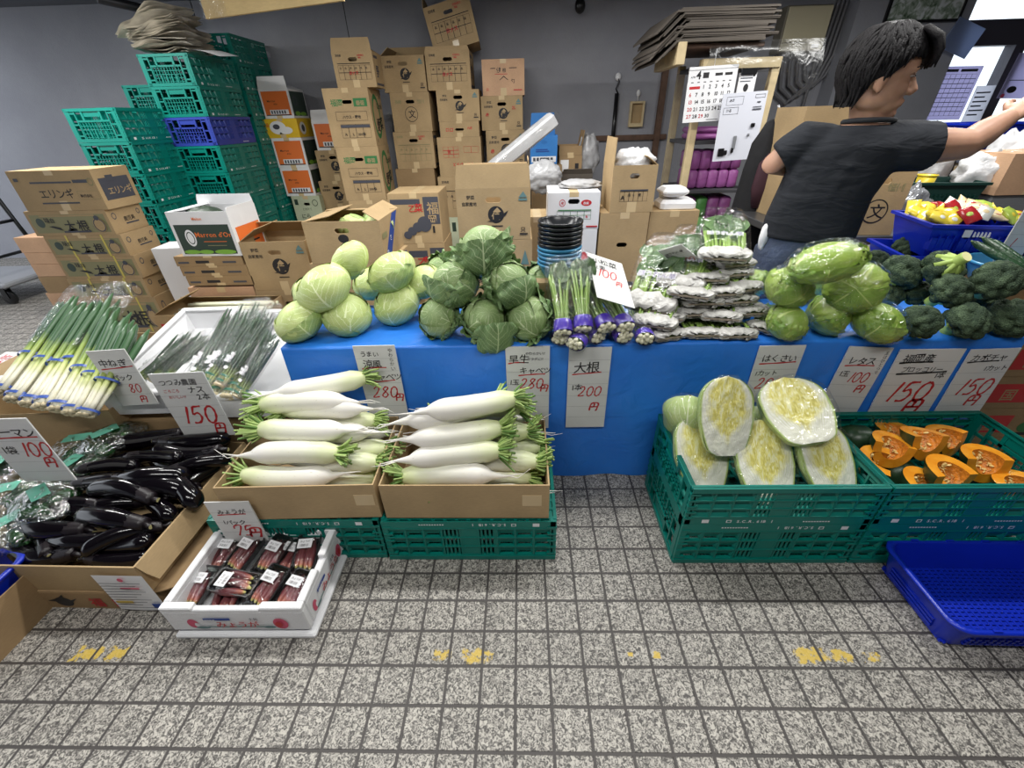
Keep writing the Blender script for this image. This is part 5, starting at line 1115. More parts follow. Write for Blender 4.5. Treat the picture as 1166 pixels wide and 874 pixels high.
card('price_card', 'tilted price card reading 100 yen propped on the violet-taped bunches', sc_c((.279, 1.813, .877), .89), sc_c((.436, 1.838, .818), .89), sc_c((.287, 1.542, .78), .89), [('t', '小松菜', .08, .80, .24, 'k'), ('t', '2束', .12, .66, .2, 'k'), ('d', '100', .12, .50, .28, 'r'), ('d', '円', .62, .38, .24, 'r')], .002, None, True)
card('price_card', 'small price card lying on the bagged greens at the back', sc_c((.576, 1.815, .875), .90), sc_c((.638, 1.737, .923), .90), sc_c((.711, 1.871, .78), .90), [('t', 'ほうれん草', .06, .72, .16, 'k'), ('t', '2束', .06, .45, .16, 'k'), ('d', '100', .35, .25, .26, 'r')], .002, None, True)
# notice sheet taped on the eggplant box
o = thing('notice_sheet', 'printed white sheet hanging on the front of the eggplant tray', 'paper sheet', (-1.352, .766, .012), Euler((0, 0, D2R(-1))))
b = MB(); b.grid(lambda u, v: (.165*u-.0*v, -.004*math.sin(u*PI)*(1-v), .185*v), 6, 6); b.build('paper', M['ink_w'], o)
pb = MB(); draw(pb, (0, -.0045, 0), (1, 0, 0), (0, 0, 1), (0, -1, 0), .165, .185, [('c', .55, .91, .05, 'p'), ('f', .42, .66, .80, .70, 'p'), ('f', .10, .24, .45, .30, 'y'), ('f', .80, .10, .98, .24, 'b')]+[('f', .08, .82-.075*k, .9-.13*(k % 3), .835-.075*k, 'n') for k in range(10)]); pb.build('printed_text', INKM, o)
o = thing('paper_sheet', 'whitish sheet with red handwriting on the flap left of the green onions', 'paper sheet', at_z(16, 416, .395), (.0, .12, .35)); b = MB(); b.grid(lambda u, v: ((u-.5)*.22, (v-.5)*.34, .006*math.sin(u*5+v*3)), 6, 8); b.build('paper', M['ink_w'], o)
pb = MB(); pb.text('ねぎ', (-.07, -.02, .008), (.3, .95, 0), (-.95, .3, 0), .07, 0, jit=.2); pb.stroke([(-.06, -.1), (.0, .0), (.06, .1)], (0, 0, .008), (1, 0, 0), (0, 1, 0), .008); pb.build('red_handwriting', M['ink_r'], o)
# corner box with a blue basket
carton('cardboard_box', 'plain open cardboard box at the near left corner holding a blue plastic tub', .26, .30, .165, (-1.735, .715, 0), D2R(0), 'card_d', 'open', {}, {}, None, False)
blue_basket('blue plastic tub sitting inside the near left cardboard box', .23, .26, .11, (-1.735, .715, .095), 0)

# ================================================================== BACK: CRATE STACKS
H5 = .205
def stack_crates(X0, Yf, n, zk, where, colors=None, proto=[None, None]):
    for k in range(n):
        col = (colors or {}).get(k, 0); ordn = n-k
        nm = ('top', 'second from the top', 'third from the top', 'fourth from the top', 'fifth from the top', 'sixth from the top', 'seventh from the top', 'eighth from the top', 'ninth from the top', 'tenth from the top')[n-1-k]
        lb = ('navy blue' if col else 'teal')+' crate, '+nm+', in the '+where; loc = (X0+.195, Yf+.305, k*H5*zk+.003)
        if proto[col] is None: o = make_crate('plastic_crate', lb, H5-.002, loc, PI/2+.01*math.sin(k*2), 'crate_blue' if col else 'crate', 'crates stacked at the left wall', scr=not col); o.scale = (1, 1, zk); proto[col] = o
        else: dup(proto[col], loc, PI/2+.01*math.sin(k*2.3+Yf), lb, 'crates stacked at the left wall', (1, 1, zk))
stack_crates(at_y(69, 122, 3.55).x, 3.55, 7, 1.045, 'front left crate stack')
stack_crates(at_y(137, 96, 4.22).x, 4.22, 8, 1.02, 'crate stack hidden behind the front left one')
stack_crates(at_y(155, 62, 4.0).x, 4.0, 9, 1.0, 'middle crate stack under the newspapers', {6: 1})
stack_crates(at_y(205, 27, 4.66).x, 4.66, 10, 1.0, 'tallest crate stack against the wall')
# crumpled newspapers on the middle stack
NEWS = plain('newsprint', srgb(224, 219, 208), .8, .22, 10)
rd = random.Random(5); nx0 = at_y(155, 62, 4.0).x
for k in range(6):
    o = thing('folded_newspaper', ('creased grey newspaper, %s from the bottom of the pile on the middle crate stack' % ('first', 'second', 'third', 'fourth', 'fifth', 'sixth')[k]), 'newspaper', (nx0+.13+rd.uniform(-.05, .05), 4.26+rd.uniform(-.03, .03), 9*H5+.03+.036*k), (rd.uniform(-.1, .1), rd.uniform(-.12, .0)-.05*k, rd.uniform(-.3, .3)), 'newspapers on the crates')
    for q in range(3):
        b = MB(); b.grid(lambda u, v: ((u-.5)*.40, (v-.5)*.46, .012*q+.030*noise.noise(Vector((u*2.5, v*2.5, k+q*.4)))-.05*max(0, .22-u)*2*(1 if k % 2 else -1)), 12, 12); b.build('news_sheet', NEWS, o)
o = thing('paper_sheet', 'white sheet sticking out beside the newspapers on the middle crate stack', 'paper sheet', (nx0+.47, 4.2, 9*H5+.02), (.1, .12, .1)); b = MB(); b.grid(lambda u, v: ((u-.5)*.26, (v-.5)*.34, .012*math.sin(u*4)+.05*v*0), 8, 8); b.build('paper', M['ink_w'], o)

# ================================================================== BACK: CARTONS
def mtn(red=None, big=False):
    it = [('t', '野菜', .14, .80, .085, 'k'), ('t', '自家産地', .07, .68, .080, 'k'), ('c', .53, .50, .165, 'k'), ('t', '仁', .465, .40, .18, 'card'), ('p', ((.49, .56), (.55, .64), (.60, .56), (.55, .53)), 'card'), ('p', ((.40, .37), (.52, .42), (.70, .58), (.66, .48), (.52, .36)), 'k'), ('f', .46, .27, .62, .29, 'k'), ('p', ((.84, .82), (.955, .82), (.90, .93)), 't'), ('f', .84, .76, .955, .80, 't'), ('t', '只', .86, .16, .11, 'k'), ('f', .85, .10, .96, .13, 'k')]
    if red: it += [('h', red, .10, .44, .12, 'r'), ('h', '2L', .74, .62, .13, 'r')]
    return {'F': it}
def chart(u=.10, red=True, c='k'):
    it = [('t', '宮崎産', .08, .86, .07, c), ('t', '内容表示', .62, .86, .06, 'r'), ('t', '等級', .64, .80, .05, 'r')]+grid_items(u, .22, .92, .62, 6, 2, c)+[('f', .10, .66, .92, .675, c)]+[('t', '品', .14+.13*k, .52, .06, c) for k in range(6)]
    if red: it.append(('h', '白ナス', .36, .36, .11, 'r'))
    return {'F': it, 'R': [('f', .1, .82, .5, .9, 'n'), ('t', '野', .2, .3, .4, 'n'), ('f', .1, .06, .9, .13, 'n')]}
CHING = {'F': [('t', '福岡', .13, .72, .13, 'g'), ('f', .64, .70, .94, .84, 'g'), ('t', '春菊', .69, .725, .09, 'card'), ('r', .2, .46, .9, .62, .002, 'k'), ('t', 'ハウス・露地', .34, .50, .065, 'k')]+grid_items(.26, .16, .92, .40, 4, 1)+[('f', .26, .34, .92, .39, 'n'), ('t', 'A', .32, .2, .07, 'k'), ('t', 'L', .50, .2, .07, 'k'), ('t', '200袋', .62, .2, .06, 'k')],
         'R': [('o', .42, .52, .30, .40, .22, 'g'), ('t', 'Oishii', .52, .66, .16, 'k'), ('h', '愛菜', .30, .28, .26, 'k'), ('f', .16, .06, .19, .12, 'k'), ('f', .84, .84, .87, .9, 'k')]}
BUN = {'F': [('t', '長崎', .10, .74, .11, 'ol'), ('t', '恒例', .68, .74, .11, 'ol'), ('c', .50, .46, .20, 'k'), ('c', .50, .46, .185, 'card'), ('t', '文', .42, .38, .23, 'k')]}
ORANGE = lambda: {'F': [('f', .06, .10, .94, .92, 'o'), ('t', 'Marron', .2, .56, .10, 'k'), ('t', "d'Or", .4, .46, .08, 'k'), ('f', .22, .14, .86, .30, 'w'), ('f', .08, .10, .92, .13, 'k')]+[('f', .26+.09*k, .16, .31+.09*k, .27, 'n') for k in range(6)], 'R': [('f', .04, .08, .96, .92, 'dg'), ('o', .3, .6, .12, .18, .3, 'n'), ('e', .3, .16, .16, .08, 'lg'), ('e', .66, .15, .2, .07, 'lg')]}
DAIKON = {'F': [('f', .04, .12, .96, .88, 'ol'), ('f', .16, .80, .84, .86, 'card'), ('e', .12, .5, .09, .36, 'ink' if False else 'ol'), ('e', .14, .55, .05, .2, 'dg'), ('t', '味', .20, .55, .26, 'k'), ('t', '自', .27, .56, .22, 'k'), ('t', '大', .42, .20, .52, 'k'), ('t', '根', .58, .20, .52, 'k'), ('f', .38, .13, .72, .20, 'n'), ('p', ((.22, .40), (.30, .30), (.38, .22), (.36, .34), (.28, .42)), 'k'), ('e', .86, .42, .075, .30, 'card'), ('o', .86, .42, .07, .28, .15, 'n'), ('e', .86, .72, .03, .1, 'n')],
          'R': [('o', .16, .72, .06, .14, .3, 'n'), ('t', '鹿児島', .38, .44, .22, 'k'), ('f', .4, .30, .78, .36, 'n'), ('o', .86, .72, .05, .12, .3, 'n')]}
ERINGI = {'F': [('t', 'エリンギ', .26, .34, .26, 'k'), ('f', .22, .70, .72, .745, 'n'), ('f', .24, .18, .70, .22, 'n'), ('f', .74, .70, .92, .78, 'n'), ('r', .73, .28, 1.0-.02, .50, .0015, 'ol'), ('t', '株式会社', .75, .34, .09, 'k'), ('o', .95, .72, .035, .10, .25, 'ol'), ('f', .05, .76, .10, .84, 'n')], 'R': [('f', .1, .22, .9, .78, 'n'), ('t', 'エリンギ', .22, .36, .22, 'card'), ('f', .3, .7, .5, .84, 'n')]}
FUKU = {'F': [('f', .04, .80, .62, .90, 'n'), ('f', .68, .40, .98, .94, 'n'), ('t', '福', .74, .62, .26, 'card'), ('t', '岡', .74, .42, .2, 'card'), ('t', '菜', .50, .66, .18, 'r'), ('t', '乙', .38, .66, .16, 'r'), ('e', .66, .40, .14, .16, 'n'), ('e', .52, .34, .10, .10, 'n'), ('e', .40, .26, .09, .09, 'n'), ('e', .30, .18, .08, .08, 'n'), ('f', .82, .22, .86, .36, 'k')]}
APPLE = {'F': [('t', '産', .25, .70, .10, 'r'), ('o', .28, .74, .06, .10, .2, 'r'), ('e', .74, .74, .10, .085, 'r'), ('t', '赤採', .68, .70, .085, 'w')]+grid_items(.18, .28, .84, .52, 5, 2, 'g')+[('t', 'A', .20, .32, .13, 'r'), ('t', '6', .74, .32, .13, 'r'), ('f', .76, .06, .98, .10, 'r'), ('f', .2, .53, .84, .56, 'g')]}
ABOX = {'F': grid_items(.20, .24, .84, .46, 6, 1, 'k')+[('t', 'A', .225, .28, .14, 'k'), ('t', '品', .38, .36, .07, 'k'), ('t', 'L', .5, .36, .07, 'k'), ('t', '産', .62, .36, .07, 'k'), ('f', .2, .47, .84, .50, 'n')]}
SUNNY = {'F': [('m', 'サニーレタス', .82, .36, .11, 'r')]+grid_items(.12, .50, .48, .78, 3, 3, 'ink' if False else 'r')+grid_items(.60, .62, .94, .78, 2, 1, 'r')+[('f', .48, .14, .66, .24, 'dg'), ('t', '信', .22, .62, .1, 'r')]}
PINK = {'F': [('t', '健', .34, .66, .16, 'k'), ('t', '根', .48, .66, .13, 'k'), ('f', .2, .76, .32, .78, 'k'), ('f', .64, .76, .82, .78, 'k'), ('p', ((.40, .44), (.51, .56), (.62, .44), (.60, .44), (.51, .53), (.42, .44)), 'k'), ('t', '旬', .68, .36, .13, 'k'), ('t', '只', .08, .14, .1, 'r'), ('f', .74, .14, .94, .17, 'r'), ('f', .3, .6, .6, .615, 'r')]}
BLUEB = {'F': [('f', .04, .10, .96, .30, 'w')]+[('f', .10+.13*k, .14, .19+.13*k, .26, 'n') for k in range(6)]+[('f', .2, .52, .64, .55, 'b'), ('f', .2, .46, .7, .49, 'b')]}
GREENP = {'F': [('t', 'とれたて', .3, .5, .10, 'dg'), ('f', .08, .70, .2, .9, 'dg'), ('o', .80, .76, .10, .12, .2, 'dg'), ('t', 'にら', .2, .2, .2, 'dg')], 'R': [('f', .2, .4, .8, .5, 'dg')]}
YELC = {'F': [('e', .40, .55, .24, .36, 'w'), ('e', .62, .40, .20, .2, 'w'), ('e', .36, .60, .10, .14, 'n'), ('t', '品', .06, .62, .22, 'r')], 'R': [('e', .3, .5, .2, .34, 'w'), ('e', .32, .5, .1, .2, 'n')]}
MARRON = {'F': [('f', .05, .05, .95, .72, 'dg'), ('o', .26, .42, .085, .19, .25, 'w'), ('e', .26, .42, .05, .12, 'w'), ('t', "Marron d'Or", .35, .44, .155, 'o'), ('f', .46, .33, .84, .345, 'o'), ('f', .5, .24, .82, .255, 'ol'), ('e', .2, .10, .14, .05, 'lg'), ('e', .44, .10, .12, .05, 'lg'), ('e', .76, .10, .18, .055, 'lg'), ('t', 'Melon', .40, .82, .09, 'o')], 'R': [('f', .10, .06, .95, .62, 'o'), ('f', .2, .2, .8, .24, 'k'), ('f', .2, .3, .7, .33, 'k')]}
YAS = {'F': [('e', .50, .60, .07, .10, 'k'), ('o', .56, .33, .14, .20, .14, 'k'), ('e', .56, .33, .09, .13, 'n'), ('p', ((.48, .26), (.56, .45), (.66, .30)), 'b')], 'R': [('p', ((.02, .02), (.30, .02), (.88, .98), (.62, .98)), 'b'), ('t', 'や', .14, .12, .16, 'w'), ('t', 'さ', .36, .40, .16, 'w'), ('t', 'い', .56, .70, .16, 'w'), ('f', .04, .55, .26, .68, 'ol')]}
def stack(Yf, d, items, rot=0, g=None, z0=0, tuck=.0):
    # items bottom -> top: (label, xl, xr, ytop, dict)
    z = z0
    for it in items:
        lb, xl, xr, yt, kw = it; kw = dict(kw); dd = kw.pop('d', d); Y = Yf+kw.pop('dy', 0); r_ = kw.pop('rot', rot)
        zt = at_y((xl+xr)/2, yt, Y).z; zm = (z+zt)/2
        # convert both side pixels at the middle height of the face
        def xat(px, zz): # x where the image column through (px, yt) leaning with the vertical meets height
            return at_y(px, yt, Y).x
        x0, x1 = xat(xl, zm), xat(xr, zm); t = .005
        h = max(.03, zt-z-(t if kw.get('top', 'closed') == 'closed' else 0))
        carton('cardboard_box', lb, x1-x0, dd, h, ((x0+x1)/2, Y+dd/2, z), r_, group=g, **kw)
        z = zt+.001
    return z
# left daikon stack
ga = 'printed radish cartons stacked at the left'
stack(2.95, .30, [('printed radish carton at the very bottom, mostly behind the onion tips', 130, 240, 377, dict(prints=DAIKON, mat='card', slot=None, dy=.0)),
  ('printed radish carton second from the bottom of the left stack', 92, 176, 339, dict(prints=DAIKON, mat='card', slot=None)), ('printed radish carton third from the bottom of the left stack', 75, 162, 317, dict(prints=DAIKON, mat='card', slot=None)),
  ('printed radish carton in the middle of the left stack with two yellow straps', 62, 152, 292, dict(prints=DAIKON, mat='card', slot=None)), ('printed radish carton with straps, second below the mushroom carton', 48, 137, 268, dict(prints=DAIKON, mat='card', slot=None)),
  ('printed radish carton directly under the mushroom carton', 25, 119, 240, dict(prints=DAIKON, mat='card', slot=None)), ('tan mushroom carton with big katakana on top of the left stack', 4, 101, 194, dict(prints=ERINGI, mat='card', slot=None))], 0, ga)
STRAP = plain('yellow_strap', srgb(206, 190, 90), .4)
for o in [o for o in COL.objects if o.get('label', '').startswith(('printed radish carton third', 'printed radish carton in the middle', 'printed radish carton with straps', 'printed radish carton second'))]:
    bd = [c for c in o.children if c.name.startswith('box_body')][0]; xs = [v.co.x for v in bd.data.vertices]; zs = [v.co.z for v in bd.data.vertices]; w_, h_ = max(xs), max(zs)
    for s_ in (-.42, .5): b = MB(); x = s_*w_; b.box(x-.006, x+.006, -.1522, -.1505, 0, h_+.001); b.box(x-.006, x+.006, -.1505, .15, h_+.0002, h_+.0016); b.build('strap', STRAP, o)
stack(3.30, .40, [('plain brown carton at the bottom of the low stack behind the radish cartons', 62, 150, 349, dict(mat='card_p', slot=None)), ('plain brown carton second from the bottom in the low rear stack', 51, 140, 333, dict(mat='card_p', slot=None)), ('plain brown carton in the middle of the low rear stack', 42, 130, 314, dict(mat='card_d', slot=None)), ('plain brown carton second from the top in the low rear stack', 34, 122, 300, dict(mat='card_p', slot=None)), ('plain brown carton third from the top in the low rear stack', 26, 112, 287, dict(mat='card_p', slot=None)), ('plain brown carton on top of the low rear stack at the far left', 14, 100, 270, dict(mat='card_p', slot=None))], 0, 'plain cartons behind the radish cartons')
# melon cartons and the column beside the crates
gb = 'orange and tan cartons beside the crates'
stack(4.86, .34, [('tan carton at the floor under the pale green one, beside the crates', 347, 380, 254, dict(mat='card_d')), ('pale green carton below the orange-ended ones', 331, 363, 223, dict(mat='card_g', prints=GREENP, slot=(0, .72))), ('orange-ended melon carton just above the pale green one', 318, 352, 191, dict(mat='card_w', prints=ORANGE(), slot=(0, .84))), ('orange-ended melon carton under the yellow one', 308, 343, 157, dict(mat='card_w', prints=ORANGE(), slot=(0, .84))),
  ('yellow printed carton with white blossoms between orange ones', 298, 337, 135, dict(mat='card_yel', prints=YELC, slot=None)), ('topmost orange-ended melon carton with its white flap raised, beside the crates', 293, 327, 101, dict(mat='card_w', prints=ORANGE(), top='open', flaps={'F': (8, .10), 'R': (70, .1)}, slot=(0, .84)))], 0, gb)
stack(4.95, .34, [('tan carton low behind the chrysanthemum-greens cartons', 370, 405, 239, dict(mat='card')), ('tan carton with round logo, lower of the two left of the tall cartons', 362, 400, 206, dict(mat='card', prints=mtn())), ('tan carton with round logo under the orange one, left of the tall cartons', 358, 396, 171, dict(mat='card', prints=mtn())), ('orange-ended carton with white flap tucked behind the tall cartons', 354, 392, 138, dict(mat='card_w', prints=ORANGE(), top='open', flaps={'F': (6, .10)}, slot=(0, .84)))], 0, gb)
gc = 'tan cartons stacked against the back wall'
stack(4.45, .42, [('tan carton at the floor under the greens cartons', 405, 455, 274, dict(mat='card')), ('tan carton below the two green-printed ones', 396, 443, 228, dict(mat='card')), ('lower green-printed carton with the big green ring on its side', 381, 429, 167, dict(prints=CHING)), ('upper green-printed carton with the big green ring on its side', 365, 417, 100, dict(prints=CHING)), ('tan carton with a tall raised flap on top of the green-printed ones', 376, 422, 58, dict(prints=chart(), top='open', flaps={'F': (5, .09), 'R': (60, .12)}, dy=.02, d=.30))], .03, gc)
stack(4.80, .38, [('tan carton at the floor in the second column from the left', 452, 500, 280, dict(mat='card')), ('plain tan carton with a hand hole low in the second column', 450, 494, 192, dict(mat='card_d', slot=(0, .3))), ('tan carton with a faint printed chart, under the ringed character one', 447, 492, 150, dict(prints=chart(.1, False, 'ol'))), ('tan carton marked with one ringed character', 443, 488, 105, dict(prints=BUN)), ('tan carton with round logo and raised back flap atop the ringed character one', 432, 482, 63, dict(prints=mtn(), top='open', flaps={'B': (12, .10), 'L': (50, .1)}))], 0, gc)
stack(4.78, .36, [('pale carton at the floor behind the big logo carton', 511, 548, 247, dict(mat='card_g', prints=GREENP, slot=None)), ('tan carton with printed boxes under the inverted red-lettered one', 498, 548, 201, dict(prints=chart(.3, False, 'k'))), ('tan carton with red katakana printed upside down', 497, 547, 156, dict(prints=SUNNY, slot=None)), ('low tan carton with red handwriting in the third column', 500, 545, 138, dict(prints={'F': [('h', 'ロロ', .14, .4, .3, 'r'), ('t', '内容', .7, .5, .2, 'r')]}, slot=(0, .5))), ('tan carton with round logo and red notes in the third column', 496, 545, 102, dict(prints=mtn('')))], 0, gc)
z_ = at_y(520, 102, 4.78).z
stack(4.80, .38, [('tan carton with a printed chart below the tilted one', 483, 534, 57, dict(prints=chart(), top='open', flaps={'F': (-6, .03)}))], 0, gc, z0=z_)
p = at_y(517, 55, 4.85); carton('cardboard_box', 'tan carton tipped askew at the very top of the pile', .42, .36, .34, (p.x+.02, 5.05, p.z-.01), 0, 'card', 'open', {'L': (12, .1), 'R': (40, .08)}, chart(), group=gc, tilt=Euler((D2R(-4), D2R(-13), D2R(3))))
stack(4.84, .36, [('tan carton at the floor in the right-hand column', 560, 606, 240, dict(mat='card')), ('tan carton low in the right-hand column behind the white parcel', 556, 600, 192, dict(prints=mtn('11'))), ('tan carton with round logo and red notes, third from the top at right', 553, 597, 148, dict(prints=mtn('赤'))), ('tan carton with round logo and red notes, second at right', 547, 595, 109, dict(prints=mtn('赤'))), ('pinkish carton with a house drawing on top of the right-hand column', 548, 597, 67, dict(mat='card_p', prints=PINK, slot=None))], 0, gc)
gd = 'cartons between the table and the back wall'
stack(3.45, .40, [('tan carton with dark print at the floor under the smoke-printed one', 452, 506, 277, dict(prints=FUKU, slot=None)), ('tan carton printed with dark smoke clouds and red characters', 440, 499, 220, dict(prints=FUKU, slot=None))], 0, gd)
stack(2.50, .33, [('tan carton at the floor under the big logo carton', 524, 606, 273, dict(mat='card', prints=mtn())), ('large tan logo carton with raised flaps behind the spring cabbages', 518, 604, 214, dict(prints=mtn(), top='open', flaps={'F': (6, .115), 'R': (4, .13), 'B': (-20, .1)}))], 0, gd)
stack(2.50, .42, [('tan carton at the floor under the cabbage carton', 352, 446, 300, dict(mat='card', prints=YAS, slot=None)), ('large open carton of cabbages with blue lettering on its side', 343, 432, 252, dict(mat='card', prints=YAS, top='open', flaps={'L': (80, .16), 'R': (60, .10), 'B': (84, .12)}))], -.02, gd)
for k, (dx, dy_) in enumerate(((-.06, .12), (.08, .16), (.0, .3))):
    p = at_y(390, 250, 2.5); put(cab0, cu, k+5, (p.x+dx+.05, 2.56+dy_, p.z-.09), (2, .3*k, k), ('cabbage peeping out of the open carton, %s from the front' % ('first', 'second', 'third')[k]), 'cabbages in the open carton', .95)
stack(2.72, .33, [('tan carton at the floor under the left logo carton', 290, 365, 330, dict(mat='card', prints=mtn())), ('open tan logo carton left of the cabbage carton', 271, 346, 275, dict(mat='card', prints=mtn(), top='open', flaps={'B': (50, .12), 'L': (58, .14)}))], 0, gd)
stack(2.72, .34, [('reddish printed carton under the tied flat cartons', 213, 288, 327, dict(mat='card_p', slot=None, prints={'F': [('f', .1, .3, .9, .8, 'r')]})), ], 0, gd)
zb = at_y(250, 327, 2.72).z+.002
for k in range(3):
    zt = at_y(245, 325-(k+1)*11.2, 2.72).z; zz0 = at_y(245, 325-k*11.2, 2.72).z; x0, x1 = at_y(205+(2-k)*2, 310, 2.72).x, at_y(281+(2-k)*2, 310, 2.72).x
    carton('cardboard_box', 'flat tied carton, %s from the bottom under the melon carton' % ('first', 'second', 'third')[k], x1-x0, .34, zt-zz0-.006, ((x0+x1)/2, 2.89, zz0+.001), 0, 'card_d', slot=None, prints={'F': [('f', .3, .3, .5, .6, 'k'), ('f', .04, .3, .2, .5, 'n'), ('f', .7, .3, .9, .5, 'n')], 'R': [('c', .3, .5, .25, 'k')]}, group='flat tied cartons')
zb = zt+.001
x0, x1 = at_y(208, 290, 2.72).x, at_y(277, 290, 2.72).x; zt = at_y(226, 241, 2.72).z
carton('cardboard_box', 'open white melon carton with a dark green picture panel and orange end', x1-x0, .30, zt-zb, ((x0+x1)/2, 2.87, zb), -.04, 'card_w', 'open', {'B': (-4, .06), 'L': (85, .10), 'R': (-3, .02)}, MARRON, None, False)
o = thing('produce_net', 'dark green netted produce inside the open melon carton', 'produce', ((x0+x1)/2-.05, 2.85, zt-.05)); b = MB(); b.ball((0, 0, 0), (.13, .10, .06), 24, 16, 0, lambda d: 1+.2*noise.noise(d*4)); b.build('leafy_mass', plain('dark_net_green', srgb(50, 64, 50), .5, .3, 30), o)
p0, p1 = at_y(167, 283, 3.0), at_y(200, 280, 3.0); carton('polystyrene_box', 'tall white polystyrene box standing left of the melon carton', p1.x-p0.x+.08, .22, p0.z-.01, ((p0.x+p1.x)/2+.05, 3.13, 0), .1, 'styro', slot=None, tape=False, cat='polystyrene box')
p0, p1 = at_y(172, 360, 2.35), at_y(290, 357, 2.35)
carton('cardboard_box', 'open carton of spring onions with a red printed band behind the scallion tubs', p1.x-p0.x, .32, p0.z, ((p0.x+p1.x)/2, 2.52, 0), 0, 'card', 'open', {'L': (62, .14), 'B': (70, .08)}, {'F': [('f', .04, .62, .96, .86, 'r'), ('t', '大分県産', .08, .66, .15, 'card'), ('t', '白', .48, .60, .24, 'dg'), ('t', 'ねぎ', .62, .60, .22, 'dg'), ('f', .04, .50, .96, .53, 'k')]}, None, False)
for k in range(5):
    b = MB(); b.tube([(-.28, 0, 0), (0, 0, .004), (.28, .005, 0)], .013, 10); o = b.build('leek', ONM if False else plain('leek_white', srgb(222, 222, 194), .4, .06), None, ((p0.x+p1.x)/2+.05, 2.42+.045*k, p0.z-.022+.01*(k % 2))); tag(o, 'pale leek in the red-banded carton, %s from the front' % ('first', 'second', 'third', 'fourth', 'fifth')[k], 'leek', 'leeks in the open carton')
# blue and small boxes to the right of the pile
stack(4.3, .30, [('dark carton at the floor under the blue one', 606, 640, 188, dict(mat='card_d')), ('bright blue printed carton with a lifted tan lid', 604, 635, 154, dict(mat='card_blue', prints=BLUEB, top='open', flaps={'B': (2, .17)}))], 0, gd)
o = thing('wrapped_parcel', 'long white plastic-wrapped bundle lying slantwise on the cartons', 'parcel', at_y(588, 170, 3.9), Euler((.2, D2R(-34), .1))); b = MB(); b.bevbox(-.37, .37, -.06, .06, -.05, .05, .015); b.build('paper_bundle', plain('greyish_paper', srgb(190, 190, 192), .6, .05), o); b = MB(); b.ball((0, 0, 0), (.42, .08, .075), 30, 16, 0, lambda d: 1+.06*noise.noise(d*6)); b.build('plastic_wrap', M['film'], o)
carton('cardboard_box', 'tan carton holding up the slanting white bundle', .34, .30, at_y(588, 170, 3.9).z-.16, (at_y(588, 170, 3.9).x-.13, 3.95, 0), 0, 'card_d')
stack(4.4, .32, [('dark open box of plastic bags at the floor by the white carton', 640, 675, 198, dict(mat='black_plastic' if False else 'card_old', top='open', flaps={'F': (-30, .05)}, slot=None)), ('small brown carton with a white label', 637, 663, 177, dict(mat='card_d', slot=None, prints={'F': [('f', .06, .15, .42, .8, 'w'), ('f', .7, .3, .86, .6, 'k')]})), ('small open brown tray on top of the labelled carton', 637, 663, 166, dict(mat='card_d', top='open', flaps={'R': (-10, .12)}, slot=None))], 0, gd)
def lump(nm, label, cat, loc, r, mat, seed, amp=.25, fr=3):
    o = thing(nm, label, cat, loc); b = MB(); b.ball((0, 0, 0), r, 36, 24, 0, lambda d: 1+amp*noise.noise(d*fr+Vector((seed, 0, 0)))+amp*.5*abs(noise.noise(d*fr*2.3))); b.build('crumpled_body', mat, o); return o
CRUMP = plain('crumpled_grey_plastic', srgb(168, 168, 170), .3, .12, 14, .6, 30)
lump('plastic_bag', 'grey crumpled plastic bag beside the small brown cartons', 'plastic bag', at_y(669, 178, 4.5), (.10, .08, .17), CRUMP, 1)
lump('plastic_bag', 'shiny crumpled bag under the blue carton', 'plastic bag', at_y(619, 202, 3.8), (.14, .10, .12), CRUMP, 2)
lump('plastic_bag', 'pile of crumpled film on the white fruit carton', 'plastic bag', at_y(660, 210, 2.95), (.13, .08, .03), CRUMP, 3)
stack(2.75, .34, [('white fruit carton at the floor under the other white one', 628, 681, 261, dict(mat='card_w', prints=APPLE)), ('white fruit carton with red and green print behind the black bowls', 625, 685, 219, dict(mat='card_w', prints=APPLE))], -.03, gd)
stack(2.75, .34, [('tan carton right of the white fruit cartons at the floor', 684, 740, 242, dict(prints=ABOX)), ('open tan carton with a chart print and its left flap upright', 699, 750, 188, dict(prints=ABOX, top='open', flaps={'L': (3, .14), 'R': (55, .08)}))], 0, gd)
lump('plastic_bag', 'white plastic bag sticking out of the open chart-printed carton', 'plastic bag', at_y(722, 186, 2.9), (.12, .09, .08), plain('white_film_bag', srgb(206, 206, 208), .3, .08, 14, .5, 30), 4)
stack(2.78, .34, [('tan carton with black lettering next to the rack', 741, 797, 240, dict(prints={'F': [('t', '(株)吉村商', .22, .40, .16, 'k')]}))], 0, gd)
for k, (px, w_) in enumerate((((768, 232), .22), ((766, 217), .16))):
    o = thing('wrapped_trays', ('white film-wrapped bundle of trays lying on the lettered carton', 'smaller white bundle on top of the wrapped trays')[k], 'parcel', at_y(px[0], px[1], 2.9)); b = MB(); b.bevbox(-w_/2, w_/2, -.09, .09, -.035+.01*k, .035-.01*k, .02); b.build('white_wrap', M['ink_w'], o)
stack(3.0, .3, [('tan carton peeping out between the logo carton and the white one', 600, 624, 247, dict(prints={'F': [('h', 'う', .3, .3, .4, 'k')]}, slot=None))], 0, gd)
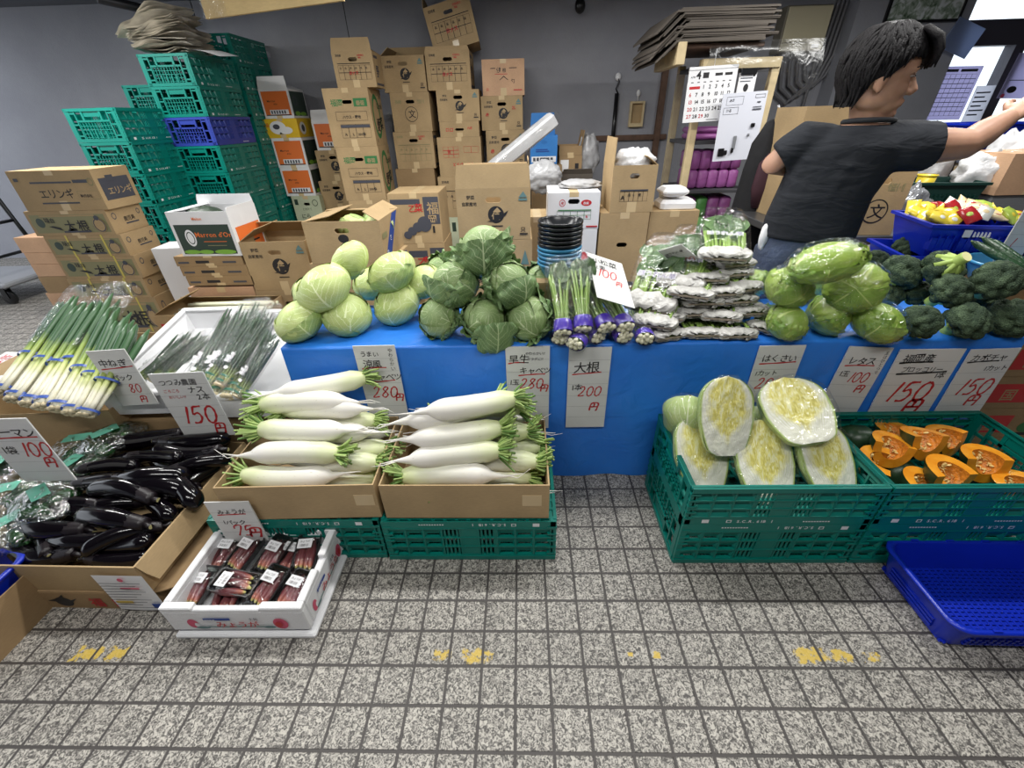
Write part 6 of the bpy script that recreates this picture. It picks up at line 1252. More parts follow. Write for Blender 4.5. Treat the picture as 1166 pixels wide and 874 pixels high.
# bowls
BWB, BWK = plain('blue_bowl_plastic', srgb(64, 140, 184), .3), plain('black_bowl_plastic', srgb(30, 32, 36), .25)
def bowl(label, loc, mat, group, r=.085, h=.06):
    R = thing('plastic_bowl', label, 'bowl', loc, 0, group); b = MB(); b.lathe([(.001, 0), (r*.66, .001), (r*.72, .006), (r*.95, h-.006)], 28, 0, True); b.lathe([(r*.91, h-.004), (r*.68, .008), (.001, .005)], 28, 0, True); b.build('bowl_body', mat, R); b = MB(); b.lathe([(r*.94, h-.012), (r*1.0, h-.011), (r*1.015, h-.004), (r*.99, h), (r*.92, h-.002), (r*.92, h-.01)], 28, 0, True); b.build('rim', mat, R); return R
pb_ = at_z(640, 292, TZ+.05)
pt_ = at_y(638, 250, 1.67); pb_ = Vector((pt_.x, 1.67, 0)); b0 = None; bz = max(TZ+.004, pt_.z-.215)
carton('cardboard_tray', 'low carton under the nested bowls, hidden by the greens', .2, .18, bz-TZ-.006, (pt_.x, 1.67, TZ+.003), 0, 'card', slot=None, tape=False, cat='cardboard box')
for k in range(11):
    z = bz+.0155*k+.001; blue = k < 5
    lb = ('%s plastic bowl, %s in the nested stack behind the greens' % ('blue' if blue else 'black', ('lowest', 'second lowest', 'third lowest', 'fourth lowest', 'uppermost blue', 'lowest black', 'second lowest black', 'third lowest black', 'third highest', 'second highest', 'highest')[k]))
    if k in (0, 5): b0 = bowl(lb, (pb_.x, pb_.y, z), BWB if blue else BWK, 'nested bowls')
    else: dup(b0, (pb_.x+.001*(k % 3), pb_.y, z), .3*k, lb)
p = at_z(722, 272, TZ+.04); carton('cardboard_tray', 'low brown tray of root vegetables behind the bagged greens', .34, .16, .09, (p.x+.03, 1.66, TZ+.003), 0, 'card', 'open', {}, {}, None, False, cat='cardboard tray')
for k in range(4):
    b = MB(); b.tube([(-.14, 0, 0), (0, .004, .004), (.15, 0, 0)], [.012, .016, .010], 10); tag(b.build('burdock_root', plain('burdock_skin', srgb(176, 138, 104), .7, .15, 40), None, (p.x+.02+.02*k, 1.62+.03*k, TZ+.075+.012*(k % 2))), 'brown root in the low tray, %s from the front' % ('first', 'second', 'third', 'fourth')[k], 'root vegetable', 'roots in the tray')

# ================================================================== BACK WALL FITTINGS
def wallp(px, py, dy=0): return at_y(px, py, WY-dy)
for k, (a, c, wd) in enumerate((((672, 160), (758, 153), .05), ((760, 60), (757, 232), .06))):
    p, q = wallp(*a), wallp(*c); b = MB()
    if k == 0: b.box(p.x, q.x, WY-.035, WY, (p.z+q.z)/2-wd/2, (p.z+q.z)/2+wd/2)
    else: b.box(p.x-wd/2, p.x+wd/2, WY-.045, WY, 0, p.z)
    struct(b.build('trim_%d' % (k+1), M['wood_old']))
p = wallp(703, 93); q = wallp(701, 182)
o = thing('scale_hook_rod', 'black rod hanging from a white hook on the back wall', 'rod', (p.x, WY-.03, p.z)); b = MB(); b.tube([(0, 0, -.1), (0, 0, q.z-p.z)], .022, 10); b.build('rod', M['black_plastic'], o)
b = MB(); b.tube([(0, 0, .03), (.012, 0, .0), (.0, 0, -.03), (-.015, 0, -.06), (.01, 0, -.1)], .008, 8); b.build('wire_loop', M['dark_metal'], o); b = MB(); b.ball((0, .01, .04), (.03, .02, .035), 12, 8); b.build('hook', M['white_plastic'], o)
p = wallp(724, 130); o = thing('wooden_box_frame', 'small shallow wooden frame hanging on the back wall', 'wall box', (p.x, WY-.002, p.z)); b = MB(); w2, h2 = .075, .115
for x0, x1, z0, z1 in ((-w2, -w2+.02, -h2, h2), (w2-.02, w2, -h2, h2), (-w2+.02, w2-.02, h2-.02, h2), (-w2+.02, w2-.02, -h2, -h2+.035)): b.bevbox(x0, x1, -.045, 0, z0, z1, .002)
b.build('wood_frame', M['wood_pale'], o); b = MB(); b.box(-w2+.02, w2-.02, -.012, -.002, -h2+.035, h2-.02); b.build('back_board', M['card'], o); b = MB(); b.tube([(0, -.01, h2), (0, -.012, h2+.05)], .005, 6); b.ball((0, -.012, h2+.07), (.022, .015, .03), 10, 8); b.build('hook', M['white_plastic'], o)
# electric cabinet and its conduits
a, c = wallp(893, 12), wallp(948, 62); x0, x1, z0, z1 = at_y(893, 60, WY).x-.15, at_y(938, 60, WY).x-.12, at_y(900, 62, WY).z, at_y(925, 9, WY).z
o = thing('electric_cabinet', 'beige metal electric cabinet high on the back wall', 'electric cabinet', ((x0+x1)/2, WY, z0)); w2 = (x1-x0)/2; BEI = plain('beige_enamel', srgb(206, 198, 168), .2)
b = MB(); b.bevbox(-w2, w2, -.16, 0, 0, z1-z0, .006); b.build('cabinet_body', plain('dark_beige_enamel', srgb(120, 114, 98), .4), o); b = MB(); b.bevbox(-w2+.012, w2-.008, -.178, -.161, .01, z1-z0-.01, .005); b.build('door', BEI, o); b = MB(); b.box(w2-.12, w2-.05, -.1805, -.1785, .03, .06); b.build('name_plate', M['ink_w'], o); b = MB(); b.box(-w2+.012, w2-.008, -.1795, -.1782, .07, .076); b.build('seam', plain('dark_beige_enamel', srgb(120, 114, 98), .4), o)
CON = plain('grey_conduit', srgb(112, 112, 116), .5)
for k in range(6):
    xx = (x0+x1)/2-w2+.06+.075*k; dz = .10+.035*(5-k); b = MB(); xe = x1+.05+.04*k; b.tube([(xx, WY-.05, z0+.01), (xx, WY-.05, z0-.08), (xx+.04, WY-.05, z0-.11-dz*.7), ((xx+xe)/2, WY-.05, z0-.14-dz), (xe-.04, WY-.05, z0-.10-dz*.6), (xe+.02, WY-.05, z0-.02), (xe+.04, WY-.05, z1), (xe+.05, WY-.05, CZ-.01)] if k < 5 else [(xx, WY-.05, z0+.01), (xx+.02, WY-.05, z0-.1), (xx+.03, WY-.05, .5)], .016, 8)
    tag(b.build('conduit', CON), 'grey bent conduit, %s from the left below the electric cabinet' % ('first', 'second', 'third', 'fourth', 'fifth', 'sixth')[k], 'conduit', 'conduits under the cabinet')
p = at_y(1052, 16, WY-.24); o = thing('framed_picture', 'dark-framed landscape photograph high on the pillar', 'picture', (p.x, WY-.235, p.z+.06)); b = MB(); w2, h2 = .34, .12
for x_0, x_1, z_0, z_1 in ((-w2, w2, -h2, -h2+.02), (-w2, w2, h2-.02, h2), (-w2, -w2+.02, -h2+.02, h2-.02), (w2-.02, w2, -h2+.02, h2-.02)): b.box(x_0, x_1, -.015, .012, z_0, z_1)
b.build('picture_frame', M['black_plastic'], o); b = MB(); b.box(-w2+.02, w2-.02, -.004, .01, -h2+.02, h2-.02)
mp_, nt_, bb_ = _new('blurred_landscape_print'); tc_ = N(nt_, 'ShaderNodeTexCoord'); L(nt_, ramp(nt_, noisef(nt_, tc_.outputs['Object'], 12, 4, .6, 1), (.35, srgb(70, 90, 70)), (.5, srgb(150, 165, 150)), (.62, srgb(214, 220, 222))), bb_.inputs['Base Color']); bb_.inputs['Roughness'].default_value = .15; b.build('print', mp_, o)
# beam, hanging rail and board under the ceiling at the left
b = MB(); p, q = at_y(110, -2, 4.6), at_y(222, 23, 5.2); b.tube([(p.x, p.y, p.z), (q.x, q.y, q.z)], .035, 8); tag(b.build('ceiling_rail', M['dark_metal']), 'grey metal rail slanting down from the ceiling to the crate stack', 'rail')
o = thing('hanging_board', 'long tan cardboard panel hanging below the ceiling in the upper left', 'board', at_y(310, -2, 3.0)); p, q = at_y(236, 22, 3.0), at_y(392, 1, 3.0); c = at_y(310, -2, 3.0)
b = MB(); b.T = Matrix.Identity(4); b.loft([[(p.x-c.x, -.01, p.z-c.z), (q.x-c.x, -.01, q.z-c.z), (q.x-c.x, .01, q.z-c.z), (p.x-c.x, .01, p.z-c.z)], [(p.x-c.x, -.01, .30), (q.x-c.x, -.01, .30), (q.x-c.x, .01, .30), (p.x-c.x, .01, .30)]], 0, False, True, True); b.build('panel', M['card_y'], o)
b = MB(); b.grid(lambda u, v: (p.x-c.x-.01+.14*u, -.02-.01*noise.noise(Vector((u*3, v*5, 0))), p.z-c.z+.35*v), 6, 8); b.build('plastic_cover', M['film'], o)
for k, (a, e) in enumerate((((216, 0), (222, 24)), ((390, 1), (397, 58)), ((661, -4), (662, 4)))):
    p, q = at_y(*a, 5.2), at_y(*e, 5.2); o = thing('ceiling_string', ('thin black cord hanging down to the tall crate stack', 'thin black cord with a toggle hanging to the flap of the top carton', 'cord with a black knob at the top edge of the wall')[k], 'cord', (p.x, 5.2, p.z)); b = MB(); b.tube([(0, 0, CZ-p.z), (0, 0, q.z-p.z)], .004, 6); b.build('cord', M['black_plastic'], o); b = MB(); b.ball((0, 0, q.z-p.z-.015), (.014, .014, .022) if k < 2 else (.05, .05, .06), 10, 8); b.build('knob', M['black_plastic'] if k else M['steel'], o)

# ================================================================== RACK WITH PURPLE PACKS
RY = 3.80; lx, rx = at_y(786, 170, RY).x, at_y(845, 200, RY).x+.06; rtop = at_y(835, 66, RY).z
rk = thing('storage_rack', 'pale wooden rack with shelves of purple packs behind the greens', 'rack', ((lx+rx)/2, RY, 0)); w2 = (rx-lx)/2
for sx_ in (-1, 1):
    for y in (0, .5): b = MB(); b.bevbox(sx_*w2-.028, sx_*w2+.028, y, y+.05, 0, rtop, .004); b.build('post', M['wood_pale'], rk)
zs = [at_y(815, 214, RY).z-.015, at_y(815, 268, RY).z-.02, at_y(815, 160, RY).z]
for z in zs+[rtop-.03]: b = MB(); b.bevbox(-w2-.02, w2+.02, .01, .54, z-.025, z, .003); b.build('shelf', plain('grey_shelf_board', srgb(70, 70, 74), .7), rk)
b = MB(); b.box(-w2-.02, w2+.02, -.012, 0, rtop-.06, rtop); b.build('top_rail', M['wood_pale'], rk)
b = MB(); b.grid(lambda u, v: (-w2-.035-.06*math.sin(u*PI)*(1-v), .02+.5*u, .55+(rtop-.6)*v), 8, 10); b.build('plastic_curtain', M['film_grey'], rk)
PUR, GRN = plain('purple_pack', srgb(168, 96, 164), .45, .1, 10, .3, 30), plain('green_pack', srgb(92, 160, 84), .45, .1, 10, .3, 30)
def pack(label, loc, w, h, mat):
    R = thing('tray_pack', label, 'pack', loc, 0, 'packs on the rack'); 
    for q in range(2): b = MB(); b.bevbox(-w/2+.002, w/2-.002, 0, .28, h*q/2+.001, h*(q+1)/2-.001, .014, 0, True); b.build('bundle', mat, R)
n_ = 5; pw = (2*w2-.10)/n_
for k in range(n_): pack('purple pack on the upper shelf of the rack, %s from the left' % ('first', 'second', 'third', 'fourth', 'fifth')[k], ((lx+rx)/2-w2+.05+pw*(k+.5), RY+.08, zs[0]+.001), pw, at_y(815, 172, RY).z-zs[0], PUR)
for k in range(4): pack(('purple pack at the left of the lower rack shelf', 'green pack on the lower shelf of the rack', 'purple pack second from the right on the lower rack shelf', 'purple pack at the right end of the lower rack shelf')[k], ((lx+rx)/2-w2+.06+pw*1.2*(k+.5), RY+.08, zs[1]+.001), pw*1.15, at_y(815, 226, RY).z-zs[1], GRN if k == 1 else PUR)
pack('dull purple pack on the rack shelf behind the calendar', ((lx+rx)/2-.1, RY+.1, zs[2]+.001), .25, .09, PUR)
# flattened cartons on top of the rack
x0, x1 = at_y(772, 45, RY-.1).x, at_y(880, 25, RY-.1).x; zt0 = at_y(826, 47, RY-.1).z; zt1 = at_y(826, 7, RY-.1).z; nfl = 13; rd = random.Random(3)
b = MB(); b.bevbox(x0, x1, RY-.06, RY+.55, zt0-.03, zt0-.002, .004); tag(b.build('loft_board', M['wood_old']), 'wooden board carrying the flattened cartons on the rack', 'board')
for k in range(nfl):
    th = (zt1-zt0)/nfl; z = zt0+th*k+.001; o = thing('flattened_carton', 'grey folded carton sheet, number %s up in the pile on the rack' % ('one', 'two', 'three', 'four', 'five', 'six', 'seven', 'eight', 'nine', 'ten', 'eleven', 'twelve', 'thirteen')[k], 'flattened carton', ((x0+x1)/2+rd.uniform(-.04, .04), RY+.22, z), (0, 0, rd.uniform(-.03, .03)), 'flattened cartons on the rack'); w_ = (x1-x0)*.5*rd.uniform(.92, 1.05)
    b = MB(); sag = .11
    for q in range(2):
        zz = th*.5*q+.001; b.loft([[(-w_-.12, y_, zz-sag), (-w_, y_, zz), (w_, y_, zz), (w_, y_, zz+th*.42), (-w_, y_, zz+th*.42), (-w_-.12, y_, zz-sag+th*.42)] for y_ in (-.32-rd.uniform(0, .03), .32)], 0, False, True, True)
    b.build('folded_sheet', M['card_old'], o)
b = MB(); p = at_y(775, 62, RY-.1); b.bevbox(p.x-.03, p.x+.03, RY-.12, RY+.45, p.z-.06, p.z+.07, .004); tag(b.build('timber_block', M['wood_pale']), 'pale timber end sticking out below the flattened cartons', 'timber')
o = thing('plastic_sheet', 'dusty clear plastic sheeting hanging over the top of the rack', 'plastic sheet', ((lx+rx)/2, RY-.03, rtop)); b = MB(); b.grid(lambda u, v: ((u-.35)*(2*w2+.28), -.03-.05*math.sin(v*PI)+.03*noise.noise(Vector((u*5, v*3, 1))), .09-.18*v-(.34*max(0, u-.72)*3.4)*v), 30, 16); b.build('sheet', M['film_grey'], o)
# calendar, whiteboard, notes
CY = RY-.10
def flat_thing(nm, label, cat, TL, TR, BL, Y, mat, part):
    a, c = at_y(*TL, Y), at_y(*TR, Y); e = at_y(*BL, Y); X = (c-a); w = X.length; X.normalize(); Yv = (a-e); Yv = Yv-X*Yv.dot(X); h = Yv.length; Yv.normalize(); Z = X.cross(Yv)
    R = thing(nm, label, cat, e, Matrix((X, Yv, Z)).transposed().to_euler()); b = MB(); b.box(0, w, 0, h, -.006, 0); b.build(part, mat, R); return R, w, h
R, w, h = flat_thing('wall_calendar', 'white April calendar with red Sundays hanging on the rack', 'calendar', (784, 78), (840, 74), (777, 140), CY, M['ink_w'], 'calendar_sheet'); pk, pr = MB(), MB()
pk.text('4', (.16*w, .80*h, .001), (1, 0, 0), (0, 1, 0), .2*w, 0, bold=.02); pk.text('APR', (.05*w, .82*h, .001), (1, 0, 0), (0, 1, 0), .05*w); pk.poly([(.3*w, .81*h, .0008), (.42*w, .81*h, .0008), (.42*w, .91*h, .0008), (.3*w, .91*h, .0008)])
for k in range(2): pk.poly([(.55*w+.2*w*k, .84*h, .0008), (.7*w+.2*w*k, .84*h, .0008), (.7*w+.2*w*k, .89*h, .0008), (.55*w+.2*w*k, .89*h, .0008)])
for d_ in range(1, 31):
    c_ = (d_+1) % 7; r_ = (d_+1)//7; t_ = pr if c_ == 0 or d_ == 29 else pk; t_.text(str(d_), ((.06+.13*c_)*w, (.62-.135*r_)*h, .001), (1, 0, 0), (0, 1, 0), .095*w, 0, bold=.02)
for c_ in range(7): pk.poly([((.07+.13*c_)*w, .735*h, .0008), ((.12+.13*c_)*w, .735*h, .0008), ((.12+.13*c_)*w, .75*h, .0008), ((.07+.13*c_)*w, .75*h, .0008)])
pr.poly([(.05*w, .62*h, .0008), (.27*w, .62*h, .0008), (.27*w, .67*h, .0008), (.05*w, .67*h, .0008)]); pk.poly([(.5*w, .03*h, .0008), (.75*w, .03*h, .0008), (.75*w, .04*h, .0008), (.5*w, .04*h, .0008)])
pk.build('black_numbers', M['ink_k'], R); pr.build('red_numbers', M['ink_r'], R); b = MB(); b.box(0, w, h-.012, h+.006, -.009, .004); b.build('binding_strip', M['white_plastic'], R); b = MB(); b.tube([(w*.5, h, 0), (w*.5, h+.1, 0)], .002, 5); b.build('hanging_string', M['white_plastic'], R)
R, w, h = flat_thing('whiteboard', 'white magnetic board with magnets hanging on the rack beside the calendar', 'whiteboard', (822, 107), (873, 103), (811, 184), CY-.05, plain('whiteboard_enamel', srgb(214, 216, 226), .15), 'board')
pb = MB(); draw(pb, (0, 0, 0), (1, 0, 0), (0, 1, 0), (0, 0, 1), w, h, [('r', .10, .83, .48, .95, .002, 'n'), ('r', .06, .70, .40, .80, .002, 'n'), ('h', 'あさ', .16, .88, .045, 'n'), ('h', 'ひる', .12, .74, .045, 'n'), ('r', .74, .91, .96, .96, .002, 'n'), ('f', .80, .84, .88, .86, 'n'), ('f', .72, .74, .92, .76, 'n'), ('f', .72, .78, .92, .79, 'n')]); pb.build('marker_writing', INKM, R)
for k, (u, v, w_, h_, m_) in enumerate(((.16, .14, .14, .12, 'black_plastic'), (.26, .13, .09, .07, 'black_plastic'), (.80, .52, .09, .06, 'black_plastic'), (.44, .28, .07, .20, 'grey_plastic'), (.74, .38, .05, .04, 'grey_plastic'), (.42, .16, .06, .08, 'black_plastic'))): b = MB(); b.bevbox(u*w-w_*w/2, u*w+w_*w/2, v*h-h_*h/2, v*h+h_*h/2, 0, .012, .003); b.build('magnet', M[m_], R)
R, w, h = flat_thing('clipped_notes', 'small printed sheets in a black clip between calendar and whiteboard', 'notes', (842, 83), (862, 82), (838, 106), CY+.02, M['ink_w'], 'note_sheet'); pb = MB(); draw(pb, (0, 0, 0), (1, 0, 0), (0, 1, 0), (0, 0, 1), w, h, [('f', .1, .7, .8, .76, 'n'), ('f', .1, .55, .7, .6, 'n'), ('e', .5, .25, .14, .2, 'k'), ('c', .85, .85, .06, 'k')]); pb.build('note_print', INKM, R); b = MB(); b.bevbox(.05*w, .95*w, h*.88, h*1.2, -.012, .012, .003); b.build('clip', M['black_plastic'], R)
# dark jacket hanging at the side of the rack
o = thing('hanging_jacket', 'black and maroon jacket hanging between the rack and the man', 'jacket', at_y(862, 212, 3.1)); c = at_y(862, 212, 3.1); b = MB()
b.loft([[(r_*.12*math.cos(2*PI*j/28)*(1+.35*noise.noise(Vector((j*.8, z*4, 2)))), .5*r_*.16*math.sin(2*PI*j/28), z) for j in range(28)] for z, r_ in ((-.55, 1.0), (-.35, 1.1), (-.1, 1.0), (.1, .95), (.25, .8), (.36, .35), (.38, .1))], 0, True, True, True); b.build('jacket_body', plain('black_cloth', srgb(26, 26, 29), .9, .2, 10, .4, 20), o)
b = MB(); b.loft([[(.03+r_*.09*math.cos(2*PI*j/20), -.07+.5*r_*.08*math.sin(2*PI*j/20), z) for j in range(20)] for z, r_ in ((-.12, .8), (.0, 1.1), (.14, 1), (.2, .5))], 0, True, True, True); b.build('maroon_panel', plain('maroon_cloth', srgb(60, 30, 40), .8, .15, 10), o); b = MB(); b.tube([(0, 0, .36), (.02, 0, .42), (0, 0, .45)], .007, 6); b.build('hook', M['steel'], o)

# ================================================================== RIGHT SIDE: COUNTER, BASKETS, BOWLS
cz = .80
ca = at_z(985, 283, cz); cx0, cy0 = 1.42, 2.28
o = thing('steel_counter', 'steel work counter behind the man, carrying the ringed carton and baskets', 'counter', (2.25, 2.75, 0)); b = MB(); b.bevbox(-.80, .17, -.45, .45, cz-.04, cz, .004); b.build('counter_top', plain('dull_steel', srgb(110, 112, 116), .35, .06, metal=.7), o)
for sx_ in (-.74, .11):
    for sy_ in (-.4, .4): b = MB(); b.bevbox(sx_-.02, sx_+.02, sy_-.02, sy_+.02, 0, cz-.04, .003); b.build('leg', M['steel'], o)
b = MB(); b.box(-.78, .15, -.44, -.42, cz-.3, cz-.04); b.build('apron_panel', M['dark_metal'], o)
p = at_y(989, 277, 2.29); b = MB(); b.bevbox(-.06, .06, -.006, .0, -.03, .03, .003); sw = thing('switch_plate', 'white switch plate with an orange pilot lamp on the front of the counter', 'switch', (p.x, 2.308, min(p.z, cz-.075))); b.build('plate', M['white_plastic'], sw); b = MB(); b.box(-.04, -.005, -.012, -.006, -.012, .012); b.build('rocker', M['black_plastic'], sw)
lm = bpy.data.materials.new('orange_pilot_lamp'); lm.use_nodes = True; lb_ = lm.node_tree.nodes['Principled BSDF']; lb_.inputs['Base Color'].default_value = srgb(255, 110, 30); lb_.inputs['Emission Color'].default_value = srgb(255, 120, 40); lb_.inputs['Emission Strength'].default_value = 2
b = MB(); b.box(.015, .042, -.011, -.006, -.011, .011); b.build('pilot_lamp', lm, sw)
# ringed carton and striped carton near the man
a = at_z(988, 268, cz); w_ = .25; zt = at_y(1021, 193, a.y).z
carton('cardboard_box', 'tan carton with one ringed character just right of the man', w_, .36, zt-cz-.004, (a.x+.01, a.y+.19, cz+.001), -.12, 'card', 'open', {'L': (-6, .1), 'B': (20, .05)}, {'F': [('t', '長崎', .14, .70, .13, 'ol'), ('t', '恒例', .58, .70, .13, 'ol'), ('c', .52, .38, .19, 'k'), ('c', .52, .38, .17, 'card'), ('t', '文', .40, .29, .24, 'k')]}, (0, .84), False)
p = at_y(868, 215, 2.78); zt = at_y(893, 122, 2.78).z-cz
carton('cardboard_box', 'tan carton with a green stripe near its bottom, left of the man', .28, .30, zt, (p.x+.265, 2.94, cz+.001), .03, 'card', 'open', {}, {'F': [('f', .0, .10, 1.0, .15, 'g')]}, None, False)
lump('plastic_bag', 'silvery heap of crumpled wrapping film beside the ringed carton', 'plastic bag', at_y(1024, 248, 2.55), (.10, .10, .16), plain('silver_film', srgb(170, 172, 178), .18, .15, 14, .9, 24, .5), 6, .35, 4)
lump('plastic_bag', 'dark teal plastic bag between the lettuce and the broccoli', 'plastic bag', Vector((1.52, 1.72, TZ+.07)), (.06, .05, .07), plain('dark_teal_bag', srgb(40, 96, 92), .4, .15, 14, .5, 30), 8)
def bin_basket(label, w, d, h, loc, rot, mat, slot_c=True):
    R = thing('plastic_basket', label, 'basket', loc, rot); m = M[mat]; t = .006; tp = .03; b = MB()
    def ring(z, e): return [(-w/2+e, -d/2+e, z), (w/2-e, -d/2+e, z), (w/2-e, d/2-e, z), (-w/2+e, d/2-e, z)]
    b.loft([ring(0, tp), ring(h*.6, tp*.35), ring(h, 0)], 0, False, True); b.loft([ring(h, t), ring(h*.6, tp*.35+t), ring(t, tp+t)], 0, False, False, True); b.build('basket_body', m, R)
    b = MB(); b.loft([ring(h-.012, -.001), ring(h-.010, -.012), ring(h+.003, -.012), ring(h+.003, t), ring(h-.008, t)], 0, False); b.build('rim', m, R)
    b = MB()
    for k in range(4): x = -w/2+w*(k+.5)/4; b.box(x-w*.09, x+w*.09, -d/2-.002, -d/2+tp, h*.25, h*.62)
    for k in range(14): x = -w/2+.04+(w-.08)*k/13; b.box(x-.003, x+.003, -d/2-.006, -d/2+tp*.4, h*.2, h*.7)
    b.build('side_slats', m, R)
    if 'heaped' in label:                                              # two worn white stencil marks, no longer legible
        for x_ in (-.10, .12):
            b = MB(); b.poly([(x_+.10*u, -d/2-.0130, h-.045+.030*v) for u, v in ((0, 0), (.3, 0), (.3, 1), (0, 1))])
            for q in range(5): b.poly([(x_+.036+.013*q+.010*u, -d/2-.0130, h-.043+.022*v) for u, v in ((0, 0), (1, 0), (.7, .9), (.1, 1))])
            b.build('stencil_mark', M['ink_w'], R)
    return R
bk = bin_basket('royal blue basket heaped with small yellow and red snack packets', .42, .32, .14, (2.01, 2.03, .795), D2R(-12), 'basket_blue')
bin_basket('royal blue basket underneath the one with snack packets', .40, .32, .15, (1.96, 2.06, .645), D2R(-12), 'basket_blue')
o = thing('side_stand', 'low stand carrying the two blue baskets at the right', 'stand', (1.95, 2.05, 0)); b = MB(); b.bevbox(-.2, .2, -.15, .14, .60, .642, .004); b.build('stand_top', M['wood_old'], o)
for sx_ in (-.17, .17):
    for sy_ in (-.12, .11): b = MB(); b.bevbox(sx_-.018, sx_+.018, sy_-.018, sy_+.018, 0, .60, .003); b.build('leg', M['wood_old'], o)
SN = [plain('snack_yellow', srgb(226, 204, 70), .22, .1, 30), plain('snack_red', srgb(170, 40, 46), .22, .15, 30), plain('snack_white', srgb(226, 228, 222), .25, .05, 20), plain('snack_lime', srgb(176, 200, 90), .22, .1, 30), plain('snack_cream', srgb(224, 204, 160), .25, .1, 30)]
SNN = ('yellow', 'red', 'white', 'lime', 'cream'); rd = random.Random(9); cnt = {}
for k in range(40):
    ci = (0, 0, 1, 2, 4, 3, 0, 1)[k % 8]; cnt[ci] = cnt.get(ci, 0)+1; u, v = (k % 8)/7-.5, (k//8)/4-.5; M4 = Matrix.Rotation(D2R(-12), 3, 'Z') @ Vector((u*.34, v*.22, 0))
    o = thing('snack_packet', SNN[ci]+' snack packet in the heap in the blue basket at right', 'snack packet', (2.01+M4.x, 2.03+M4.y, .93+.03*rd.random()+.03*(1-abs(u)*1.4)), (rd.uniform(.1, 1.0), rd.uniform(-.6, .6), rd.uniform(-1, 1)), 'snack packets, '+SNN[ci]); o.scale = (.8, .8, .8)
    b = MB(); b.loft([[(.032*k_*(1 if j in (1, 2) else -1), y, z_*(1 if j > 1 else -1)) for j in range(4)] for y, k_, z_ in ((-.05, 1, .0015), (-.042, 1, .003), (-.02, .97, .012), (.02, .97, .013), (.042, 1, .003), (.05, 1, .0015))], 0, True, True, True); b.build('packet_pouch', SN[ci], o)
    b = MB(); b.ball((0, 0, .0122), (.015, .014, .002), 10, 6); b.build('packet_print', SN[(ci+2) % 5], o)
bin_basket('dark green basket behind the snack basket', .36, .26, .20, Vector((*(at_z(1075, 240, .88)+Vector((.1, .25, 0))).xy, cz+.002)), D2R(-8), 'crate')
MATS_DG = plain('dark_green_plastic', srgb(26, 60, 54), .4)
for o in COL.objects:
    if o.get('label') == 'dark green basket behind the snack basket':
        for c in o.children:
            if 'mark' not in c.name: c.data.materials[0] = MATS_DG
        gpos = o.location.copy()
o = thing('yellow_cup', 'bright yellow plastic cup in the dark green basket', 'cup', gpos+Vector((-.06, 0, .09))); b = MB(); b.lathe([(.001, 0), (.035, 0), (.045, .14), (.041, .14), (.032, .006), (.001, .005)], 20); b.build('cup_body', plain('yellow_plastic', srgb(226, 200, 60), .3), o); b = MB(); b.lathe([(.044, .132), (.049, .134), (.049, .142), (.042, .142)], 20); b.build('rim', plain('yellow_plastic', srgb(226, 200, 60), .3), o)
WF = plain('white_film_bag', srgb(206, 206, 208), .3)
lump('plastic_bag', 'white plastic bag hanging at the right behind the dark green basket', 'plastic bag', at_y(1122, 200, 2.75), (.16, .10, .12), WF, 11, .3); lump('plastic_bag', 'white plastic bag near the right edge under the wire shelf', 'plastic bag', at_y(1145, 185, 3.0), (.14, .10, .16), WF, 12, .3); lump('plastic_bag', 'white paper bundle behind the outstretched arm', 'plastic bag', at_y(1060, 190, 3.1), (.10, .10, .18), WF, 13, .2)
# wire shelf with blue crates by the window
p, q = at_y(1070, 176, 3.3), at_y(1175, 180, 3.3); o = thing('wire_shelf', 'black wire shelf under the window carrying blue and dark crates', 'shelf', ((p.x+q.x)/2+.1, 3.5, 0)); w2 = (q.x-p.x)/2+.12; sz = p.z; b = MB()
for k in range(13): y = -.2+.4*k/12; b.tube([(-w2, y, sz), (w2, y, sz)], .004, 5)
for k in range(16): x = -w2+2*w2*k/15; b.tube([(x, -.2, sz-.03 if k % 2 else sz), (x+.06, -.2, sz if k % 2 else sz-.03)], .004, 5)
b.tube([(-w2, -.2, sz-.03), (w2, -.2, sz-.03)], .004, 5); b.build('wire_deck', M['dark_metal'], o)
for sx_ in (-w2, w2):
    for sy_ in (-.2, .2): b = MB(); b.tube([(sx_, sy_, 0), (sx_, sy_, sz+.02)], .012, 8); b.build('post', M['dark_metal'], o)
bin_basket('royal blue crate on the wire shelf behind the outstretched hand', .42, .32, .17, ((p.x+q.x)/2+.02, 3.48, sz+.006), 0, 'basket_blue')
o = thing('hanging_hook', 'black S-shaped hook hanging below the wire shelf', 'hook', at_y(1080, 188, 3.05)); b = MB(); b.tube([(0, 0, .12), (.02, 0, .05), (.035, 0, -.06), (.01, 0, -.11), (-.04, 0, -.10), (-.05, 0, -.05)], .010, 8); b.build('hook_wire', M['black_plastic'], o); b = MB(); b.tube([(-.02, 0, .12), (-.06, 0, .02), (-.12, 0, -.12)], [.022, .02, .012], 8); b.build('black_strap', M['black_plastic'], o)
p = at_y(1085, 230, 2.9); carton('cardboard_box', 'tan carton on the floor under the wire shelf', .4, .3, at_y(1090, 190, 3.35).z, (at_y(1090, 190, 3.35).x, 3.5, 0), 0, 'card')
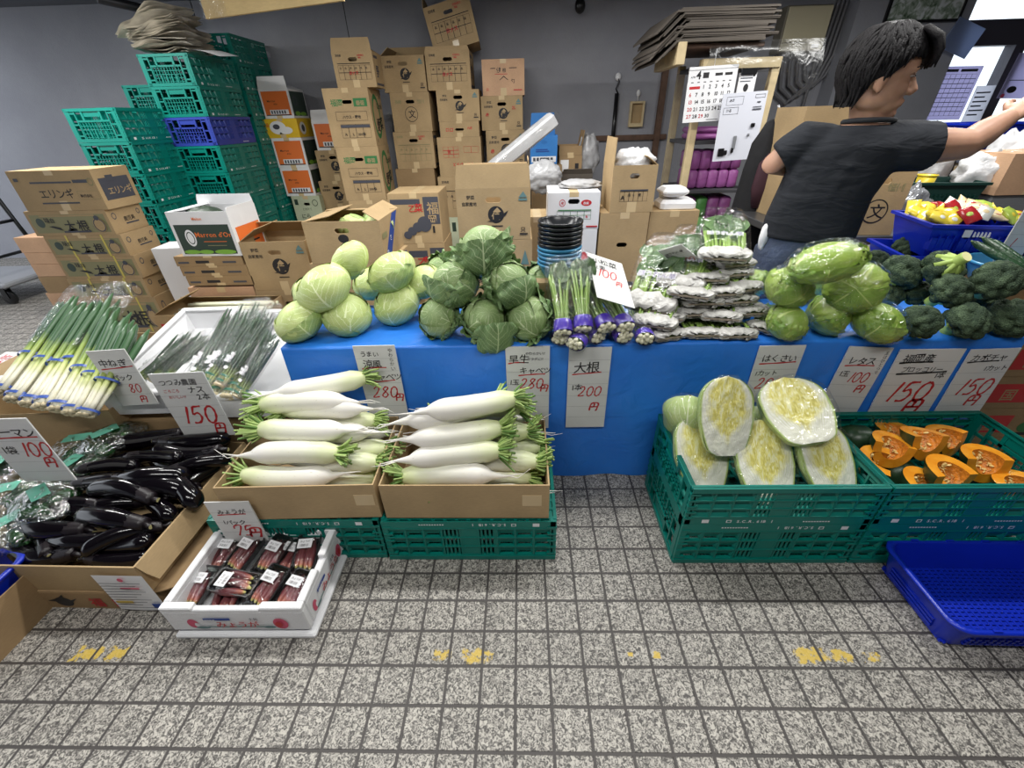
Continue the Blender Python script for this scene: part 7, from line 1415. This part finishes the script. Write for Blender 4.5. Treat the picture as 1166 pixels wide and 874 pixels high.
# bowls of cucumbers, standing on cartons right of the table
kx = 1.815
for k in range(4): carton('cardboard_box', 'red-stamped carton %s the table at the right edge' % ('at the floor beside', 'second from the floor beside', 'third from the floor beside', 'topmost in the stack beside')[k], .42, .40, .148, (kx+.225, 1.64, .155*k), 0, 'card_d', prints={'F': [('f', .12, .2, .5, .8, 'r'), ('t', '国', .22, .3, .4, 'card'), ('e', .7, .4, .1, .2, 'g'), ('f', .6, .1, .9, .2, 'k')]}, slot=None, tape=False, group='red-stamped cartons')
bw = bowl('blue bowl of cucumbers behind the broccoli', at_z(1140, 322, .64)+Vector((.06, .05, -.015)), BWB, None, .13, .085)
bw['category'] = 'bowl'; bw.location = (1.945, 1.71, .752)
carton('cardboard_box', 'low carton under the nearer bowl of cucumbers', .22, .2, .126, (1.945, 1.71, .622), 0, 'card_d', slot=None, tape=False)
b2 = bowl('blue bowl of cucumbers at the far right edge of the photo', (2.19, 1.73, .80), BWB, None, .13, .085)
carton('cardboard_box', 'small low carton raising the far right cucumber bowl', .2, .2, .172, (2.19, 1.73, .622), 0, 'card_d', slot=None, tape=False)
CUC = plain('cucumber_skin', srgb(40, 66, 42), .28, .25, 40, .3, 120); CUT = plain('cucumber_end', srgb(120, 140, 80), .5)
for k, (bx, by, bz, dx, dy, dz, lb) in enumerate(((1.915, 1.73, .85, -.5, .7, .35, 'cucumber leaning left in the nearer blue bowl'), (1.945, 1.73, .856, -.4, .75, .4, 'middle cucumber in the nearer blue bowl'), (1.975, 1.73, .85, -.3, .85, .4, 'right-hand cucumber in the nearer blue bowl'),
    (2.15, 1.73, .90, -.9, .35, .18, 'lowest cucumber in the far right blue bowl'), (2.14, 1.76, .925, -.85, .4, .2, 'second cucumber in the far right blue bowl'), (2.16, 1.71, .93, -.9, .3, .1, 'top cucumber in the far right blue bowl'))):
    o = thing('cucumber', lb, 'cucumber', (bx, by, bz), aim((0, 0, 0), (dx, dy, dz)), 'cucumbers in blue bowls'); b = MB(); b.tube([(-.105, 0, 0), (-.09, .002, 0), (-.04, .006, 0), (.03, .007, 0), (.085, .002, 0), (.105, 0, 0)], [.006, .013, .0155, .016, .013, .006], 12); b.build('fruit', CUC, o); b = MB(); b.tube([(.104, 0, 0), (.112, 0, .001)], [.005, .003], 8); b.build('stem_end', CUT, o)
p = at_y(1138, 240, 2.1); 
vcard('grey-white price card cut off by the right edge, above the cucumbers', (1166, 238), (1196, 238), .78, 1.78, [('d', '1', .2, .4, .3, 'r')])
p = at_y(1152, 168, 2.6); carton('cardboard_box', 'tan carton at the right edge above the snack basket', .36, .3, .20, (p.x+.22, 2.75, at_y(1152, 222, 2.6).z), 0, 'card_p', slot=None)
o = thing('side_cabinet', 'grey cabinet under the tan carton at the right edge', 'cabinet', (p.x+.22, 2.75, 0)); zz_ = at_y(1152, 222, 2.6).z; b = MB(); b.bevbox(-.17, .2, -.14, .14, .0, zz_-.002, .005); b.build('cabinet_body', M['grey_plastic'], o); b = MB(); b.box(-.15, .18, -.146, -.141, .05, zz_-.05); d_ = b.build('door', M['grey_plastic'], o); b = MB(); b.bevbox(.1, .14, -.16, -.146, .5, .6, .003); b.build('handle', M['steel'], d_)
# papers on the window, thin enough for daylight to shine through
def thin_paper(name, c):
    if name in MATS: return MATS[name]
    m = bpy.data.materials.new(name); m.use_nodes = True; nt = m.node_tree; nt.nodes.clear(); o_ = N(nt, 'ShaderNodeOutputMaterial'); d = N(nt, 'ShaderNodeBsdfDiffuse'); t = N(nt, 'ShaderNodeBsdfTranslucent'); d.inputs[0].default_value = c; t.inputs[0].default_value = c
    x = N(nt, 'ShaderNodeMixShader'); x.inputs[0].default_value = .85; L(nt, d.outputs[0], x.inputs[1]); L(nt, t.outputs[0], x.inputs[2]); L(nt, x.outputs[0], o_.inputs[0]); MATS[name] = m; return m
R, w, h = flat_thing('notice_poster', 'lilac-grey timetable sheet taped inside the window behind the man', 'poster', (1060, 76), (1115, 75), (1040, 137), WY-.012, thin_paper('lilac_paper', srgb(206, 202, 226)), 'poster_sheet'); pb = MB(); draw(pb, (0, 0, 0), (1, 0, 0), (0, 1, 0), (0, 0, 1), w, h, grid_items(.06, .08, .94, .86, 8, 9, 'n', .002)+[('f', .1, .9, .5, .95, 'n'), ('f', .55, .9, .9, .95, 'n')]); pb.build('table_lines', INKM, R)
R, w, h = flat_thing('notice_poster', 'grey poster with a photo on the window at the right edge', 'poster', (1160, 60), (1200, 60), (1135, 112), WY-.012, thin_paper('lilac_paper', srgb(206, 202, 226)), 'poster_sheet'); pb = MB(); draw(pb, (0, 0, 0), (1, 0, 0), (0, 1, 0), (0, 0, 1), w, h, [('e', .3, .2, .14, .08, 'k'), ('f', .1, .4, .9, .42, 'n'), ('e', .12, .06, .06, .05, 'p')]); pb.build('poster_print', INKM, R)
R, w, h = flat_thing('notice_poster', 'small white leaflets stuck in the window right of the timetable', 'poster', (1112, 98), (1134, 97), (1094, 140), WY-.010, thin_paper('white_thin_paper', srgb(230, 230, 236)), 'poster_sheet'); pb = MB(); draw(pb, (0, 0, 0), (1, 0, 0), (0, 1, 0), (0, 0, 1), w, h, [('f', .1, .8-.12*k, .85-.2*(k % 2), .84-.12*k, 'n') for k in range(6)]); pb.build('poster_print', INKM, R)
R, w, h = flat_thing('tilted_pane', 'pale bluish acrylic sheet leaning out from the pillar by the upper window', 'sheet', (1088, 16), (1117, 30), (1070, 54), WY-.30, thin_paper('pale_acrylic', srgb(190, 202, 226)), 'acrylic_sheet')
# hand cart at the far left
o = thing('hand_cart', 'grey platform hand cart with a black handle at the far left', 'hand cart', at_z(-6, 352, 0)+Vector((-.25, .35, 0))); b = MB(); b.bevbox(-.45, .42, -.3, .3, .17, .215, .012); b.build('platform', plain('cart_grey', srgb(150, 152, 158), .45), o)
b = MB(); b.tube([(.33, -.26, .2), (.25, -.26, .6), (.21, -.26, .86), (.15, -.22, .92), (.15, .22, .92), (.21, .26, .86), (.25, .26, .6), (.33, .26, .2)], .018, 8); b.tube([(.24, -.26, .66), (.24, .26, .66)], .014, 8); b.tube([(.29, -.26, .4), (.29, .26, .4)], .014, 8); b.build('handle', M['black_plastic'], o)
b = MB(); b.tube([(.15, -.26, .86), (-.35, -.26, .86)], .015, 8); b.tube([(.2, -.26, .42), (-.35, -.26, .42)], .012, 8); b.build('side_rail', M['black_plastic'], o)
for sx_ in (-.33, .3):
    for sy_ in (-.22, .22): b = MB(); b.T = Matrix.Translation((sx_, sy_, .07)) @ Matrix.Rotation(PI/2, 4, 'X'); b.lathe([(.001, -.018), (.06, -.018), (.068, -.01), (.068, .01), (.06, .018), (.001, .018)], 20, 0, True); b.T = Matrix(); b.box(sx_-.025, sx_+.025, sy_-.028, sy_-.021, .06, .17); b.box(sx_-.025, sx_+.025, sy_+.021, sy_+.028, .06, .17); b.build('wheel', M['black_plastic'], o)
wh = [c for c in o.children if c.name.startswith('wheel')]

# ================================================================== THE MAN
YM = 1.88
feet = at_y(915, 285, 1.93); feet = Vector((feet.x, feet.y, 0))
man = thing('person', 'person in a black t-shirt and jeans reaching out to the right behind the table', 'person', feet)
def W(px, py, Y): return at_y(px, py, Y)-feet
ta = D2R(24); fT = Vector((math.sin(ta), math.cos(ta), 0)); rT = Vector((math.cos(ta), -math.sin(ta), 0))
def ell(c, a, bb, r=rT, f=fT, n=24, pw=.85): return [c+r*(a*math.copysign(abs(math.cos(2*PI*k/n))**pw, math.cos(2*PI*k/n)))+f*(bb*math.copysign(abs(math.sin(2*PI*k/n))**pw, math.sin(2*PI*k/n))) for k in range(n)]
def remesh(o, vox, it=5, fac=.5):
    m = o.modifiers.new('remesh', 'REMESH'); m.mode = 'VOXEL'; m.voxel_size = vox; m.use_smooth_shade = True
    s = o.modifiers.new('smooth', 'SMOOTH'); s.factor = fac; s.iterations = it
P0 = W(913, 283, 1.93); P1 = W(922, 255, 1.93); P2 = W(936, 222, 1.92); P3 = W(955, 190, 1.91); P4 = W(970, 166, 1.90); P5 = W(980, 150, 1.895); NK = W(988, 140, 1.89)
HC = W(1002, 88, 1.88)
RS, RE, RW_, RH = W(1036, 168, 1.82), W(1100, 164, 1.80), W(1150, 133, 1.84), W(1172, 120, 1.86)
LS, LE, LW_ = W(914, 163, 1.96), W(880, 186, 1.99), W(915, 192, 2.14)
hips = [P0+rT*s*.09 for s in (-1, 1)]; kn = [Vector((s*.10*rT.x, s*.10*rT.y+.02, .47)) for s in (-1, 1)]; an = [Vector((s*.11*rT.x, s*.11*rT.y, .09)) for s in (-1, 1)]
hy = D2R(-22); hf = Vector((math.cos(hy), math.sin(hy), -.10)).normalized(); hl = Vector((0, 0, 1)).cross(hf).normalized(); hu = hf.cross(hl)
HS = 1.06
def H3(x, y, z, s=1.0): return HC+(hf*x+hl*y+hu*z)*HS
def hball(mb, c, r, nu=20, nv=14, fn=None):
    mb.T = Matrix.Translation(H3(*c)) @ Matrix((hf, hl, hu)).transposed().to_4x4() @ Matrix.Scale(HS, 4); mb.ball((0, 0, 0), r, nu, nv, 0, fn); mb.T = Matrix()
b = MB()
b.loft([ell(P0-Vector((0, 0, .08)), .14, .10), ell(P0, .155, .11), ell(P1, .15, .10), ell(P2, .14, .095), ell(P3, .155, .10), ell(P4, .165, .10), ell(P5, .13, .085), ell(NK, .07, .065)], 0, True, True, True)
for s in (0, 1): b.tube([hips[s], (hips[s]+kn[s])/2, kn[s], (kn[s]*.4+an[s]*.6), an[s]], [.085, .075, .056, .052, .038], 16)
b.tube([P5, NK, (NK*.45+HC*.55)-hf*.02, HC-hf*.02-hu*.02], [.075, .060, .054, .05], 16)
b.tube([P4+rT*.10, RS, (RS+RE)/2, RE, RE*.6+RW_*.4, RW_], [.066, .068, .060, .051, .048, .031], 16)
b.tube([P4-rT*.10, LS, (LS+LE)/2, LE, LE*.5+LW_*.5, LW_], [.06, .060, .050, .043, .040, .027], 16)
# head: cranium, face wedge, jaw, chin, nose, lips, ears
hball(b, (-.012, 0, .028), (.098, .076, .092)); hball(b, (.030, 0, -.028), (.060, .058, .080)); hball(b, (.038, 0, -.072), (.050, .046, .042)); hball(b, (.074, 0, -.098), (.020, .022, .017)); hball(b, (.050, 0, .030), (.044, .056, .050))
for s in (-1, 1): hball(b, (-.004, .036*s, -.060), (.058, .026, .036)); hball(b, (.060, .030*s, -.030), (.026, .022, .024)); hball(b, (.078, .026*s, .026), (.014, .024, .009)); hball(b, (-.010, .076*s, -.012), (.020, .009, .032), 14, 10); hball(b, (-.004, .077*s, -.036), (.011, .008, .012), 10, 8)
b.tube([H3(.084, 0, .016), H3(.096, 0, -.008), H3(.110, 0, -.028), H3(.098, 0, -.040)], [.009, .011, .014, .012], 12)
for s in (-1, 1): hball(b, (.094, .011*s, -.036), (.012, .008, .008), 10, 8)
hball(b, (.089, 0, -.060), (.012, .022, .007), 12, 8); hball(b, (.086, 0, -.072), (.012, .020, .008), 12, 8)
def hand(mb, wr, dirv, up, side, curl=.25, sc_=1.0):
    d = dirv.normalized(); u = (up-d*up.dot(d)).normalized(); s = d.cross(u)*side
    mb.loft([[wr+d*t*sc_+s*(a*math.cos(2*PI*k/14))*sc_+u*(c*math.sin(2*PI*k/14))*sc_ for k in range(14)] for t, a, c in ((-.01, .024, .020), (.02, .030, .018), (.06, .041, .016), (.088, .041, .013), (.098, .034, .010))], 0, True, True, True)
    for k, (of, ln) in enumerate(((-.031, .068), (-.0105, .078), (.0105, .073), (.030, .058))):
        p = wr+(d*.088+s*of)*sc_; pts = [p]; a = curl*.5
        for q in range(3): p = p+(d*math.cos(a)-u*math.sin(a)+s*of*1.5)*(ln/3*(1.15-.15*q))*sc_; pts.append(p); a += curl
        mb.tube(pts, [.0098*sc_, .0090*sc_, .0082*sc_, .0066*sc_], 10); mb.ball(pts[-1], .0066*sc_, 8, 6)
    p = wr+(d*.028-s*.028)*sc_; pts = [p, p+(d*.030-s*.026-u*.004)*sc_, p+(d*.058-s*.034-u*.012)*sc_, p+(d*.078-s*.034-u*.020)*sc_]; mb.tube(pts, [.014*sc_, .0115*sc_, .0100*sc_, .0075*sc_], 10); mb.ball(pts[-1], .0075*sc_, 8, 6)
hand(b, RW_, RH-RW_, Vector((0, -.3, 1)), 1, .22, 1.08); hand(b, LW_, Vector((.8, .5, -.15)), Vector((0, .2, 1)), -1, .5)
def skin_mat():
    m, nt, bb = _new('skin'); tc = N(nt, 'ShaderNodeTexCoord'); f = noisef(nt, tc.outputs['Object'], 14, 3); L(nt, ramp(nt, f, (.3, srgb(166, 124, 102)), (.7, srgb(186, 144, 120))), bb.inputs['Base Color']); bb.inputs['Roughness'].default_value = .5
    bb.inputs['Subsurface Weight'].default_value = .15; bb.inputs['Subsurface Radius'].default_value = (.02, .008, .004); bb.inputs['Subsurface Scale'].default_value = .4; return m
remesh(b.build('body', skin_mat(), man), .0055, 4, .5)
# eyes and brows
for s in (-1, 1):
    b = MB(); hball(b, (.078, .031*s, .006), (.010, .011, .0035), 12, 8); eye_ = b.build('eye', plain('eye_white', srgb(150, 136, 130), .3), man); b = MB(); hball(b, (.0862, .031*s, .006), (.003, .006, .0035), 10, 8); b.build('iris', plain('dark_iris', srgb(30, 22, 20), .2), eye_)
    b = MB(); b.tube([H3(.094, .012*s, .026), H3(.092, .030*s, .032), H3(.078, .048*s, .028)], [.004, .0045, .002], 6); b.build('eyebrow', plain('brow_hair', srgb(30, 26, 26), .7), man)
# hair: a cap with tapering locks
HAIR = plain('black_hair', srgb(22, 20, 22), .62, .25, 60, .3, 200, spec=.2)
b = MB(); rd = random.Random(4); b.T = Matrix.Translation(H3(-.016, 0, .034)) @ Matrix((hf, hl, hu)).transposed().to_4x4()
def zlow(ph):
    # lower edge of the hair round the head: fringe, sideburn, over the ear, nape
    fr = math.cos(ph); return .052 if fr > .62 else (.052-(.62-fr)*.14 if fr > .12 else (-.012 if fr > -.12 else (-.012-(-.12-fr)*.26 if fr > -.42 else -.090)))
def hpt(ph, t, k=1.0):
    zl = zlow(ph)-.034; z1 = .108; z = z1+(zl-z1)*(1-math.cos(t*PI/2)) if False else None
    tm = math.acos(max(-.98, min(1, zl/(.112 if zl > 0 else .150)))); th = t*tm; cz_ = math.cos(th); zz = cz_*(.112 if cz_ > 0 else .150); rr_ = math.sin(th) if cz_ > 0 else max(.70, math.sin(th)*(1-.35*cz_*cz_))
    return (rr_*math.cos(ph)*.112*k-.018, rr_*math.sin(ph)*.090*k, zz*(k if cz_ > 0 else 1)+.034)
def capfn(u, v):
    ph = 2*PI*u; p = Vector(hpt(ph, v, 1.0)); return H3(*(p*(1+.03*noise.noise(p*40))))
b.T = Matrix(); b.grid(capfn, 64, 30); b.build('hair_cap', HAIR, man)
b = MB()
for k in range(620):
    ph = rd.uniform(0, 2*PI); t0 = rd.uniform(.12, .72); t1 = min(1.03, t0+rd.uniform(.22, .36)); dph = rd.uniform(-.22, .22); lift = rd.uniform(.0, .05)
    pts = [H3(*hpt(ph+dph*q/4, t0+(t1-t0)*q/4, .985+.03*math.sin(q/4*PI)+lift*(q/4)**2)) for q in range(5)]
    b.tube(pts, [.003, .0060, .0066, .0050, .001], 6)
for k in range(30):   # fringe swept forward over the forehead
    y = -.062+.124*k/29; b.tube([H3(.050, y*.8, .128), H3(.094, y, .104), H3(.112, y*1.05, .074), H3(.108+.012*rd.random(), y*1.05+.006, .040-.012*rd.random())], [.009, .012, .009, .002], 6)
b.build('hair_locks', HAIR, man)
# shirt
SHIRT = None
def shirt_mat():
    m, nt, bb = _new('black_t_shirt'); tc = N(nt, 'ShaderNodeTexCoord'); mp = N(nt, 'ShaderNodeMapping'); L(nt, tc.outputs['Object'], mp.inputs[0]); mp.inputs['Scale'].default_value = (3, 3, 9); mp.inputs['Rotation'].default_value = (0, .6, 0); f = noisef(nt, mp.outputs[0], 2.2, 3, .5, .6)
    bb.inputs['Base Color'].default_value = srgb(40, 42, 47); bb.inputs['Roughness'].default_value = .85; bb.inputs['Specular IOR Level'].default_value = .2; bump(nt, bb, f, .3, .05); return m
b = MB(); G = Vector((0, 0, 1))
b.loft([ell(P0+G*.050, .176, .130), ell(P1+G*.02, .178, .130), ell(P2, .170, .124), ell(P3, .178, .122), ell(P4, .182, .118), ell(P5+G*.008, .122, .095), ell(NK-G*.004, .080, .075)], 0, True, True, True)
se = RS*.62+RE*.38; b.tube([P4+rT*.09, RS+G*.004, RS*.8+RE*.2, se], [.084, .086, .083, .084], 18); le = LS*.25+LE*.75; b.tube([P4-rT*.09, LS+G*.004, LS*.6+LE*.4, le], [.078, .076, .070, .064], 18)
for k in range(6): z = .2+.1*k; c = P1.lerp(P4, .1+.15*k); b.tube([c-rT*.15-fT*.09, c-fT*.125+G*.02*math.sin(k), c+rT*.15-fT*.08+G*.03], [.004, .008, .004], 8)   # slack folds across the back
remesh(b.build('t_shirt', shirt_mat(), man), .009, 6, .5)
b = MB(); b.tube([NK+(rT*.079*math.cos(2*PI*k/20)+fT*.074*math.sin(2*PI*k/20))+G*(.004+.012*math.sin(2*PI*k/20)*-.6) for k in range(21)], .009, 8, 0, False); b.build('collar', MATS.get('collar') or plain('collar_black', srgb(34, 36, 41), .85), man)
# jeans and shoes
JE = plain('dark_blue_denim', srgb(62, 72, 94), .8, .45, 9, .4, 60)
b = MB(); b.loft([ell(P0-G*.12, .165, .122), ell(P0-G*.04, .172, .125), ell(P0+G*.03, .165, .118), ell(P1-G*.02, .160, .112)], 0, True, True, True)
for s in (0, 1): b.tube([hips[s]+G*.0, (hips[s]+kn[s])/2, kn[s], kn[s]*.4+an[s]*.6, an[s]-G*.03], [.098, .090, .072, .066, .062], 18)
remesh(b.build('jeans', JE, man), .010, 5)
b = MB(); b.tube([P0-rT*.02-fT*.129, P0+rT*.06-fT*.124-G*.045, P0+rT*.13-fT*.093-G*.04], .0025, 6); b.build('pocket_seam', plain('pale_stitching', srgb(150, 156, 166), .7), man)
b = MB(); b.T = Matrix.Translation(P0-rT*.165-fT*.05+G*.05); b.ball((0, 0, 0), (.018, .02, .055), 14, 10, 0, lambda d: 1+.3*noise.noise(d*3)); b.build('white_cloth_tip', M['ink_w'], man)
for s in (0, 1):
    b = MB(); c = an[s]; fd = fT
    b.loft([[Vector((c.x, c.y, 0))+fd*t+rT*(a*math.cos(2*PI*k/16))+G*max(0.0, h_*(.5+.5*math.sin(2*PI*k/16))) for k in range(16)] for t, a, h_ in ((-.10, .02, .05), (-.07, .042, .085), (.0, .045, .095), (.08, .048, .07), (.14, .046, .05), (.175, .02, .03))], 0, True, True, True); b.build('shoe', M['black_plastic'], man)
LAMPS = [(-3.1, 3.0, 62), (-.2, 3.0, 40), (2.3, 3.0, 34), (-1.3, 1.75, 24), (.2, 1.75, 24), (1.7, 1.75, 24), (-1.2, 0.1, 20), (.6, .1, 20)]
WORLD, EXPO = 1.9, 0.0

# ------------------------------------------------------------------ camera, light, colour management
cam = bpy.data.cameras.new('camera'); camo = bpy.data.objects.new('camera', cam); COL.objects.link(camo)
cam.sensor_fit = 'HORIZONTAL'; cam.sensor_width = 36; cam.lens = FPX*36/1166; cam.clip_start = .02
Rm = Matrix((CR, CU, -CF)).transposed().to_4x4(); Rm.translation = CC; camo.matrix_world = Rm
SC.camera = camo
def area(name, loc, rot, sx, sy, e, c=(1, 1, 1)):
    l = bpy.data.lights.new(name, 'AREA'); l.shape = 'RECTANGLE'; l.size = sx; l.size_y = sy; l.energy = e; l.color = c
    o = bpy.data.objects.new(name, l); COL.objects.link(o); o.location = loc; o.rotation_euler = rot; return o
# fluorescent tubes under the ceiling, plus a rear row added to brighten the wall
for k, (x, y, e) in enumerate(LAMPS): area('fluorescent_and_fill_lamp', (x, y, 2.36), (0, 0, 0), 1.25, .12, e, (1, .995, .965))
w = bpy.data.worlds.new('world'); SC.world = w; w.use_nodes = True
w.node_tree.nodes['Background'].inputs[0].default_value = (.86, .92, 1, 1); w.node_tree.nodes['Background'].inputs[1].default_value = WORLD
vs = SC.view_settings; vs.view_transform = 'Standard'; vs.look = 'None'; vs.exposure = EXPO; vs.gamma = 1; vs.use_curve_mapping = False
SC.cycles.transparent_max_bounces = 24; SC.cycles.max_bounces = 8; SC.cycles.use_denoising = True
SC.cycles.caustics_reflective = False; SC.cycles.caustics_refractive = False
